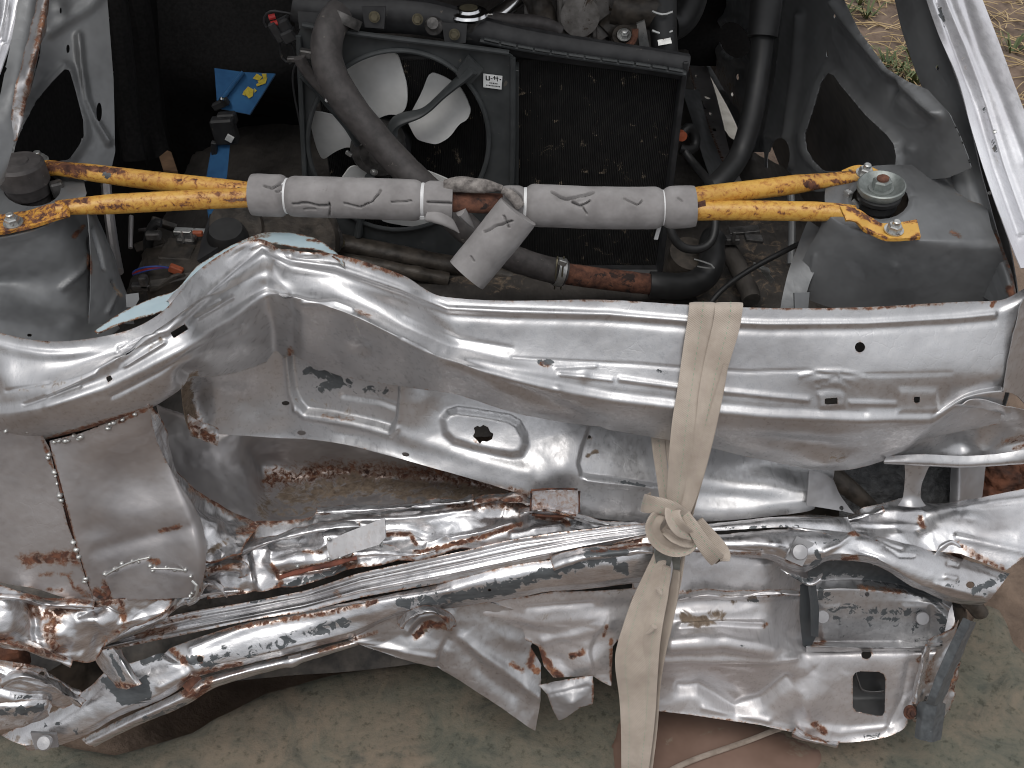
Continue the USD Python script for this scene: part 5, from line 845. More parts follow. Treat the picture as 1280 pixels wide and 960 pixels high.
# ------------------------------------------------------------------ inside of the car: strut towers, inner sides, pillars, roof, floor
def rx(X, *pts): return [P(x, y, X=(X[k] if np.ndim(X) else X)) for k, (x, y) in enumerate(pts)]
def rz(Z, *pts): return [P(x, y, Z=Z) for x, y in pts]
tY = [1.035, 1.005, .982, .972, .968, .968]
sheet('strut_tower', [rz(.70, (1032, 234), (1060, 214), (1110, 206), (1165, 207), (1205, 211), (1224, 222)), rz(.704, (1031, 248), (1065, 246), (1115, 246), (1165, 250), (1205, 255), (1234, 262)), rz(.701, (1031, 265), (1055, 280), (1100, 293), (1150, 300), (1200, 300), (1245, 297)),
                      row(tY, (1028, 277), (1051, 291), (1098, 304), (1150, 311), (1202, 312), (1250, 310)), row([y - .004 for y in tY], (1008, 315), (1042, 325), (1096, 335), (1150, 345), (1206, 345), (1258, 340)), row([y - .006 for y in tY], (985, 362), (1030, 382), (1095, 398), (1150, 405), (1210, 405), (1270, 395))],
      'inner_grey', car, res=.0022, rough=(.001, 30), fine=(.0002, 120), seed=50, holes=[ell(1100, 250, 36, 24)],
      feats=[('rib', ell(1100, 250, 42, 29), 4, .002), ('bump', 1168, 221, 6, 4, 0, .003), ('bump', 1119, 334, 5, 5, 0, .0018), ('bump', 1060, 350, 20, 26, 0, -.004), ('rib', [(1018, 320), (1012, 362)], 3, .002)], wear=[(R_, [(1150, 208), (1180, 212)], 8, .5), (R_, [(1190, 290), (1200, 296)], 6, .5), (B_, [(1150, 210), (1230, 260)], 10, .35)])
put('strut_cup', lathe([(.040, 0), (.036, -.02), (.030, -.035), (0, -.04)], P(1100, 252, Z=.70), (0, 0, 1), 32), 'oily', car)
put('clip_tab', plate([(993, 366), (1012, 365), (1010, 390), (994, 390)], [(993, 366, .96), (1012, 365, .965), (994, 390, .945)], .003), 'inner_grey', car)
sheet('tower_gusset', [row(1.06, (1010, 275, 1.08), (1020, 282, 1.06), (1031, 290, 1.04)), row(1.03, (1000, 300, 1.06), (1012, 310, 1.04), (1026, 318, 1.025)), row(1.0, (984, 345, 1.02), (996, 352, 1.01), (1010, 360, 1.0)), row(.98, (975, 390, .99), (988, 392, .985), (1002, 396, .98))], 'inner_grey', car, res=.0025, seed=51)
TRI = [(1035, 91), (1042, 94), (1051, 107), (1082, 144), (1108, 168), (1117, 180), (1120, 195), (1119, 208), (1100, 214), (1030, 214), (1016, 200), (1008, 186), (1006, 168), (1015, 141), (1026, 104)]
gridx = lambda ys, xs, X: [rx(X, *[(x, y) for x in xs]) for y in ys]
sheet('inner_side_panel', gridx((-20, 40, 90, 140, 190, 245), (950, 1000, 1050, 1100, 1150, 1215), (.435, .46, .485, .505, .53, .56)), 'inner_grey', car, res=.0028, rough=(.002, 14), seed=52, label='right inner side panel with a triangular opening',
      outline=[(985, -30), (1040, -30), (1075, 40), (1109, 86), (1135, 102), (1160, 112), (1186, 141), (1200, 170), (1210, 196), (1214, 210), (1186, 222), (1020, 240), (996, 225), (984, 212), (956, 210), (954, 170), (968, 100)],
      holes=[TRI, ell(973, 198, 14, 26, 8), ell(1034, 67, 1.6, 4.5), ell(1043, 20, 1.2, 3)],
      feats=[('rib', TRI + [TRI[0]], 8, .010), ('rib', [(1001, 20), (996, 90), (985, 170)], 5, .010), ('rib', [(1045, 5), (1080, 48), (1112, 88), (1150, 118), (1172, 142)], 6, .012), ('bump', 1140, 130, 26, 18, 40, .014), ('bump', 1120, 112, 8, 16, 20, -.008), ('bump', 1137, 186, 6, 5, 0, .004), ('rib', [(960, 172), (985, 176), (990, 208)], 4, .006), ('bump', 1070, 60, 14, 50, -30, .004)])
sheet('pillar_channel', [rx((.545, .55, .56, .565), (1114, -20), (1130, -20), (1150, -20), (1158, -20)), rx((.55, .555, .565, .57), (1134, 60), (1150, 60), (1172, 60), (1182, 60)), rx((.555, .56, .57, .575), (1156, 120), (1172, 130), (1192, 130), (1205, 130)), rx((.56, .565, .575, .58), (1180, 190), (1196, 200), (1214, 210), (1226, 214)), rx((.565, .57, .58, .585), (1206, 262), (1220, 272), (1236, 285), (1246, 288)), rx((.57, .575, .582, .59), (1220, 310), (1236, 325), (1256, 340), (1266, 345)), rx((.575, .58, .585, .59), (1228, 370), (1245, 380), (1264, 385), (1272, 385))],
      'inner_grey', car, res=.0028, rough=(.0012, 20), seed=53, edge_rust=.3, holes=[[(1171, 80), (1174, 85), (1172, 90), (1169, 84)]], feats=[('rib', [(1185, 190), (1206, 262), (1222, 310)], 6, .004)],
      wear=[(R_, [(1243, 290), (1265, 340), (1268, 368)], 6, .55), (R_, [(1262, 360), (1266, 372)], 7, .8)], label='right pillar channel with a torn rusty edge')
OUT = [(-20, 1152, 1166, 1180, 1196, 1220), (40, 1172, 1184, 1196, 1215, 1244), (100, 1198, 1206, 1218, 1236, 1266), (160, 1214, 1224, 1235, 1255, 1288), (230, 1236, 1246, 1256, 1276, 1310), (300, 1262, 1270, 1280, 1300, 1340), (335, 1276, 1284, 1294, 1315, 1355)]
sheet('outer_skin', [rx((.555 + .004 * k, .565 + .004 * k, .578 + .004 * k, .592 + .004 * k, .615 + .004 * k), *[(x, o[0]) for x in o[1:]]) for k, o in enumerate(OUT)], 'skin_white', car, res=.0025, rough=(.0006, 20), fine=(.0001, 100), seed=54, edge_rust=.25, label='right outer skin of the body, almost white in the light',
      feats=[('rib', [(1172, 0), (1196, 60), (1222, 130), (1246, 210), (1275, 290)], 3, -.006), ('rib', [(1180, 0), (1206, 60), (1232, 130), (1256, 210), (1285, 290)], 4, .004), ('rib', [(1202, -10), (1224, 60), (1250, 120), (1280, 200)], 6, -.003)],
      wear=[(G_, [(1174, 10), (1182, 34)], 5, .55), (G_, [(1226, 120), (1236, 160), (1245, 190)], 5, .45), (B_, [(1172, 0), (1200, 62), (1240, 180), (1262, 260)], 5, .36)])
for x, y in ((1196, 20), (1250, 174), (1243, 250)): put('skin_screw', lathe([(0, 0), (.0026, 0), (.0022, .0016), (0, .002)], P(x, y, X=.60) + np.array([-.012, -.004, .012]), (-.3, -.4, .8), 12), 'zinc', car)
sheet('quarter_skin', [[np.array([x, y, z]) for y, z in ((.92, zt[0]), (1.04, zt[1]), (1.16, zt[2]), (1.28, zt[3]), (1.39, zt[4]), (1.55, zt[5]), (2.1, zt[6]))] for x, zt in ((.603, (.63, .70, .76, .81, .68, .60, .58)), (.635, (.45,) * 7), (.61, (.22,) * 7))], 'inner_grey', car, res=.01, rough=(.002, 10), seed=55)
# left side
LH = [(-40, 240), (0, 240), (40, 240), (80, 240), (108, 240)]
L2 = [(-40, 302), (0, 297), (40, 288), (80, 270), (108, 250)]; L2Y = [P(x, y, Z=.70)[1] for x, y in L2]
lrow = lambda d, *p: row([y + d for y in L2Y], *p)
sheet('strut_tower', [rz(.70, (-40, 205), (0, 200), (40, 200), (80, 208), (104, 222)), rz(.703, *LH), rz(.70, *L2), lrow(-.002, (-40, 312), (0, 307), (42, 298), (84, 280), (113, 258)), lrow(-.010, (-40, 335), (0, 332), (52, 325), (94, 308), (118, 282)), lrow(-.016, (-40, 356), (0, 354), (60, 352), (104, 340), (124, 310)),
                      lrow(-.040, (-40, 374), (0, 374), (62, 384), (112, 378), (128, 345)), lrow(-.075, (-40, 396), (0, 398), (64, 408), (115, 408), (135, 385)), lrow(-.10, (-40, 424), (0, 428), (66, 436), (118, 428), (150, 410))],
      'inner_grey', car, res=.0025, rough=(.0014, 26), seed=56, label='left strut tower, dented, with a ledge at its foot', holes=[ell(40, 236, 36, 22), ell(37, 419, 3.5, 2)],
      feats=[('bump', 96, 345, 16, 26, 30, .006), ('rib', [(78, 360), (100, 338), (113, 318)], 4, .003), ('bump', 90, 402, 18, 9, 0, .007), ('rib', [(113, 300), (114, 400)], 3, -.005), ('bump', 40, 330, 40, 26, 0, -.004)], wear=[(R_, [(92, 296), (104, 284)], 5, .62), (R_, [(110, 320), (112, 335)], 5, .7), (R_, [(112, 396), (114, 402)], 4, .66), (B_, [(0, 296), (60, 282)], 6, .5)])
put('strut_cup', lathe([(.042, 0), (.036, -.02), (.030, -.035), (0, -.04)], P(38, 238, Z=.70), (0, 0, 1), 32), 'oily', car)
sheet('tower_gusset', [row(1.06, (108, 248, 1.03), (118, 262, 1.05), (124, 280, 1.08)), row(1.0, (113, 300, 1.0), (130, 305, 1.02), (140, 315, 1.05)), row(.96, (114, 350, .955), (136, 352, .975), (156, 360, 1.01)), row(.93, (112, 405, .915), (138, 405, .935), (168, 405, .965))], 'inner_grey', car, res=.0022, rough=(.002, 30), seed=57, label='creased left gusset with a dark slit',
      feats=[('rib', [(117, 286), (130, 336)], 1.8, -.006), ('rib', [(141, 352), (148, 365)], 1.8, -.006), ('rib', [(135, 390), (146, 365)], 2.5, .003)], wear=[(R_, [(112, 320), (113, 340)], 5, .6), (B_, [(140, 355), (150, 370)], 5, .6)])
put('clip_tab', plate([(157, 368), (173, 366), (174, 374), (168, 384), (158, 384)], [(157, 368, .96), (173, 366, .965), (158, 384, .95)], .004), 'inner_grey', car)
TRIL = [(81, 86), (87, 88), (93, 108), (104, 150), (105, 170), (98, 184), (86, 200), (60, 204), (14, 204), (20, 178), (28, 158), (45, 125), (65, 102)]
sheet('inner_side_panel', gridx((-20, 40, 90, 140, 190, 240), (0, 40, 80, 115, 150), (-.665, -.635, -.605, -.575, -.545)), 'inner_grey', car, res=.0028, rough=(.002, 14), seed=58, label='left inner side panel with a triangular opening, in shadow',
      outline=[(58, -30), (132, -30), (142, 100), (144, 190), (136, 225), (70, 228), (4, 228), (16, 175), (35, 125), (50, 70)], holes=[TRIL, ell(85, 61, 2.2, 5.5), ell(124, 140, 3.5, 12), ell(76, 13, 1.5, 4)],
      feats=[('rib', TRIL + [TRIL[0]], 7, .008), ('rib', [(98, 45), (101, 80), (108, 125), (118, 150), (135, 178)], 4, .009), ('rib', [(62, 40), (110, 10), (130, -10)], 8, .006), ('bump', 75, 12, 10, 12, 0, .006)])
sheet('pillar_channel', [rx((-.60, -.585, -.575), (26, -20), (42, -20), (62, -20)), rx((-.60, -.585, -.575), (14, 50), (32, 50), (52, 50)), rx((-.60, -.585, -.575), (2, 110), (18, 110), (38, 115)), rx((-.60, -.59, -.58), (-10, 170), (5, 170), (20, 170)), rx((-.60, -.595, -.59), (-20, 240), (-8, 240), (6, 225))], 'inner_grey', car, res=.003, rough=(.001, 20), seed=59, label='left pillar channel', holes=[ell(7, 86, 1.6, 4, 15)])
sheet('torn_flange', [rx((-.57, -.56, -.575), (52, -20), (58, -20), (64, -20)), rx((-.57, -.555, -.575), (40, 30), (50, 40), (54, 40)), rx((-.575, -.56, -.575), (26, 80), (38, 80), (44, 80)), rx((-.58, -.57, -.575), (17, 120), (30, 122), (34, 120)), rx((-.59, -.58, -.58), (12, 175), (18, 176), (24, 160))], 'silver_dull', car, res=.002, rough=(.003, 50), seed=60, edge_rust=.7, wear=[(R_, [(60, 0), (48, 50), (36, 110), (28, 140)], 8, .6), (B_, [(22, 120), (20, 160)], 8, .5)])
sheet('outer_skin', [rx((-.66, -.64, -.625, -.61), (-30, -20), (0, -20), (16, -20), (28, -20)), rx((-.66, -.64, -.63, -.615), (-48, 40), (-14, 40), (4, 40), (16, 40)), rx((-.66, -.645, -.63, -.62), (-66, 100), (-30, 100), (-12, 100), (-1, 92))], 'skin_white', car, res=.0025, rough=(.0006, 20), seed=61, label='sunlit edge of the left outer skin', feats=[('rib', [(16, -10), (2, 50)], 3, .005), ('rib', [(24, -10), (8, 50)], 2.5, -.004)])
# the shell that shades the inside: roof, left side, bulkhead, floor
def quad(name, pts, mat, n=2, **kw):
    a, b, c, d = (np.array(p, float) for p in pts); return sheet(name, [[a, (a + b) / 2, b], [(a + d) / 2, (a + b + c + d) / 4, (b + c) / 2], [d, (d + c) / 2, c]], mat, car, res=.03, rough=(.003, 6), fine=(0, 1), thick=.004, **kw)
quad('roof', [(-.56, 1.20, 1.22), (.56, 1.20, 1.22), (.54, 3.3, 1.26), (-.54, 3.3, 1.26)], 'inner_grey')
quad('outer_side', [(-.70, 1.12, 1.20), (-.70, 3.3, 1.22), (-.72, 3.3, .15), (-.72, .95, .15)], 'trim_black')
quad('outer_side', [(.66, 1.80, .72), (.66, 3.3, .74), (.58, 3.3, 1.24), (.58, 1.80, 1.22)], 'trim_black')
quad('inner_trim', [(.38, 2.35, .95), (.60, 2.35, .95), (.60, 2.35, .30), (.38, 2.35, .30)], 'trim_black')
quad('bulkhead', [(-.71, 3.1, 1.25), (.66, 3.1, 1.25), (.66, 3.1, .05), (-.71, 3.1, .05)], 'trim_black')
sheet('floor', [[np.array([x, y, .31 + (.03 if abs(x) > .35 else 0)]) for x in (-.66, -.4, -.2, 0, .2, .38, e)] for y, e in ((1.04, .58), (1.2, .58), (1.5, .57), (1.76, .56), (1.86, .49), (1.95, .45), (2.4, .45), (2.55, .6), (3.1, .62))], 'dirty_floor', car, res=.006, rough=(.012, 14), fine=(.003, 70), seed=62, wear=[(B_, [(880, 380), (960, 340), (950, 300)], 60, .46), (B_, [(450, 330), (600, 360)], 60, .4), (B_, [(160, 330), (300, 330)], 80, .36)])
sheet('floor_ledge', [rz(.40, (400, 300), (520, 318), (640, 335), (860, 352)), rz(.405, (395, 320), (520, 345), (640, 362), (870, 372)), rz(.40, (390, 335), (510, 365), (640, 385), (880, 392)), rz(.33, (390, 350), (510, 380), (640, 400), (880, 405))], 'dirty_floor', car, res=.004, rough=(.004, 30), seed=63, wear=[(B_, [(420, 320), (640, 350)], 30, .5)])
# far right of the cabin: sill strip with holes, door frame, seal
sheet('sill_strip', [row(2.3, (846, 38, 2.6), (856, 40, 2.6), (870, 45, 2.6)), row(2.1, (868, 108, 2.2), (880, 108, 2.2), (892, 108, 2.2)), row(1.9, (881, 150, 1.95), (893, 150, 1.95), (903, 150, 1.95)), row(1.7, (900, 195, 1.72), (908, 195, 1.72), (914, 195, 1.72)), row(1.6, (918, 232, 1.58), (924, 232, 1.58), (930, 232, 1.58))], 'steel_plate', car, res=.004, rough=(.001, 20), seed=64, holes=[ell(870, 95, 1.6, 2), ell(884, 122, 4, 1.6, 25), ell(888, 142, 1.8, 2.6, -20), ell(893, 162, 3, 1.8, 35)], wear=[(B_, [(870, 100), (900, 190)], 12, .36), (R_, [(855, 70), (880, 145), (905, 205)], 4, .55)], minwear=(.1, 0, .1))
sheet('door_seal', [row(2.4, (868, 62, 2.7), (876, 62, 2.7)), row(2.1, (893, 104, 2.3), (900, 102, 2.3)), row(1.9, (918, 150, 1.98), (928, 150, 1.98)), row(1.8, (930, 185, 1.8), (942, 190, 1.8))], 'inner_grey', car, res=.005, rough=(.001, 20), seed=65)
sheet('sill_lower', [row(2.0, (852, 110, 2.1), (862, 112, 2.1), (874, 112, 2.1)), row(1.8, (868, 160, 1.85), (878, 160, 1.85), (888, 165, 1.85)), row(1.6, (880, 200, 1.66), (892, 205, 1.66), (905, 208, 1.66)), row(1.5, (895, 240, 1.52), (908, 245, 1.52), (920, 245, 1.52))], 'inner_grey', car, res=.004, rough=(.001, 20), seed=66)
sheet('door_frame', gridx((-20, 40, 90, 140, 190), (846, 875, 905, 940, 985), (.52, .52, .51, .50, .47)), 'inner_grey', car, res=.006, rough=(.008, 22), seed=67, outline=[(858, -30), (990, -30), (985, 120), (962, 190), (940, 200), (930, 165), (915, 130), (898, 100), (876, 62), (862, 40)], holes=[ell(888, 10, 9, 28, 5), ell(918, 50, 18, 24, -30), ell(915, 118, 2, 2.5), ell(922, 96, 2, 4)],
      feats=[('rib', ell(888, 10, 13, 33, 5), 4, .012), ('rib', ell(918, 50, 22, 28, -30), 5, .012), ('bump', 905, 95, 10, 16, 0, .012), ('bump', 925, 110, 9, 20, 0, .012)], wear=[(B_, [(890, 70), (925, 130)], 16, .45)], label='pale door frame far inside the right side')
# dark lining on the left and trims
sheet('seat_lining', [row(1.9, (196, -20), (230, -20), (300, -20), (385, -20)), row(1.85, (198, 40), (232, 40), (300, 40), (385, 45)), row(1.82, (202, 100), (236, 100), (300, 96, 1.80), (385, 90)), row(1.85, (210, 160), (245, 160), (300, 160, 1.95), (385, 160, 1.95)), row(1.85, (226, 215), (260, 225), (300, 225, 1.95), (385, 225, 1.95))], 'trim_black', car, res=.006, rough=(.004, 14), seed=68)
for pts, r in (([(140, -15, 1.5), (150, 60, 1.5), (158, 130, 1.5), (168, 200, 1.48)], .020), ([(165, -15, 1.7), (178, 60, 1.7), (186, 140, 1.68), (200, 205, 1.62)], .024), ([(152, -15, 1.6), (160, 90, 1.6), (175, 190, 1.55)], .008)):
    put('pillar_trim', tube([P(x, y, Y=Y) for x, y, Y in pts], r, 10), 'trim_black', car)
put('trim_piece', plate([(199, 196), (209, 188), (214, 190), (222, 214), (204, 212)], [(199, 196, 1.5), (214, 190, 1.52), (204, 212, 1.45)], .004), 'tan_plastic', car)
put('drip_rail', tube([P(132, 225, Y=1.35), P(138, 280, Y=1.3), P(148, 340, Y=1.22)], .008, 10), 'steel_plate', car)
put('drip_rail', tube([P(164, 270, Y=1.3), P(163, 310, Y=1.25)], .0035, 8), 'steel_plate', car)
put('side_rail', tube([P(988, 235, Y=1.4), P(990, 280, Y=1.35), P(988, 330, Y=1.3)], .006, 10), 'inner_grey', car)

# ------------------------------------------------------------------ radiator with its cowl, fan, tank and cap
rad = thing('radiator', 'black car radiator with a dark fan cowl upright behind the yellow brace', 'radiator', P(640, 345, Y=1.38))
HOLE = ell(498, 175, 113, 112, n=48)
cow = put('fan_cowl', plate([(372, 44), (378, 30), (430, 40), (560, 55), (630, 64), (641, 70), (642, 80), (640, 225), (636, 300), (610, 318), (560, 325), (480, 312), (400, 296), (384, 285), (378, 200), (372, 100)], [(378, 30, 1.345), (641, 70, 1.345), (384, 285, 1.345)], .004, [HOLE]), 'shroud', rad)
ring = [[P(x, y, Y=Y) for x, y in list(HOLE) + [HOLE[0]]] for Y in (1.340, 1.347, 1.372)]
put('cowl_collar', (lambda v, n: trimesh.Trimesh(v, np.vstack([np.vstack([[i * n + j, i * n + j + 1, (i + 1) * n + j + 1], [i * n + j, (i + 1) * n + j + 1, (i + 1) * n + j]]) for i in range(2) for j in range(n - 1)]), process=False))(np.array(ring).reshape(-1, 3), len(HOLE) + 1), 'shroud', rad, smooth=60)
put('cowl_rim', tube([P(x, y, Y=1.341) for x, y in list(HOLE) + [HOLE[0]]], .0035, 8, n=120), 'shroud', rad)
for pts in ([(641, 72), (641, 150), (640, 225), (637, 300)], [(378, 31), (470, 45), (560, 56), (636, 66)], [(373, 45), (376, 110), (380, 200), (386, 283)]): put('cowl_flange', tube([P(x, y, Y=1.340) for x, y in pts], .004, 8), 'shroud', rad)
# fan behind the cowl's opening
FANO = P(478, 186, Y=1.385)
fan = put('fan', lathe([(0, -.02), (.040, -.02), (.044, -.012), (.044, .03), (0, .03)], FANO, (0, 1, 0), 28), 'black_plastic', rad)
BL = [([(428, 76), (440, 68), (470, 63), (496, 65), (503, 88), (508, 105), (509, 125), (506, 138), (498, 144), (485, 143), (468, 150), (452, 130), (440, 105)], (440, 68, 1.398), (503, 90, 1.372), (480, 150, 1.385)),
      ([(508, 150), (514, 140), (527, 116), (537, 89), (556, 96), (575, 108), (583, 122), (589, 138), (584, 150), (574, 155), (562, 172), (546, 181), (532, 178), (520, 174)], (537, 89, 1.398), (589, 140, 1.372), (515, 165, 1.385)),
      ([(385, 139), (404, 141), (426, 147), (438, 154), (442, 166), (444, 185), (432, 184), (418, 190), (403, 201), (395, 184), (389, 160)], (386, 140, 1.372), (403, 200, 1.398), (440, 170, 1.385)),
      ([(440, 205), (462, 215), (455, 250), (452, 282), (430, 270), (414, 250), (424, 228)], (424, 228, 1.372), (452, 282, 1.398), (455, 210, 1.385)),
      ([(500, 205), (530, 212), (560, 224), (580, 236), (560, 262), (535, 280), (515, 284), (470, 276), (492, 250), (498, 230)], (580, 236, 1.372), (510, 284, 1.398), (500, 210, 1.385))]
for poly, a, b, c in BL:
    poly = np.array(poly, float)
    for _ in range(2): poly = np.stack([.8 * poly + .2 * np.roll(poly, -1, 0), .2 * poly + .8 * np.roll(poly, -1, 0)], 1).reshape(-1, 2)      # rounded corners
    m = plate(poly, [(x_, y_, Y_ - .010) for x_, y_, Y_ in (a, b, c)], .0025); bl = put('fan_blade', m, 'fan_white', fan)
# motor held by three arms in front of the fan
MO = P(472, 192, Y=1.352)
mot = put('fan_motor', lathe([(0, .040), (.041, .040), (.043, .030), (.043, .008), (.039, .001), (.028, 0), (.026, -.004), (.013, -.0045), (.012, -.009), (0, -.0095)], MO, (0, 1, 0), 36), 'steel_dark', rad)
for a in (20, 140, 255):
    put('motor_screw', hexnut(MO + np.array([.032 * math.cos(math.radians(a)), -.001, .032 * math.sin(math.radians(a))]), (0, -1, 0), .0045, .004), 'zinc', mot)
for pts, rr, fl in (([(490, 168), (500, 150), (525, 142), (550, 122), (575, 100), (592, 84)], [.020, .016, .011, .011, .014, .020], (.45, .4)), ([(448, 178), (436, 160), (412, 132), (392, 108), (378, 92)], [.014, .010, .009, .009, .012], (.5, .5)), ([(462, 222), (458, 245), (452, 270), (448, 292)], [.016, .012, .011, .014], (.5, .5))):
    put('motor_arm', tube([P(x, y, Y=1.342) for x, y in pts], rr, 12, flat=fl), 'shroud', rad)
put('arm_pad', plate([(570, 92), (585, 70), (604, 88), (590, 104), (576, 104)], [(570, 92, 1.334), (585, 70, 1.334), (590, 104, 1.334)], .006), 'shroud', rad)
put('motor_clip', block((.010, .006, .006), P(436, 192, Y=1.34), rotm(40, [0, 1, 0])), 'zinc', mot)
# finned core: every upright fin row its own slat, joined because there are hundreds
cl, cr, ct, cb = P(385, 60, Y=1.39)[0], P(852, 88, Y=1.39)[0], P(852, 88, Y=1.39)[2] + .01, .352
put('core', block((cr - cl, .022, ct - cb), ((cl + cr) / 2, 1.424, (ct + cb) / 2)), 'fins', rad)
put('fin', cat_([block((.0013, .006, ct - cb - .004), (x, 1.4115, (ct + cb) / 2), ch=.1) for x in np.arange(cl + .003, cr - .002, .0029)]), 'fins', rad, smooth=False, kind='stuff')
put('core_frame', block((.008, .034, ct - cb + .01), (cr + .004, 1.400, (ct + cb) / 2)), 'black_plastic', rad)
put('core_frame', block((.006, .03, ct - cb), (P(646, 90, Y=1.385)[0], 1.383, (ct + cb) / 2)), 'shroud', rad)
put('lower_tank', tube([(cl, 1.40, cb - .012), (cr + .008, 1.40, cb - .012)], .022, 10), 'black_plastic', rad)
# top tank, stepping down to the right, with a crimped edge
tk = put('top_tank', tube([P(x, y, Y=1.40) for x, y in ((366, 8), (450, 18), (560, 28), (590, 38), (640, 50), (740, 66), (858, 84))], [.018, .022, .022, .020, .018, .017, .017], 10, flat=(1.15, 1.15)), 'black_plastic', rad)
put('crimp_rail', tube([P(x, y, Y=1.374) for x, y in ((600, 50), (650, 60), (740, 74), (857, 92))], .0055, 8, flat=(.7, .7)), 'shroud', tk)
cr_pts = np.array([P(x, y, Y=1.369) for x, y in ((604, 48), (650, 58), (740, 72), (855, 89))]); cc = curve(cr_pts, 13)
for k in range(12):
    a, b = cc[k], cc[k + 1]; put('crimp_tab', tube([a + (b - a) * .06, a + (b - a) * .94], .004, 6, n=2, flat=(.5, .5)), 'shroud', tk)
for x, y in ((468, 21), (568, 43), (522, 24)): put('cowl_bolt', hexnut(P(x, y, Y=1.352), (0, -1, .2), .0058, .005, False), 'brass', rad)
for pts in ([(452, 8), (456, 34), (480, 36), (482, 8)], [(552, 28), (556, 54), (582, 54), (584, 30)], [(372, 14), (374, 36), (398, 40), (400, 16)]): put('tank_bracket', plate(pts, [(*pts[0], 1.36), (*pts[3], 1.36), (*pts[1], 1.352)], .006), 'black_plastic', rad)
put('cooling_switch', lathe([(0, 0), (.012, 0), (.013, .012), (.009, .016), (.008, .03), (0, .031)], P(543, 34, Y=1.37), (0, -.8, .5), 14), 'steel_dark', rad)
capo = P(586, 26, Y=1.40)
put('filler_neck', lathe([(0, -.02), (.020, -.02), (.020, .004), (.023, .006), (0, .006)], capo, (0, 0, 1), 28), 'steel_dark', rad)
cap = put('filler_cap', lathe([(0, .006), (.027, .006), (.0285, .010), (.026, .0135), (.018, .015), (.016, .0185), (0, .019)], capo, (0, 0, 1), 36), 'chrome', rad)
put('cap_label', lathe([(0, .0191), (.013, .0191), (.013, .0194), (0, .0195)], capo, (0, 0, 1), 24), 'brass', cap)
for s in (-1, 1): put('cap_ear', block((.014, .014, .004), capo + [s * .028, 0, .0105]), 'chrome', cap)
# small white sticker on the cowl
LA, LB, LC = (604, 92, 1.3405), (628, 95, 1.3405), (605, 109, 1.3405)
lab = put('sticker', plate([(604, 92), (628, 95), (627, 112), (604, 109)], [LA, LB, LC], .0004), 'label_white', rad)
lo, lu = P(*LA[:2], Y=1.3404), P(*LB[:2], Y=1.3404) - P(*LA[:2], Y=1.3404); lv = P(*LC[:2], Y=1.3404) - lo
lw, lh = np.linalg.norm(lu), np.linalg.norm(lv); lu /= lw; lv = lv / lh
def ink(x, y, w, h):
    b = block((1, 1, 1), ch=.01); b.vertices = lo + (b.vertices[:, :1] * w + x + w / 2) * lw * lu + (b.vertices[:, 1:2] * h + y + h / 2) * lh * lv + b.vertices[:, 2:3] * np.array([0, -.0004, 0]); return b
put('print', cat_([ink(.12, .12, .06, .30), ink(.28, .12, .06, .30), ink(.14, .38, .18, .08), ink(.38, .26, .10, .06), ink(.50, .18, .28, .06), ink(.56, .08, .05, .28), ink(.70, .08, .05, .36), ink(.84, .24, .08, .08)] + [ink(.30 + .09 * k, .58, .06, .08) for k in range(5)] + [ink(.12 + .075 * k, .78, .05, .07) for k in range(10)]), 'ink', lab, smooth=False)
sup = put('support_bar', cat_([tube([P(350, 292, Y=1.33), P(430, 305, Y=1.33), P(560, 330, Y=1.33), P(640, 345, Y=1.33)], .018, 10, flat=(.8, .8), bumpy=.3), tube([P(380, 318, Y=1.3), P(470, 332, Y=1.3), P(560, 350, Y=1.3)], .012, 10, bumpy=.5)]), 'oily', rad)
put('support_bolt', hexnut(P(424, 303, Y=1.312), (0, -1, .3), .007, .006, False), 'brass', rad)

# ------------------------------------------------------------------ hoses, pipes, wires
ho = thing('radiator_hose', 'thick worn grey rubber hose running diagonally across the white fan', 'hose', P(590, 290, Y=1.2))
put('hose', tube([P(*p[:2], Y=p[2]) for p in ((424, 18, 1.35), (410, 44, 1.32), (409, 76, 1.30), (424, 112, 1.285), (458, 158, 1.27), (500, 205, 1.25), (548, 252, 1.225), (590, 292, 1.21), (640, 322, 1.21), (690, 338, 1.22), (706, 342, 1.222))], [.0215, .0215, .0225, .0215, .021, .0215, .022, .021, .020, .0195, .0195], 28, bumpy=.10, seed=3), 'rubber', ho)
put('hose_clamp', lathe([(.0225, -.007), (.0245, -.007), (.0245, .007), (.0225, .007)], P(430, 24, Y=1.345), (.3, .3, .6), 32), 'steel_dark', ho)
put('hose_clamp', lathe([(.0205, -.006), (.0222, -.006), (.0222, .006), (.0205, .006)], P(699, 340, Y=1.221), (1, .05, -.3), 32), 'zinc', ho)
for dx in (-4, 4): put('clamp_wire', tube([P(699 + dx + 2 * math.cos(t), 341 - 20 * math.cos(t), Y=1.221 - .021 * math.sin(t)) for t in np.linspace(0, math.pi, 9)], .0013, 6), 'brass', ho)
put('clamp_screw', block((.012, .007, .009), P(703, 328, Y=1.2), rotm(20, [0, 1, 0])), 'zinc', ho)
rp = thing('rusty_pipe', 'rusty metal coolant pipe joined to the hose, low in front of the radiator', 'pipe', P(760, 350, Y=1.22))
put('pipe', tube([P(*p[:2], Y=p[2]) for p in ((696, 340, 1.222), (740, 347, 1.225), (800, 354, 1.23), (826, 357, 1.235))], .0165, 24, bumpy=.12, seed=8), 'rust', rp)
el = thing('elbow_hose', 'black rubber elbow hose at the right end of the rusty pipe', 'hose', P(860, 355, Y=1.24))
put('hose', tube([P(*p[:2], Y=p[2]) for p in ((812, 356, 1.23), (845, 358, 1.235), (872, 352, 1.25), (888, 336, 1.27), (890, 318, 1.30), (894, 296, 1.34))], .0205, 24, bumpy=.15, seed=9), 'rubber_black', el)
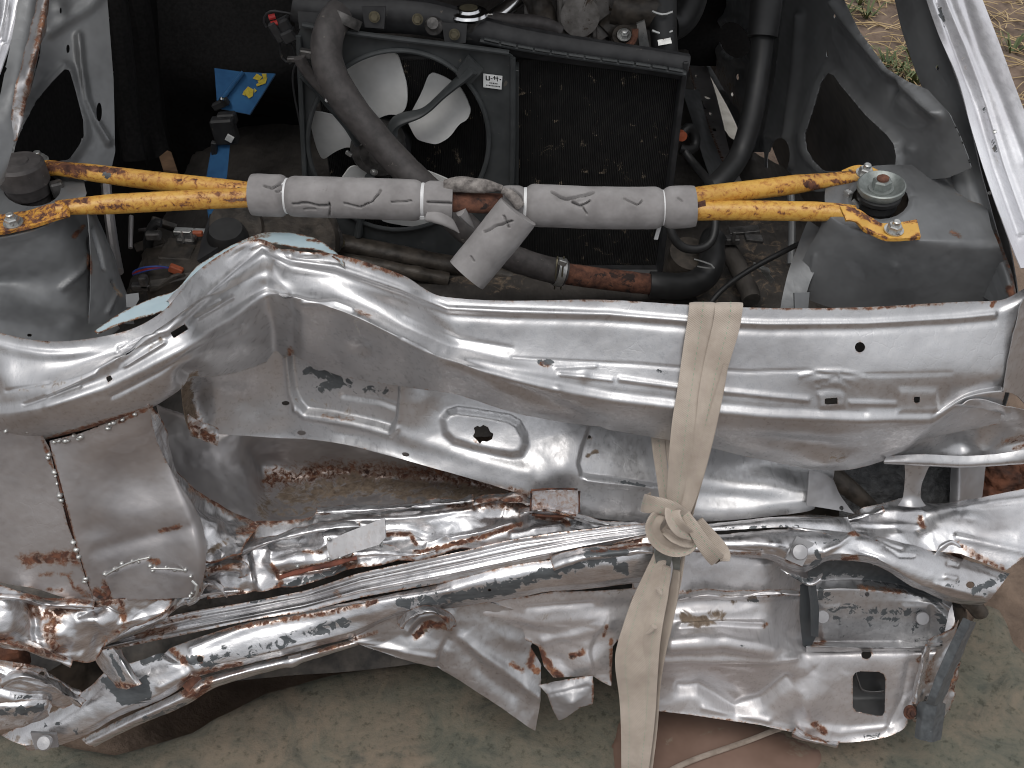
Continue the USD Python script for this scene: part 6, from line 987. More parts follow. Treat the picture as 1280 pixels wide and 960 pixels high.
put('clamp_wire', tube([P(868 + 25 * math.sin(t), 328 - 4 * math.cos(t) + 6 * math.sin(t), Y=1.25 - .02 * math.sin(t)) for t in np.linspace(0, math.pi * .95, 10)], .0014, 6), 'zinc', el)
put('filter_body', lathe([(0, 0), (.030, 0), (.034, .01), (.034, .06), (0, .062)], P(852, 345, Y=1.34), (.1, -.3, 1), 24), 'oily', el)
def wire(label, pts, r, mat='rubber_black', name='cable', cat='cable', group=None):
    t = thing(name, label, cat, P(*pts[0][:2], Y=pts[0][2]), group); put('strand', tube([P(x, y, Y=Y) for x, y, Y in pts], r, 10, bumpy=.15), mat, t); return t
wire('looped black hose hanging under the right end of the brace', [(840, 262, 1.25), (838, 285, 1.2), (848, 305, 1.19), (870, 312, 1.19), (888, 303, 1.2), (894, 280, 1.22), (892, 250, 1.25), (884, 225, 1.32), (868, 205, 1.4), (856, 190, 1.42)], .0065, name='looped_hose', cat='hose')
wire('thin black cable crossing the dirty boot floor to the right tower', [(884, 386, 1.08), (900, 365, 1.10), (930, 342, 1.11), (965, 322, 1.12), (998, 305, 1.11)], .004)
wire('short curled black hose beside the radiator edge', [(852, 170, 1.45), (862, 160, 1.46), (869, 170, 1.46), (868, 184, 1.45), (858, 188, 1.44), (850, 186, 1.44)], .008, name='curled_hose', cat='hose')
put('orange_cap', lathe([(0, 0), (.008, 0), (.008, .012), (0, .013)], P(850, 168, Y=1.43), (.2, -1, .2), 12), 'orange_plastic', Thing('/World/curled_hose', P(852, 170, Y=1.45)))
pb = thing('padded_tube', 'long black padded tube bending down behind the right end of the brace', 'tube', P(900, 235, Y=1.3))
put('tube', tube([P(*p[:2], Y=p[2]) for p in ((958, -30, 1.5), (954, 40, 1.47), (947, 100, 1.42), (936, 160, 1.38), (926, 190, 1.36), (911, 214, 1.33), (890, 236, 1.3))], .0165, 24), 'rubber_black', pb)
put('sleeve', tube([P(*p[:2], Y=p[2]) for p in ((960, -30, 1.5), (957, 10, 1.48), (953, 46, 1.46))], [.0235, .0235, .0225], 24), 'rubber_black', pb)
# wiring plug at the upper left of the radiator
wh = thing('wiring_plug', 'black wiring plug with red seals and thin looping wires left of the radiator', 'plug', P(350, 40, Y=1.4))
put('plug_body', cat_([block((.034, .02, .022), P(352, 34, Y=1.40), rotm(-25, [0, 1, 0])), block((.022, .02, .018), P(362, 44, Y=1.39), rotm(-25, [0, 1, 0])), block((.012, .012, .03), P(346, 40, Y=1.39), rotm(-25, [0, 1, 0]))]), 'black_plastic', wh)
for k in range(2): put('plug_seal', tube([P(336 + 3 * k, 22 + 8 * k, Y=1.39), P(344 + 3 * k, 20 + 8 * k, Y=1.392)], .004, 8), 'red_wire', wh)
for pts in ([(333, 34), (330, 22), (338, 14), (352, 15), (366, 18), (372, 26)], [(352, 48), (350, 64), (356, 76), (364, 78)], [(356, 46), (366, 58), (368, 72), (362, 80)], [(372, 60), (374, 72), (368, 84), (366, 100), (372, 140), (378, 180)]): put('wire', tube([P(x, y, Y=1.39) for x, y in pts], .0016, 6), 'black_plastic', wh)
put('hose_clip', cat_([block((.03, .012, .012), P(388, 68, Y=1.33), rotm(10, [0, 1, 0])), block((.012, .014, .02), P(396, 64, Y=1.33)), block((.02, .01, .006), P(368, 74, Y=1.34))]), 'steel_dark', wh)
put('loom', tube([P(*p[:2], Y=1.318) for p in ((374, 72), (386, 92), (410, 118), (432, 146), (450, 164), (474, 182))], .0085, 12, bumpy=.2), 'rubber', wh)
put('cable_tie', tube([P(408, 126, Y=1.305), P(417, 115, Y=1.30)], .0028, 8), 'tie', wh)

# ------------------------------------------------------------------ engine parts above the radiator
en = thing('engine', 'dull grey engine block with bolts and dark hoses behind the radiator, at the top edge', 'engine', P(760, 40, Y=1.6))
put('block', cat_([plate([(696, -30), (760, -30), (762, 44), (752, 50), (700, 42)], [(696, -30, 1.53), (760, -30, 1.53), (700, 42, 1.50)], .10), plate([(752, -30), (830, -30), (832, 62), (760, 52)], [(752, -30, 1.56), (830, -30, 1.56), (760, 52, 1.53)], .12)]), 'alloy', en)
put('boss', lathe([(0, .02), (.030, .02), (.028, .0), (.022, -.006), (.020, -.002), (.012, -.002), (.011, -.010), (.006, -.011), (0, -.010)], P(724, 20, Y=1.512), (0, -1, .35), 28).apply_scale(1.0), 'alloy', en)
for x in (741, 700): put('cast_rib', tube([P(x, 0, Y=1.506), P(x + 1, 26, Y=1.50), P(x + 2, 46, Y=1.495)], .005, 8), 'alloy', en)
for pts, r in (([(770, 8, 1.50), (800, 14, 1.49), (825, 10, 1.49)], .026), ([(756, 40, 1.50), (775, 30, 1.5), (790, 40, 1.48), (792, 60, 1.46)], .018), ([(664, -10, 1.55), (680, 20, 1.52), (686, 44, 1.5)], .020)):
    put('manifold', tube([P(x, y, Y=Y) for x, y, Y in pts], r, 12, bumpy=.5), 'oily', en)
put('pipe', lathe([(0, -.02), (.018, -.02), (.018, .004), (.013, .004), (.013, -.005), (0, -.006)], P(780, 46, Y=1.46), (0, -.6, .8), 20), 'oily', en)
put('bolt', hexnut(P(780, 44, Y=1.452), (0, -.6, .8), .008, .008), 'zinc', en)
put('bracket', plate([(796, 30), (806, 26), (812, 60), (800, 62)], [(796, 30, 1.44), (806, 26, 1.44), (800, 62, 1.44)], .006), 'zinc', en)
put('rusty_strip', tube([P(794, 36, Y=1.44), P(792, 50, Y=1.435), P(784, 58, Y=1.43)], .005, 8, bumpy=.6), 'rust', en)
put('hose', tube([P(828, -20, Y=1.5), P(828, 20, Y=1.48), P(830, 50, Y=1.46), P(832, 75, Y=1.45)], [.022, .022, .020, .020], 18), 'rubber_black', en)
for y in (14, 38): put('hose_clamp', tube([P(815 + 26 * t, y + 4 * math.sin(t * 3), Y=1.45) for t in np.linspace(0, 1, 6)], .0022, 6), 'zinc', en)
put('clip', plate([(822, 50), (838, 47), (840, 54), (823, 57)], [(822, 50, 1.435), (838, 47, 1.435), (823, 57, 1.43)], .003), 'zinc', en)
put('hose', tube([P(868, -30, Y=1.55), P(864, 0, Y=1.54), P(852, 24, Y=1.53), P(838, 32, Y=1.52)], .024, 18), 'rubber_black', en)
put('chrome_pipe', tube([P(612, 26, Y=1.52), P(632, 12, Y=1.54), P(668, -24, Y=1.58)], .013, 20), 'chrome', en)
put('cover', cat_([plate([(655, -10), (680, -10), (676, 20), (656, 30)], [(655, -10, 1.56), (680, -10, 1.56), (656, 30, 1.54)], .05), plate([(656, 22), (668, 22), (666, 28), (655, 27)], [(656, 22, 1.5), (668, 22, 1.5), (655, 27, 1.5)], .01)]), 'alloy', en)
put('top_hose', tube([P(575, 14, Y=1.46), P(600, 22, Y=1.45), P(640, 26, Y=1.45), P(690, 34, Y=1.45), P(700, 40, Y=1.45)], .010, 12, bumpy=.3), 'rubber', en)
# greasy drive parts low on the left, half hidden by the buckled lip
gb = thing('gearbox', 'greasy dark gearbox housings low behind the buckled lip on the left', 'gearbox', P(330, 300, Y=1.3))
put('housing', cat_([lathe([(0, .05), (.062, .05), (.066, .03), (.066, .0), (.055, -.012), (.02, -.014), (.018, -.02), (0, -.02)], P(372, 296, Y=1.28), (.1, -1, .5), 32), lathe([(0, .04), (.04, .04), (.042, 0), (.03, -.008), (.012, -.009), (0, -.008)], P(306, 282, Y=1.27), (-.1, -1, .6), 28)]), 'oily', gb)
put('case', (lambda m: (m.vertices.__iadd__(.010 * (meshkit.fbm(m.vertices * 30, 3)[:, None] - .5)), m)[1])(block((.13, .10, .05), P(238, 338, Y=1.24), rotm(20, [0, 0, 1])).subdivide().subdivide().subdivide()), 'oily', gb)
put('bolt', hexnut(P(304, 279, Y=1.252), (-.1, -1, .6), .008, .007), 'steel_dark', gb)
put('arm', tube([P(322, 300, Y=1.26), P(312, 290, Y=1.25), P(300, 300, Y=1.24)], .009, 10, bumpy=.4), 'steel_dark', gb)
put('flywheel_edge', tube([P(400 + 26 * math.cos(t), 300 + 22 * math.sin(t), Y=1.27) for t in np.linspace(-2.2, .8, 12)], .004, 8), 'steel_dark', gb)
gg = np.random.default_rng(77)
for k in range(16):
    x, y = gg.uniform(170, 400), gg.uniform(268, 345); Y = 1.36 - (y - 268) / 77 * .14 - .02 * gg.random()
    a = gg.uniform(0, np.pi); L = gg.uniform(16, 46); dx, dy = L * math.cos(a), L * math.sin(a) * .5
    if k % 3 == 0: put('bracket', block((gg.uniform(.02, .05), .010, gg.uniform(.008, .02)), P(x, y, Y=Y), rotm(gg.uniform(-40, 40), [0, 1, 0]) @ rotm(gg.uniform(-30, 30), [1, 0, 0])), ('steel_dark', 'oily', 'alloy')[k % 2 + (k % 6 == 0)], gb)
    elif k % 3 == 1: put('wire', tube([P(x - dx, y - dy, Y=Y), P(x + gg.uniform(-8, 8), y + gg.uniform(-6, 10), Y=Y - .02), P(x + dx, y + dy, Y=Y - .01)], gg.uniform(.0018, .004), 8), ('rubber_black', 'rubber')[k % 2], gb)
    else: put('bolt', hexnut(P(x, y, Y=Y - .02), (gg.normal(0, .3), -1, .6), gg.uniform(.005, .008), .006, False), ('steel_dark', 'zinc')[k % 2], gb)
bt = thing('black_boot', 'black rubber boot standing behind the buckled lip near the blue belt', 'rubber boot', P(285, 300, Y=1.2))
put('boot', lathe([(0, .0), (.024, 0), (.030, -.012), (.030, -.045), (.034, -.09), (0, -.09)], P(282, 286, Y=1.22), (.05, -.2, 1), 28), 'rubber_black', bt)
put('wedge', plate([(262, 268), (275, 262), (272, 310), (246, 326), (252, 300)], [(262, 268, 1.26), (275, 262, 1.26), (252, 300, 1.22)], .02), 'black_plastic', bt)
cn = thing('loose_connectors', 'grey connector blocks with loose wires on the dirty floor at the left', 'connector', P(230, 300, Y=1.3))
put('connector', block((.03, .02, .02), P(234, 302, Y=1.28), rotm(6, [0, 1, 0])), 'steel_dark', cn)
put('bracket', cat_([block((.05, .014, .008), P(238, 290, Y=1.3), rotm(4, [0, 1, 0])), block((.003, .004, .02), P(228, 296, Y=1.27)), block((.003, .004, .02), P(240, 295, Y=1.27))]), 'zinc', cn)
put('orange_tag', block((.020, .010, .012), P(220, 337, Y=1.2), rotm(28, [0, 1, 0])), 'orange_plastic', cn)
put('orange_tag', block((.016, .008, .008), P(247, 292, Y=1.29)), 'orange_plastic', cn)
put('ribbed_box', cat_([block((.05, .04, .012), P(222, 318, Y=1.25), rotm(4, [0, 1, 0])), block((.045, .03, .01), P(220, 328, Y=1.23), rotm(4, [0, 1, 0])), block((.04, .03, .01), P(224, 308, Y=1.27), rotm(4, [0, 1, 0]))]), 'oily', cn)
for mat, dy in (('blue_wire', -1.6), ('red_wire', 1), ('blue_wire', 3)): put('wire', tube([P(166, 342 + dy * .4, Y=1.2), P(180, 336 + dy, Y=1.19), P(194, 334 + dy * .6, Y=1.19), P(212, 335, Y=1.2)], .0014, 6), mat, cn)
put('loop', tube([P(198 + 13 * math.cos(t), 304 + 26 * math.sin(t), Y=1.27) for t in np.linspace(.9, 5.0, 16)], .007, 10), 'rubber_black', cn)
for sz, c in (((.022, .014, .012), P(192, 294, Y=1.26)), ((.012, .012, .02), P(180, 352, Y=1.18)), ((.03, .012, .01), P(178, 358, Y=1.18))): put('plug', block(sz, c), 'steel_dark', cn)
put('debris_pipe', tube([P(186, 362, Y=1.17), P(200, 358, Y=1.18), P(215, 348, Y=1.19), P(236, 346, Y=1.2)], .005, 8), 'oily', cn)
fc = thing('floor_clutter', 'dusty metal clips and scraps on the boot floor at the right', 'scrap', P(925, 300, Y=1.4))
put('clip', cat_([block((.05, .02, .006), P(930, 288, Y=1.42), rotm(-6, [0, 1, 0])), block((.03, .016, .012), P(913, 300, Y=1.40)), block((.006, .006, .02), P(917, 296, Y=1.39)), block((.03, .02, .006), P(942, 298, Y=1.4), rotm(8, [0, 1, 0]))]), 'steel_dark', fc)
put('scrap', cat_([block((.03, .012, .004), P(952, 335, Y=1.3), rotm(25, [0, 1, 0])), block((.008, .004, .03), P(960, 345, Y=1.3), rotm(-40, [0, 1, 0]))]), 'zinc', fc)
put('dusty_rail', tube([P(905, 305, Y=1.42), P(925, 340, Y=1.36), P(940, 375, Y=1.3)], .016, 10, bumpy=.4), 'dirty_floor', fc)

# ------------------------------------------------------------------ blue seat belt
sb = thing('seat_belt', 'blue seat belt hanging in the dark left side with a black buckle and yellow print', 'seat belt', P(280, 250, Y=1.55))
bw = lambda name, pts, w, mat='belt_web', side=(1, 0, .1), parent=sb: put(name, band([P(*p[:2], Y=p[2]) for p in pts], [side] * len(pts), w, .003)[0], mat, parent)
put('belt_pad', plate([(268, 85), (304, 90), (278, 122), (271, 126)], [(268, 85, 1.60), (304, 90, 1.60), (271, 126, 1.56)], .005), 'belt_web', sb)
wide = put('belt_pad', plate([(304, 90), (344, 92), (312, 143), (276, 136), (280, 122)], [(304, 90, 1.592), (344, 92, 1.592), (290, 138, 1.55)], .006), 'belt_web', sb)
put('pad_fold', tube([P(304, 90, Y=1.585), P(290, 108, Y=1.57), P(278, 124, Y=1.555)], .0035, 8), 'belt_web', wide)
EPL = [(304, 90, 1.590), (344, 92, 1.590), (290, 138, 1.548)]
for poly in ([(304, 115), (310, 108), (317, 112), (316, 120), (311, 123)], [(316, 98), (321, 92), (328, 96), (324, 101)], [(325, 105), (333, 96), (333, 92), (327, 92), (329, 98), (322, 102)], [(321, 108), (332, 104), (334, 97), (330, 96), (328, 102), (320, 105)], [(305, 113), (303, 118), (307, 120)], [(318, 110), (321, 113), (318, 116)]):
    put('print', plate(poly, EPL, .0008), 'belt_yellow', wide)
bk = put('buckle', cat_([block((.040, .022, .046), P(281, 163, Y=1.53), rotm(-4, [0, 1, 0])), block((.032, .018, .02), P(284, 148, Y=1.54), rotm(-4, [0, 1, 0]))]), 'black_plastic', sb)
put('button', block((.012, .004, .012), P(287, 173, Y=1.515), rotm(35, [0, 1, 0])), 'label_white', bk)
put('slider', block((.03, .012, .012), P(276, 130, Y=1.55), rotm(-25, [0, 1, 0])), 'black_plastic', sb)
put('buckle_stud', lathe([(0, 0), (.004, 0), (.003, .004), (0, .005)], P(277, 124, Y=1.54), (0, -1, .2), 12), 'chrome', sb)
bw('webbing', [(277, 180, 1.53), (274, 198, 1.51), (271, 220, 1.48), (268, 245, 1.45), (267, 272, 1.42), (266, 292, 1.40)], [.030, .034, .036, .030, .018, .014])
put('buckle_stem', block((.010, .01, .03), P(268, 187, Y=1.52), rotm(8, [0, 1, 0])), 'black_plastic', sb)

# ------------------------------------------------------------------ yellow strut brace with foam sleeves
def wearof(m, items, base=0.0):
    v, f, n = meshkit.arrays(m, 50); q = pix(v); W = np.zeros((len(v), 3)); W[:, 0] = base
    for ch, line, rad_, st in items: W[:, ch] = np.maximum(W[:, ch], st * np.clip(1.25 - segdist(q, line) / rad_, 0, 1))
    return (v, f), n, W
def ytube(m, items, base, parent, name='yellow_tube', label=None):
    (v, f), n, W = wearof(m, items, base); return put(name, (v, f), 'yellow', parent, normals=n, wear=W, label=label)
br = thing('strut_brace', 'rusty yellow strut brace with grey foam sleeves spanning between the two towers', 'strut brace', P(590, 255, Y=1.06))
ytube(tube([P(*p[:2], Y=p[2]) for p in ((58, 209, 1.115), (100, 214, 1.11), (160, 222, 1.10), (240, 231, 1.085), (330, 242, 1.066))], .0118, 20, flat=(.55, .9, 1, 1, 1, 1)), [(R_, [(60, 208), (100, 212)], 16, .66), (R_, [(60, 206), (150, 214)], 7, .75), (G_, [(133, 218)], 8, .95), (R_, [(220, 226), (250, 224)], 8, .5), (R_, [(270, 232), (320, 230)], 6, .55), (R_, [(90, 224), (96, 220)], 5, .6)], .37, br)
ytube(tube([P(*p[:2], Y=p[2]) for p in ((70, 260, 1.02), (110, 257, 1.03), (180, 253, 1.04), (260, 249, 1.052), (330, 246, 1.06))], .0122, 20, flat=(.6, 1, 1, 1, 1)), [(R_, [(68, 255), (90, 252), (110, 250)], 9, .62), (R_, [(120, 260), (165, 258)], 4, .66), (R_, [(210, 258), (240, 256)], 6, .55), (R_, [(250, 242), (310, 240)], 5, .5), (R_, [(280, 252), (316, 248)], 4, .7), (G_, [(280, 252), (312, 249)], 2.5, .7)], .37, br)
ytube(tube([P(*p[:2], Y=p[2]) for p in ((858, 248, 1.06), (900, 242, 1.07), (960, 235, 1.085), (1020, 227, 1.10), (1050, 223, 1.11), (1078, 219, 1.118))], .0122, 20, flat=(1, 1, 1, 1, .6, .4)), [(R_, [(1010, 230), (1020, 234)], 9, .75), (R_, [(968, 240), (978, 238)], 6, .55), (R_, [(1040, 226), (1066, 228)], 5, .66), (R_, [(1010, 220), (1070, 214)], 6, .5), (R_, [(868, 240), (880, 246)], 7, .5), (R_, [(985, 232), (990, 228)], 4, .6)], .35, br)
ytube(tube([P(*p[:2], Y=p[2]) for p in ((858, 264, 1.055), (920, 263, 1.05), (1000, 264, 1.042), (1040, 265, 1.036), (1068, 267, 1.032))], .0122, 20, flat=(1, 1, 1, 1, .75)), [(R_, [(940, 266), (948, 270)], 5, .6), (R_, [(940, 258), (950, 262)], 5, .5), (R_, [(975, 268), (985, 267)], 5, .66), (R_, [(1010, 264), (1040, 260)], 8, .45), (R_, [(1050, 258), (1068, 260)], 6, .6), (R_, [(1000, 258), (1050, 258)], 5, .45)], .36, br)
tz = lambda *p: [P(x, y, Z=z) for x, y, z in p]
sheet('mounting_foot', [tz((1050, 257, .728), (1072, 261, .726), (1088, 271, .712), (1104, 279, .7075), (1122, 278, .7075), (1146, 274, .7075)), tz((1054, 266, .726), (1072, 270, .724), (1088, 282, .710), (1106, 289, .7075), (1124, 288, .7075), (1149, 286, .7075)), tz((1058, 275, .722), (1070, 277, .720), (1086, 289, .709), (1110, 298, .7075), (1126, 298, .7075), (1151, 296, .7075))],
          'yellow', br, res=.0014, rough=(.0004, 60), fine=(0, 1), thick=.004, seed=70, minwear=(.2, 0, 0), edge_rust=.5,
          wear=[(R_, [(1060, 260), (1100, 280)], 6, .66), (R_, [(1130, 276), (1146, 276)], 5, .7), (R_, [(1148, 294), (1140, 297)], 5, .6), (R_, [(1078, 284), (1110, 298)], 3, .55), (R_, [(1118, 284)], 12, .4)])
sheet('mounting_foot', [row(1.12, (1052, 213, 1.135), (1074, 206, 1.14), (1090, 209, 1.135), (1098, 213, 1.13)), row(1.1, (1054, 222, 1.115), (1076, 220, 1.115), (1090, 218, 1.12), (1097, 217, 1.125))], 'yellow', br, res=.0014, rough=(.0004, 60), fine=(0, 1), thick=.004, seed=71, minwear=(.25, 0, 0), edge_rust=.5, wear=[(G_, [(1072, 220), (1064, 216)], 8, .6)])
sheet('mounting_foot', [tz((-40, 268, .708), (0, 268, .708), (28, 264, .708), (58, 256, .716), (82, 252, .724)), tz((-40, 280, .708), (0, 280, .708), (32, 275, .708), (62, 266, .714), (84, 262, .722)), tz((-40, 292, .708), (0, 290, .708), (34, 283, .708), (66, 274, .712), (84, 270, .718))],
          'yellow', br, res=.0016, rough=(.0006, 60), fine=(0, 1), thick=.004, seed=72, minwear=(.55, 0, 0), edge_rust=.5, label='badly rusted left foot of the brace')
sheet('mounting_foot', [row(1.13, (44, 202, 1.15), (60, 200, 1.15), (76, 202, 1.14)), row(1.1, (46, 214, 1.11), (62, 216, 1.11), (78, 214, 1.115))], 'yellow', br, res=.0016, rough=(.0006, 60), fine=(0, 1), thick=.004, seed=73, minwear=(.45, 0, 0))
for x, y, Y in ((1117, 288, .709), (1081, 217, .722), (17, 279, .709), (50, 201, .705)): put('nut', hexnut(P(x, y, Z=Y), (.02, -.12, 1), .0085, .009), 'zinc', br)
core_pts = [P(x, y, Y=Y) for x, y, Y in ((300, 243, 1.068), (420, 247, 1.062), (560, 252, 1.06), (650, 256, 1.06), (760, 260, 1.058), (880, 257, 1.058))]
put('centre_tube', tube(core_pts, .0128, 20, bumpy=.06), 'rust', br)
def on_bar(x):
    xs = (300, 420, 560, 650, 760, 880); c = curve(core_pts, 400); q = pix(c)[:, 0]; return np.array([np.interp(x, q, c[:, k]) for k in range(3)])
def foam(x0, x1, r, cracks=(), seed=0, name='foam_sleeve', label=None, ends=(.75, .75), pts=None):
    xs = np.linspace(x0, x1, 12); p = [on_bar(x) for x in xs] if pts is None else curve(np.array(pts), 12)
    k = np.linspace(0, 1, 60); e = np.minimum(k * np.linalg.norm(p[-1] - p[0]), 1e9); f = (1 - k) * np.linalg.norm(p[-1] - p[0])
    rr = r * np.minimum(1 - (1 - ends[0]) * np.clip(1 - e / .012, 0, 1) ** 2, 1 - (1 - ends[1]) * np.clip(1 - f / .012, 0, 1) ** 2)
    m = tube(p, rr, 120, step=.001)
    v = m.vertices; ax = p[0] + np.outer(((v - p[0]) @ (p[-1] - p[0])) / ((p[-1] - p[0]) @ (p[-1] - p[0])), p[-1] - p[0]); n = v - ax; ln = np.maximum(np.linalg.norm(n, axis=1, keepdims=True), 1e-6); n = n / ln
    d = .0014 * (meshkit.fbm(v * 30 + seed, 3, seed) - .5) + .0003 * (meshkit.fbm(v * 200, 2, seed) - .5)
    q = pix(v); front = ((EYE - v) * n).sum(1) > 0
    for line, w, amp in cracks: d = d + np.where(front, (1.5 if w < 3 else 1) * amp * np.exp(-(segdist(q + 3 * (meshkit.fbm(v * 90, 2, seed + 3)[:, None] - .5), line) / (w * (.62 if w < 3 else 1))) ** 2), 0)
    m.vertices = v + n * (d * np.clip(ln[:, 0] / r, 0, 1) ** 2)[:, None]
    return put(name, m, 'foam', br, smooth=60, label=label)
foam(316, 361, .0262, [([(330, 232), (340, 236), (352, 228)], 1.5, -.004), ([(345, 240), (350, 238)], 1.2, -.003)], 1, ends=(.97, .72))
foam(357, 530, .0252, [([(366, 255), (385, 254), (400, 258), (412, 257)], 1.6, -.005), ([(412, 254), (412, 270)], 1.2, -.004), ([(430, 254), (450, 259), (466, 252), (476, 238)], 1.4, -.0035), ([(490, 253), (515, 252)], 1.3, -.003), ([(380, 262), (395, 262)], 1.2, -.002)], 2, ends=(.74, .74))
foam(527, 566, .0248, [([(535, 253), (564, 254)], 1.6, -.006)], 3, ends=(.74, 1), label='short foam sleeve torn at its right end')
foam(628, 659, .0235, [([(640, 235), (652, 246), (656, 262)], 2, -.005)], 4, ends=(.95, .74))
foam(655, 830, .0262, [([(690, 240), (708, 248), (728, 244), (742, 240)], 1.6, -.006), ([(716, 252), (726, 258), (738, 250)], 1.8, -.006), ([(700, 246), (722, 254), (738, 246)], 5, -.004), ([(728, 258), (734, 268)], 1.2, -.004), ([(780, 248), (796, 256), (802, 250)], 1.2, -.003)], 5, ends=(.74, .76), label='long foam sleeve with a torn patch, right of the break')
foam(827, 868, .0262, [([(848, 248), (852, 251)], 1.5, -.002)], 6, ends=(.76, .96))
hp = foam(0, 0, .0272, [([(606, 290), (622, 282), (640, 276)], 1.6, -.005), ([(630, 270), (636, 284)], 1.4, -.004), ([(588, 320), (592, 326)], 1.3, -.003)], 7, ends=(.98, .99), label='broken foam sleeve dangling down from the bar', pts=[P(648, 264, Y=1.035), P(618, 302, Y=1.02), P(583, 344, Y=1.0)])
put('foam_flap', (lambda m: m)(tube([P(536, 268, Y=1.04), P(552, 272, Y=1.035), P(566, 282, Y=1.03), P(574, 291, Y=1.028)], [.013, .013, .008, .001], 24, flat=(.5, .5), bumpy=.3)), 'foam', br)
put('foam_flap', tube([P(556, 232, Y=1.06), P(580, 231, Y=1.058), P(608, 233, Y=1.056), P(628, 236, Y=1.055)], [.007, .009, .008, .004], 20, bumpy=.8), 'foam_core', br)
put('foam_flap', tube([P(628, 238, Y=1.045), P(640, 246, Y=1.04), P(650, 258, Y=1.037)], [.004, .007, .006], 16, bumpy=.8), 'foam_core', br)
put('foam_flap', tube([P(576, 262, Y=1.05), P(586, 276, Y=1.05), P(592, 284, Y=1.05)], [.014, .010, .002], 16, flat=(.5, .5), bumpy=.6), 'foam', br)
for x in (359, 528.5, 656.5, 828.5):
    c = on_bar(x); d = on_bar(x + 4) - on_bar(x - 4)
    t = put('cable_tie', lathe([(.0178, -.0024), (.0215, -.0026), (.0222, 0), (.0215, .0026), (.0178, .0024)], c, d, 44), 'tie', br)
put('tie_head', block((.007, .006, .006), P(528, 271, Y=1.043)), 'tie', br)
put('tie_tail', block((.005, .002, .02), P(822, 291, Y=1.05), rotm(8, [0, 1, 0])), 'tie', br)
put('tie_tail', block((.022, .002, .003), P(856, 282, Y=1.04), rotm(-12, [0, 1, 0])), 'tie', br)

# ------------------------------------------------------------------ suspension mounts standing on the two towers
sm = thing('strut_mount', 'metal strut mount with a rusty nut, on the right tower', 'strut mount', P(1100, 250, Z=.69))
mo = P(1101, 236, Z=.722)
put('dish', lathe([(0, .0), (.010, .0), (.017, .001), (.0225, .004), (.0268, .0075), (.0285, .0065), (.0285, .001), (.026, -.003), (.0, -.003)], mo, (-.10, -.10, 1), 10 * 4), 'mount_top', sm)
put('bush', lathe([(0, -.004), (.023, -.004), (.0265, -.008), (.026, -.013), (.022, -.017), (.024, -.024), (.021, -.032), (0, -.034)], mo, (-.05, -.05, 1), 36), 'rubber_black', sm)
nn = put('nut', cat_([lathe([(0, 0), (.0115, 0), (.0115, .012), (.0095, .0138), (0, .0138)], mo + [0, 0, .0005], (-.10, -.10, 1), 6), lathe([(0, 0), (.015, 0), (.015, .002), (0, .002)], mo + [0, 0, .0006], (-.10, -.10, 1), 24)]), 'mount_top', sm)
put('thread', lathe([(0, .0139), (.0072, .0139), (.0072, .0165), (.006, .0175), (0, .0172)], mo, (-.10, -.10, 1), 18), 'rust', nn)
put('stud', cat_([block((.008, .01, .012), P(1060, 244, Z=.706), rotm(20, [0, 0, 1])), tube([P(1064, 252, Z=.70), P(1074, 260, Z=.695)], .005, 8)]), 'zinc', sm)
dc = thing('dust_cap', 'black rubber dust cap on the left strut tower', 'dust cap', P(35, 245, Z=.70))
put('cap', lathe([(0, .0425), (.012, .042), (.013, .040), (.026, .0395), (.0295, .036), (.030, .012), (.027, .008), (.0265, -.004), (.023, -.008), (.022, -.02), (0, -.02)], P(33, 240, Z=.70) + [0, .006, 0], (.02, -.02, 1), 40), 'rubber', dc)
put('clamp_stub', block((.016, .014, .02), P(72, 236, Z=.70), rotm(30, [0, 0, 1])), 'steel_dark', dc)

# ------------------------------------------------------------------ tow strap tied round the rear panel
ts = thing('tow_strap', 'beige webbing tow strap knotted round the crumpled rear panel', 'strap', P(850, 650, Y=.78))
def laid(sh, pts, off):
    for k, (x, y) in enumerate(pts):
        pts[k] = (x, y, on_sheet(sh, [(x, y)], off)[0][1])
    return pts
def strip(name, pts, w, side=(1, 0, 0), parent=ts, stitch=0.0, fold=0.0, thick=.0026, mat='strap_web', label=None):
    sd = [side] * len(pts) if np.ndim(side) == 1 else side
    m, (c, s_, n_, ww) = band([P(*p[:2], Y=p[2]) for p in pts], sd, w, thick, step=.003, fold=fold); o = put(name, m, mat, parent, smooth=45, label=label)
    if stitch is not False:
        k = 1 if ((EYE - c) * n_).sum() > 0 else -1; bits = []
        for i in range(1, len(c) - 1, 2):
            d = c[i + 1] - c[i - 1]; L = np.linalg.norm(d); d /= L
            R = np.stack([d, np.cross(n_[i], d), n_[i]], 1); bits.append(block((.0026, .0006, .0005), c[i] + s_[i] * ww[i] * stitch + n_[i] * k * (thick * .55 + fold * .9 * (1 - abs(stitch) * 2)), R, ch=.05))
        put('stitching', cat_(bits), 'stitch', o, smooth=False, kind='stuff')
    return o
strip('webbing', [(878, 412, .935), (878, 392, .922), (877.5, 379.5, .903)] + laid(sill, [(877.5, 384), (875.5, 400), (871, 430), (866, 465), (861, 500), (858, 518)], .0045) + [ (853, 565, .800), (847, 615, .787), (844, 642, .778)], [.029, .029, .029, .029, .029, .0295, .0295, .030, .0305, .031, .026, .018], stitch=.03)
strip('webbing', [(911, 414, .937), (911, 393, .923), (911, 380, .905)] + laid(sill, [(911, 386), (909, 401), (902, 430), (893, 465), (886, 500), (882, 520)], .0055) + [ (874, 565, .799), (862, 620, .784), (852, 648, .775)], [.031, .031, .031, .031, .031, .030, .028, .025, .021, .018, .016, .014], stitch=.06)
strip('webbing', [(907, 455, .836), (897, 500, .819), (884, 548, .802), (870, 598, .788), (856, 640, .773)], [.006, .010, .014, .016, .014], side=[(1, -.4, 0)] * 5, stitch=False)
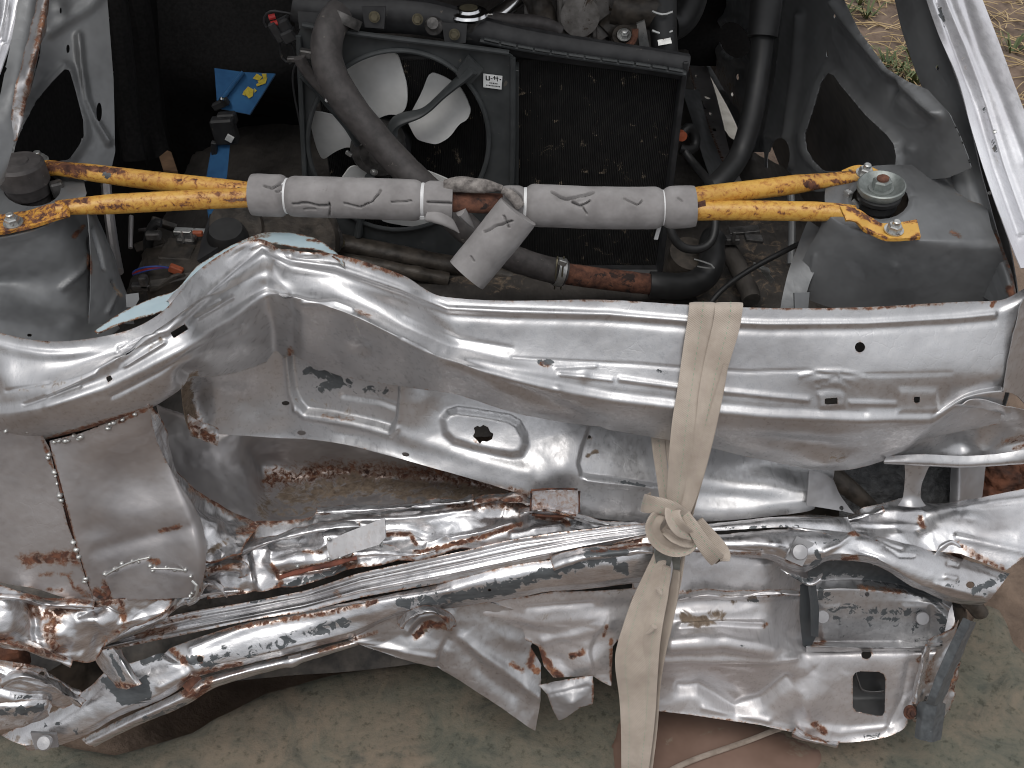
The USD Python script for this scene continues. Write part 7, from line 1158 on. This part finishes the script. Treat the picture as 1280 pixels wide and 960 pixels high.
strip('webbing', [(903, 470, .840), (895, 520, .822), (880, 580, .80), (862, 645, .782)], [.004, .008, .010, .010], side=[(.5, -1, 0)] * 4, stitch=False)
strip('webbing', [(822, 535, .872), (824, 565, .852), (828, 595, .832), (833, 630, .805), (838, 648, .79)], [.017, .016, .015, .014, .012], stitch=0.05, label='paler length of strap coming from behind the panel')
strip('webbing', [(838, 540, .868), (842, 570, .85), (846, 600, .828), (846, 640, .80)], [.016, .018, .016, .012], stitch=False)
def across(pts, lift=0.0):
    q = np.array([p[:2] for p in pts], float); t = np.gradient(q, axis=0); t /= np.linalg.norm(t, axis=1, keepdims=True)
    return [(-k[1], -k[0] * UP[1], -k[0] * UP[2]) for k in t]
def fold_strip(pts, w, **kw): return strip('knot_fold', pts, w, side=across(pts), **kw)
put('knot_core', tube([P(828, 656, Y=.764), P(840, 666, Y=.760), P(854, 674, Y=.762)], [.010, .015, .010], 18, flat=(.8, .8)), 'strap_web', ts)
fold_strip([(834, 642, .762), (822, 646, .756), (816, 657, .751), (819, 671, .747), (830, 682, .744), (846, 687, .743), (860, 684, .745), (869, 674, .752)], [.012, .016, .0175, .018, .0185, .018, .016, .010], fold=.005, thick=.004, stitch=.2)
fold_strip([(843, 634, .760), (841, 645, .748), (846, 656, .741), (855, 665, .741), (866, 671, .748)], [.017, .0185, .018, .016, .010], fold=.0065, thick=.004, stitch=.1)
fold_strip([(830, 664, .752), (842, 671, .743), (855, 677, .742), (868, 679, .749)], [.008, .013, .013, .009], fold=.005, thick=.004, stitch=False)
strip('knot_wrap', [(858, 646, .764), (845, 640, .760), (828, 633, .760), (812, 630, .766), (804, 628, .782), (812, 622, .798)], [.016, .021, .023, .023, .021, .018], side=[(.15, .2, 1)] * 6, stitch=0.0)
LS = (.83, .37, .41)
strip('loop', [(856, 642, .764), (866, 658, .754), (877, 676, .746), (888, 691, .742), (897, 700, .744)], [.011, .015, .017, .019, .020], side=[LS] * 5, stitch=.15, label='loose loop of strap at the right of the knot')
strip('loop', [(897, 702, .745), (903, 694, .752), (898, 682, .760), (888, 668, .768), (874, 650, .776)], [.020, .020, .017, .013, .010], side=[LS] * 5, stitch=False, label='back of the loose strap loop')
put('grey_hook', plate([(826, 680), (838, 684), (840, 700), (832, 726), (826, 728), (822, 722), (818, 690)], [(826, 680, .752), (838, 684, .752), (826, 728, .742)], .005), 'mount_top', ts)
put('grey_hook', plate([(838, 684), (850, 686), (850, 712), (842, 712)], [(838, 684, .758), (850, 686, .758), (842, 712, .752)], .004), 'mount_top', ts)
tail = strip('tail', [(828, 684, .758), (820, 712, .745), (806, 756, .727), (796, 800, .707), (792, 822, .697), (794, 860, .684), (795, 910, .664), (793, 965, .644), (790, 1010, .63)], [.014, .022, .034, .044, .047, .045, .040, .036, .034], side=[(1, -.2, .05)] * 9, stitch=-.22, fold=.002)
strip('tail', [(834, 708, .742), (826, 745, .728), (816, 790, .706), (811, 830, .690), (808, 880, .674), (804, 930, .654), (799, 975, .636), (796, 1010, .625)], [.010, .018, .022, .025, .026, .024, .022, .020], side=[(1, -.5, .0)] * 8, stitch=.05, label='second tail layer folded over the first')
strip('tail', [(846, 712, .752), (840, 750, .735), (830, 800, .712), (822, 850, .692), (818, 900, .672), (812, 950, .65), (806, 1005, .632)], [.012, .016, .014, .012, .013, .014, .014], side=[(.7, -1, 0)] * 7, stitch=False)
strip('tail', [(854, 690, .76), (850, 720, .75), (842, 760, .735), (832, 810, .712), (824, 840, .70)], [.008, .008, .008, .006, .004], side=[(.5, -1, 0)] * 5, stitch=False)
put('fray', tube([P(818, 783, Y=.702), P(812, 790, Y=.70), P(808, 793, Y=.70)], [.004, .003, .001], 10), 'strap_web', ts)
put('fray', tube([P(822, 735, Y=.725), P(826, 742, Y=.722)], .003, 8), 'strap_web', ts)

# ------------------------------------------------------------------ ground litter seen past the right side of the car
rb = thing('rubble', 'rust red crumbly lump showing through the gap at the right corner', 'rubble', (.60, 1.0, .3))
def lump(c, r, s):
    m = trimesh.creation.icosphere(4, r); d = meshkit.fbm(m.vertices * (2.2 / r) + s, 5, s) - .5; m.vertices *= (1 + .8 * d[:, None]) * (1, .9, .75); m.apply_translation(c); return m
for k, (x, y, Y, r) in enumerate(((1250, 590, .97, .032), (1238, 618, .95, .034), (1268, 612, .96, .036), (1276, 588, .97, .03))): put('lump', lump(P(x, y, Y=Y), r, k), 'rubble', rb, smooth=True)
g = np.random.default_rng(21)
def sticks(n, boxes, lo, hi, r, flat_=0.15):
    out = []
    for k in range(n):
        x0, x1, y0, y1 = boxes[g.integers(len(boxes))]; c = P(g.uniform(x0, x1), g.uniform(y0, y1), Z=0); c[2] = gz(c[:1], c[1:2])[0] + .004 + g.uniform(0, .008)
        a = g.uniform(0, 2 * np.pi); L = g.uniform(lo, hi); d = np.array([math.cos(a), math.sin(a), g.normal(0, flat_)]) * L
        out.append(tube([c - d / 2, c + [0, 0, g.uniform(0, .01)], c + d / 2], r * g.uniform(.6, 1.3), 4, n=4))
    return cat_(out)
put('straw', sticks(1100, [(1060, 1180, -60, 130), (1190, 1340, -80, 180), (900, 1320, -200, 0)], .03, .16, .0018), 'straw', None, smooth=False, label='dry straw scattered on the soil past the right side', cat='straw', kind='stuff')
blades = []
for k in range(46):
    x0, x1, y0, y1 = [(1180, 1340, -80, 200), (1050, 1190, -60, 130)][k % 2]; c = P(g.uniform(x0, x1), g.uniform(y0, y1), Z=0); c[2] = gz(c[:1], c[1:2])[0]
    for j in range(14):
        a = g.uniform(0, 2 * np.pi); L = g.uniform(.03, .10); s = np.array([math.cos(a), math.sin(a), 0]); w = np.cross(s, [0, 0, 1]) * g.uniform(.0025, .005); o = c + s * g.uniform(0, .02)
        q = [o - w, o + w, o + s * L * .5 + [0, 0, L * .6] + w * .8, o + s * L * .5 + [0, 0, L * .6] - w * .8, o + s * L + [0, 0, L * .55]]
        blades.append(trimesh.Trimesh(q, [[0, 1, 2], [0, 2, 3], [3, 2, 4]], process=False))
put('grass', cat_(blades), 'grass', None, smooth=False, label='short green grass tufts in the soil past the right side', cat='grass', kind='stuff')
put('litter', sticks(160, [(1080, 1140, 905, 955), (960, 1100, 930, 980), (1190, 1270, 820, 950)], .01, .045, .0009, .3), 'straw', None, smooth=False, label='bits of dry straw on the mottled sheet by the torn corner', cat='straw', kind='stuff')
cb_ = cloth('pale_board', 'cream_board', [(870, 60), (905, 60), (945, 240), (880, 240), (868, 140)], .012, 8, 'pale cream sheet on the ground outside the far door opening', 'board', amp=.006)
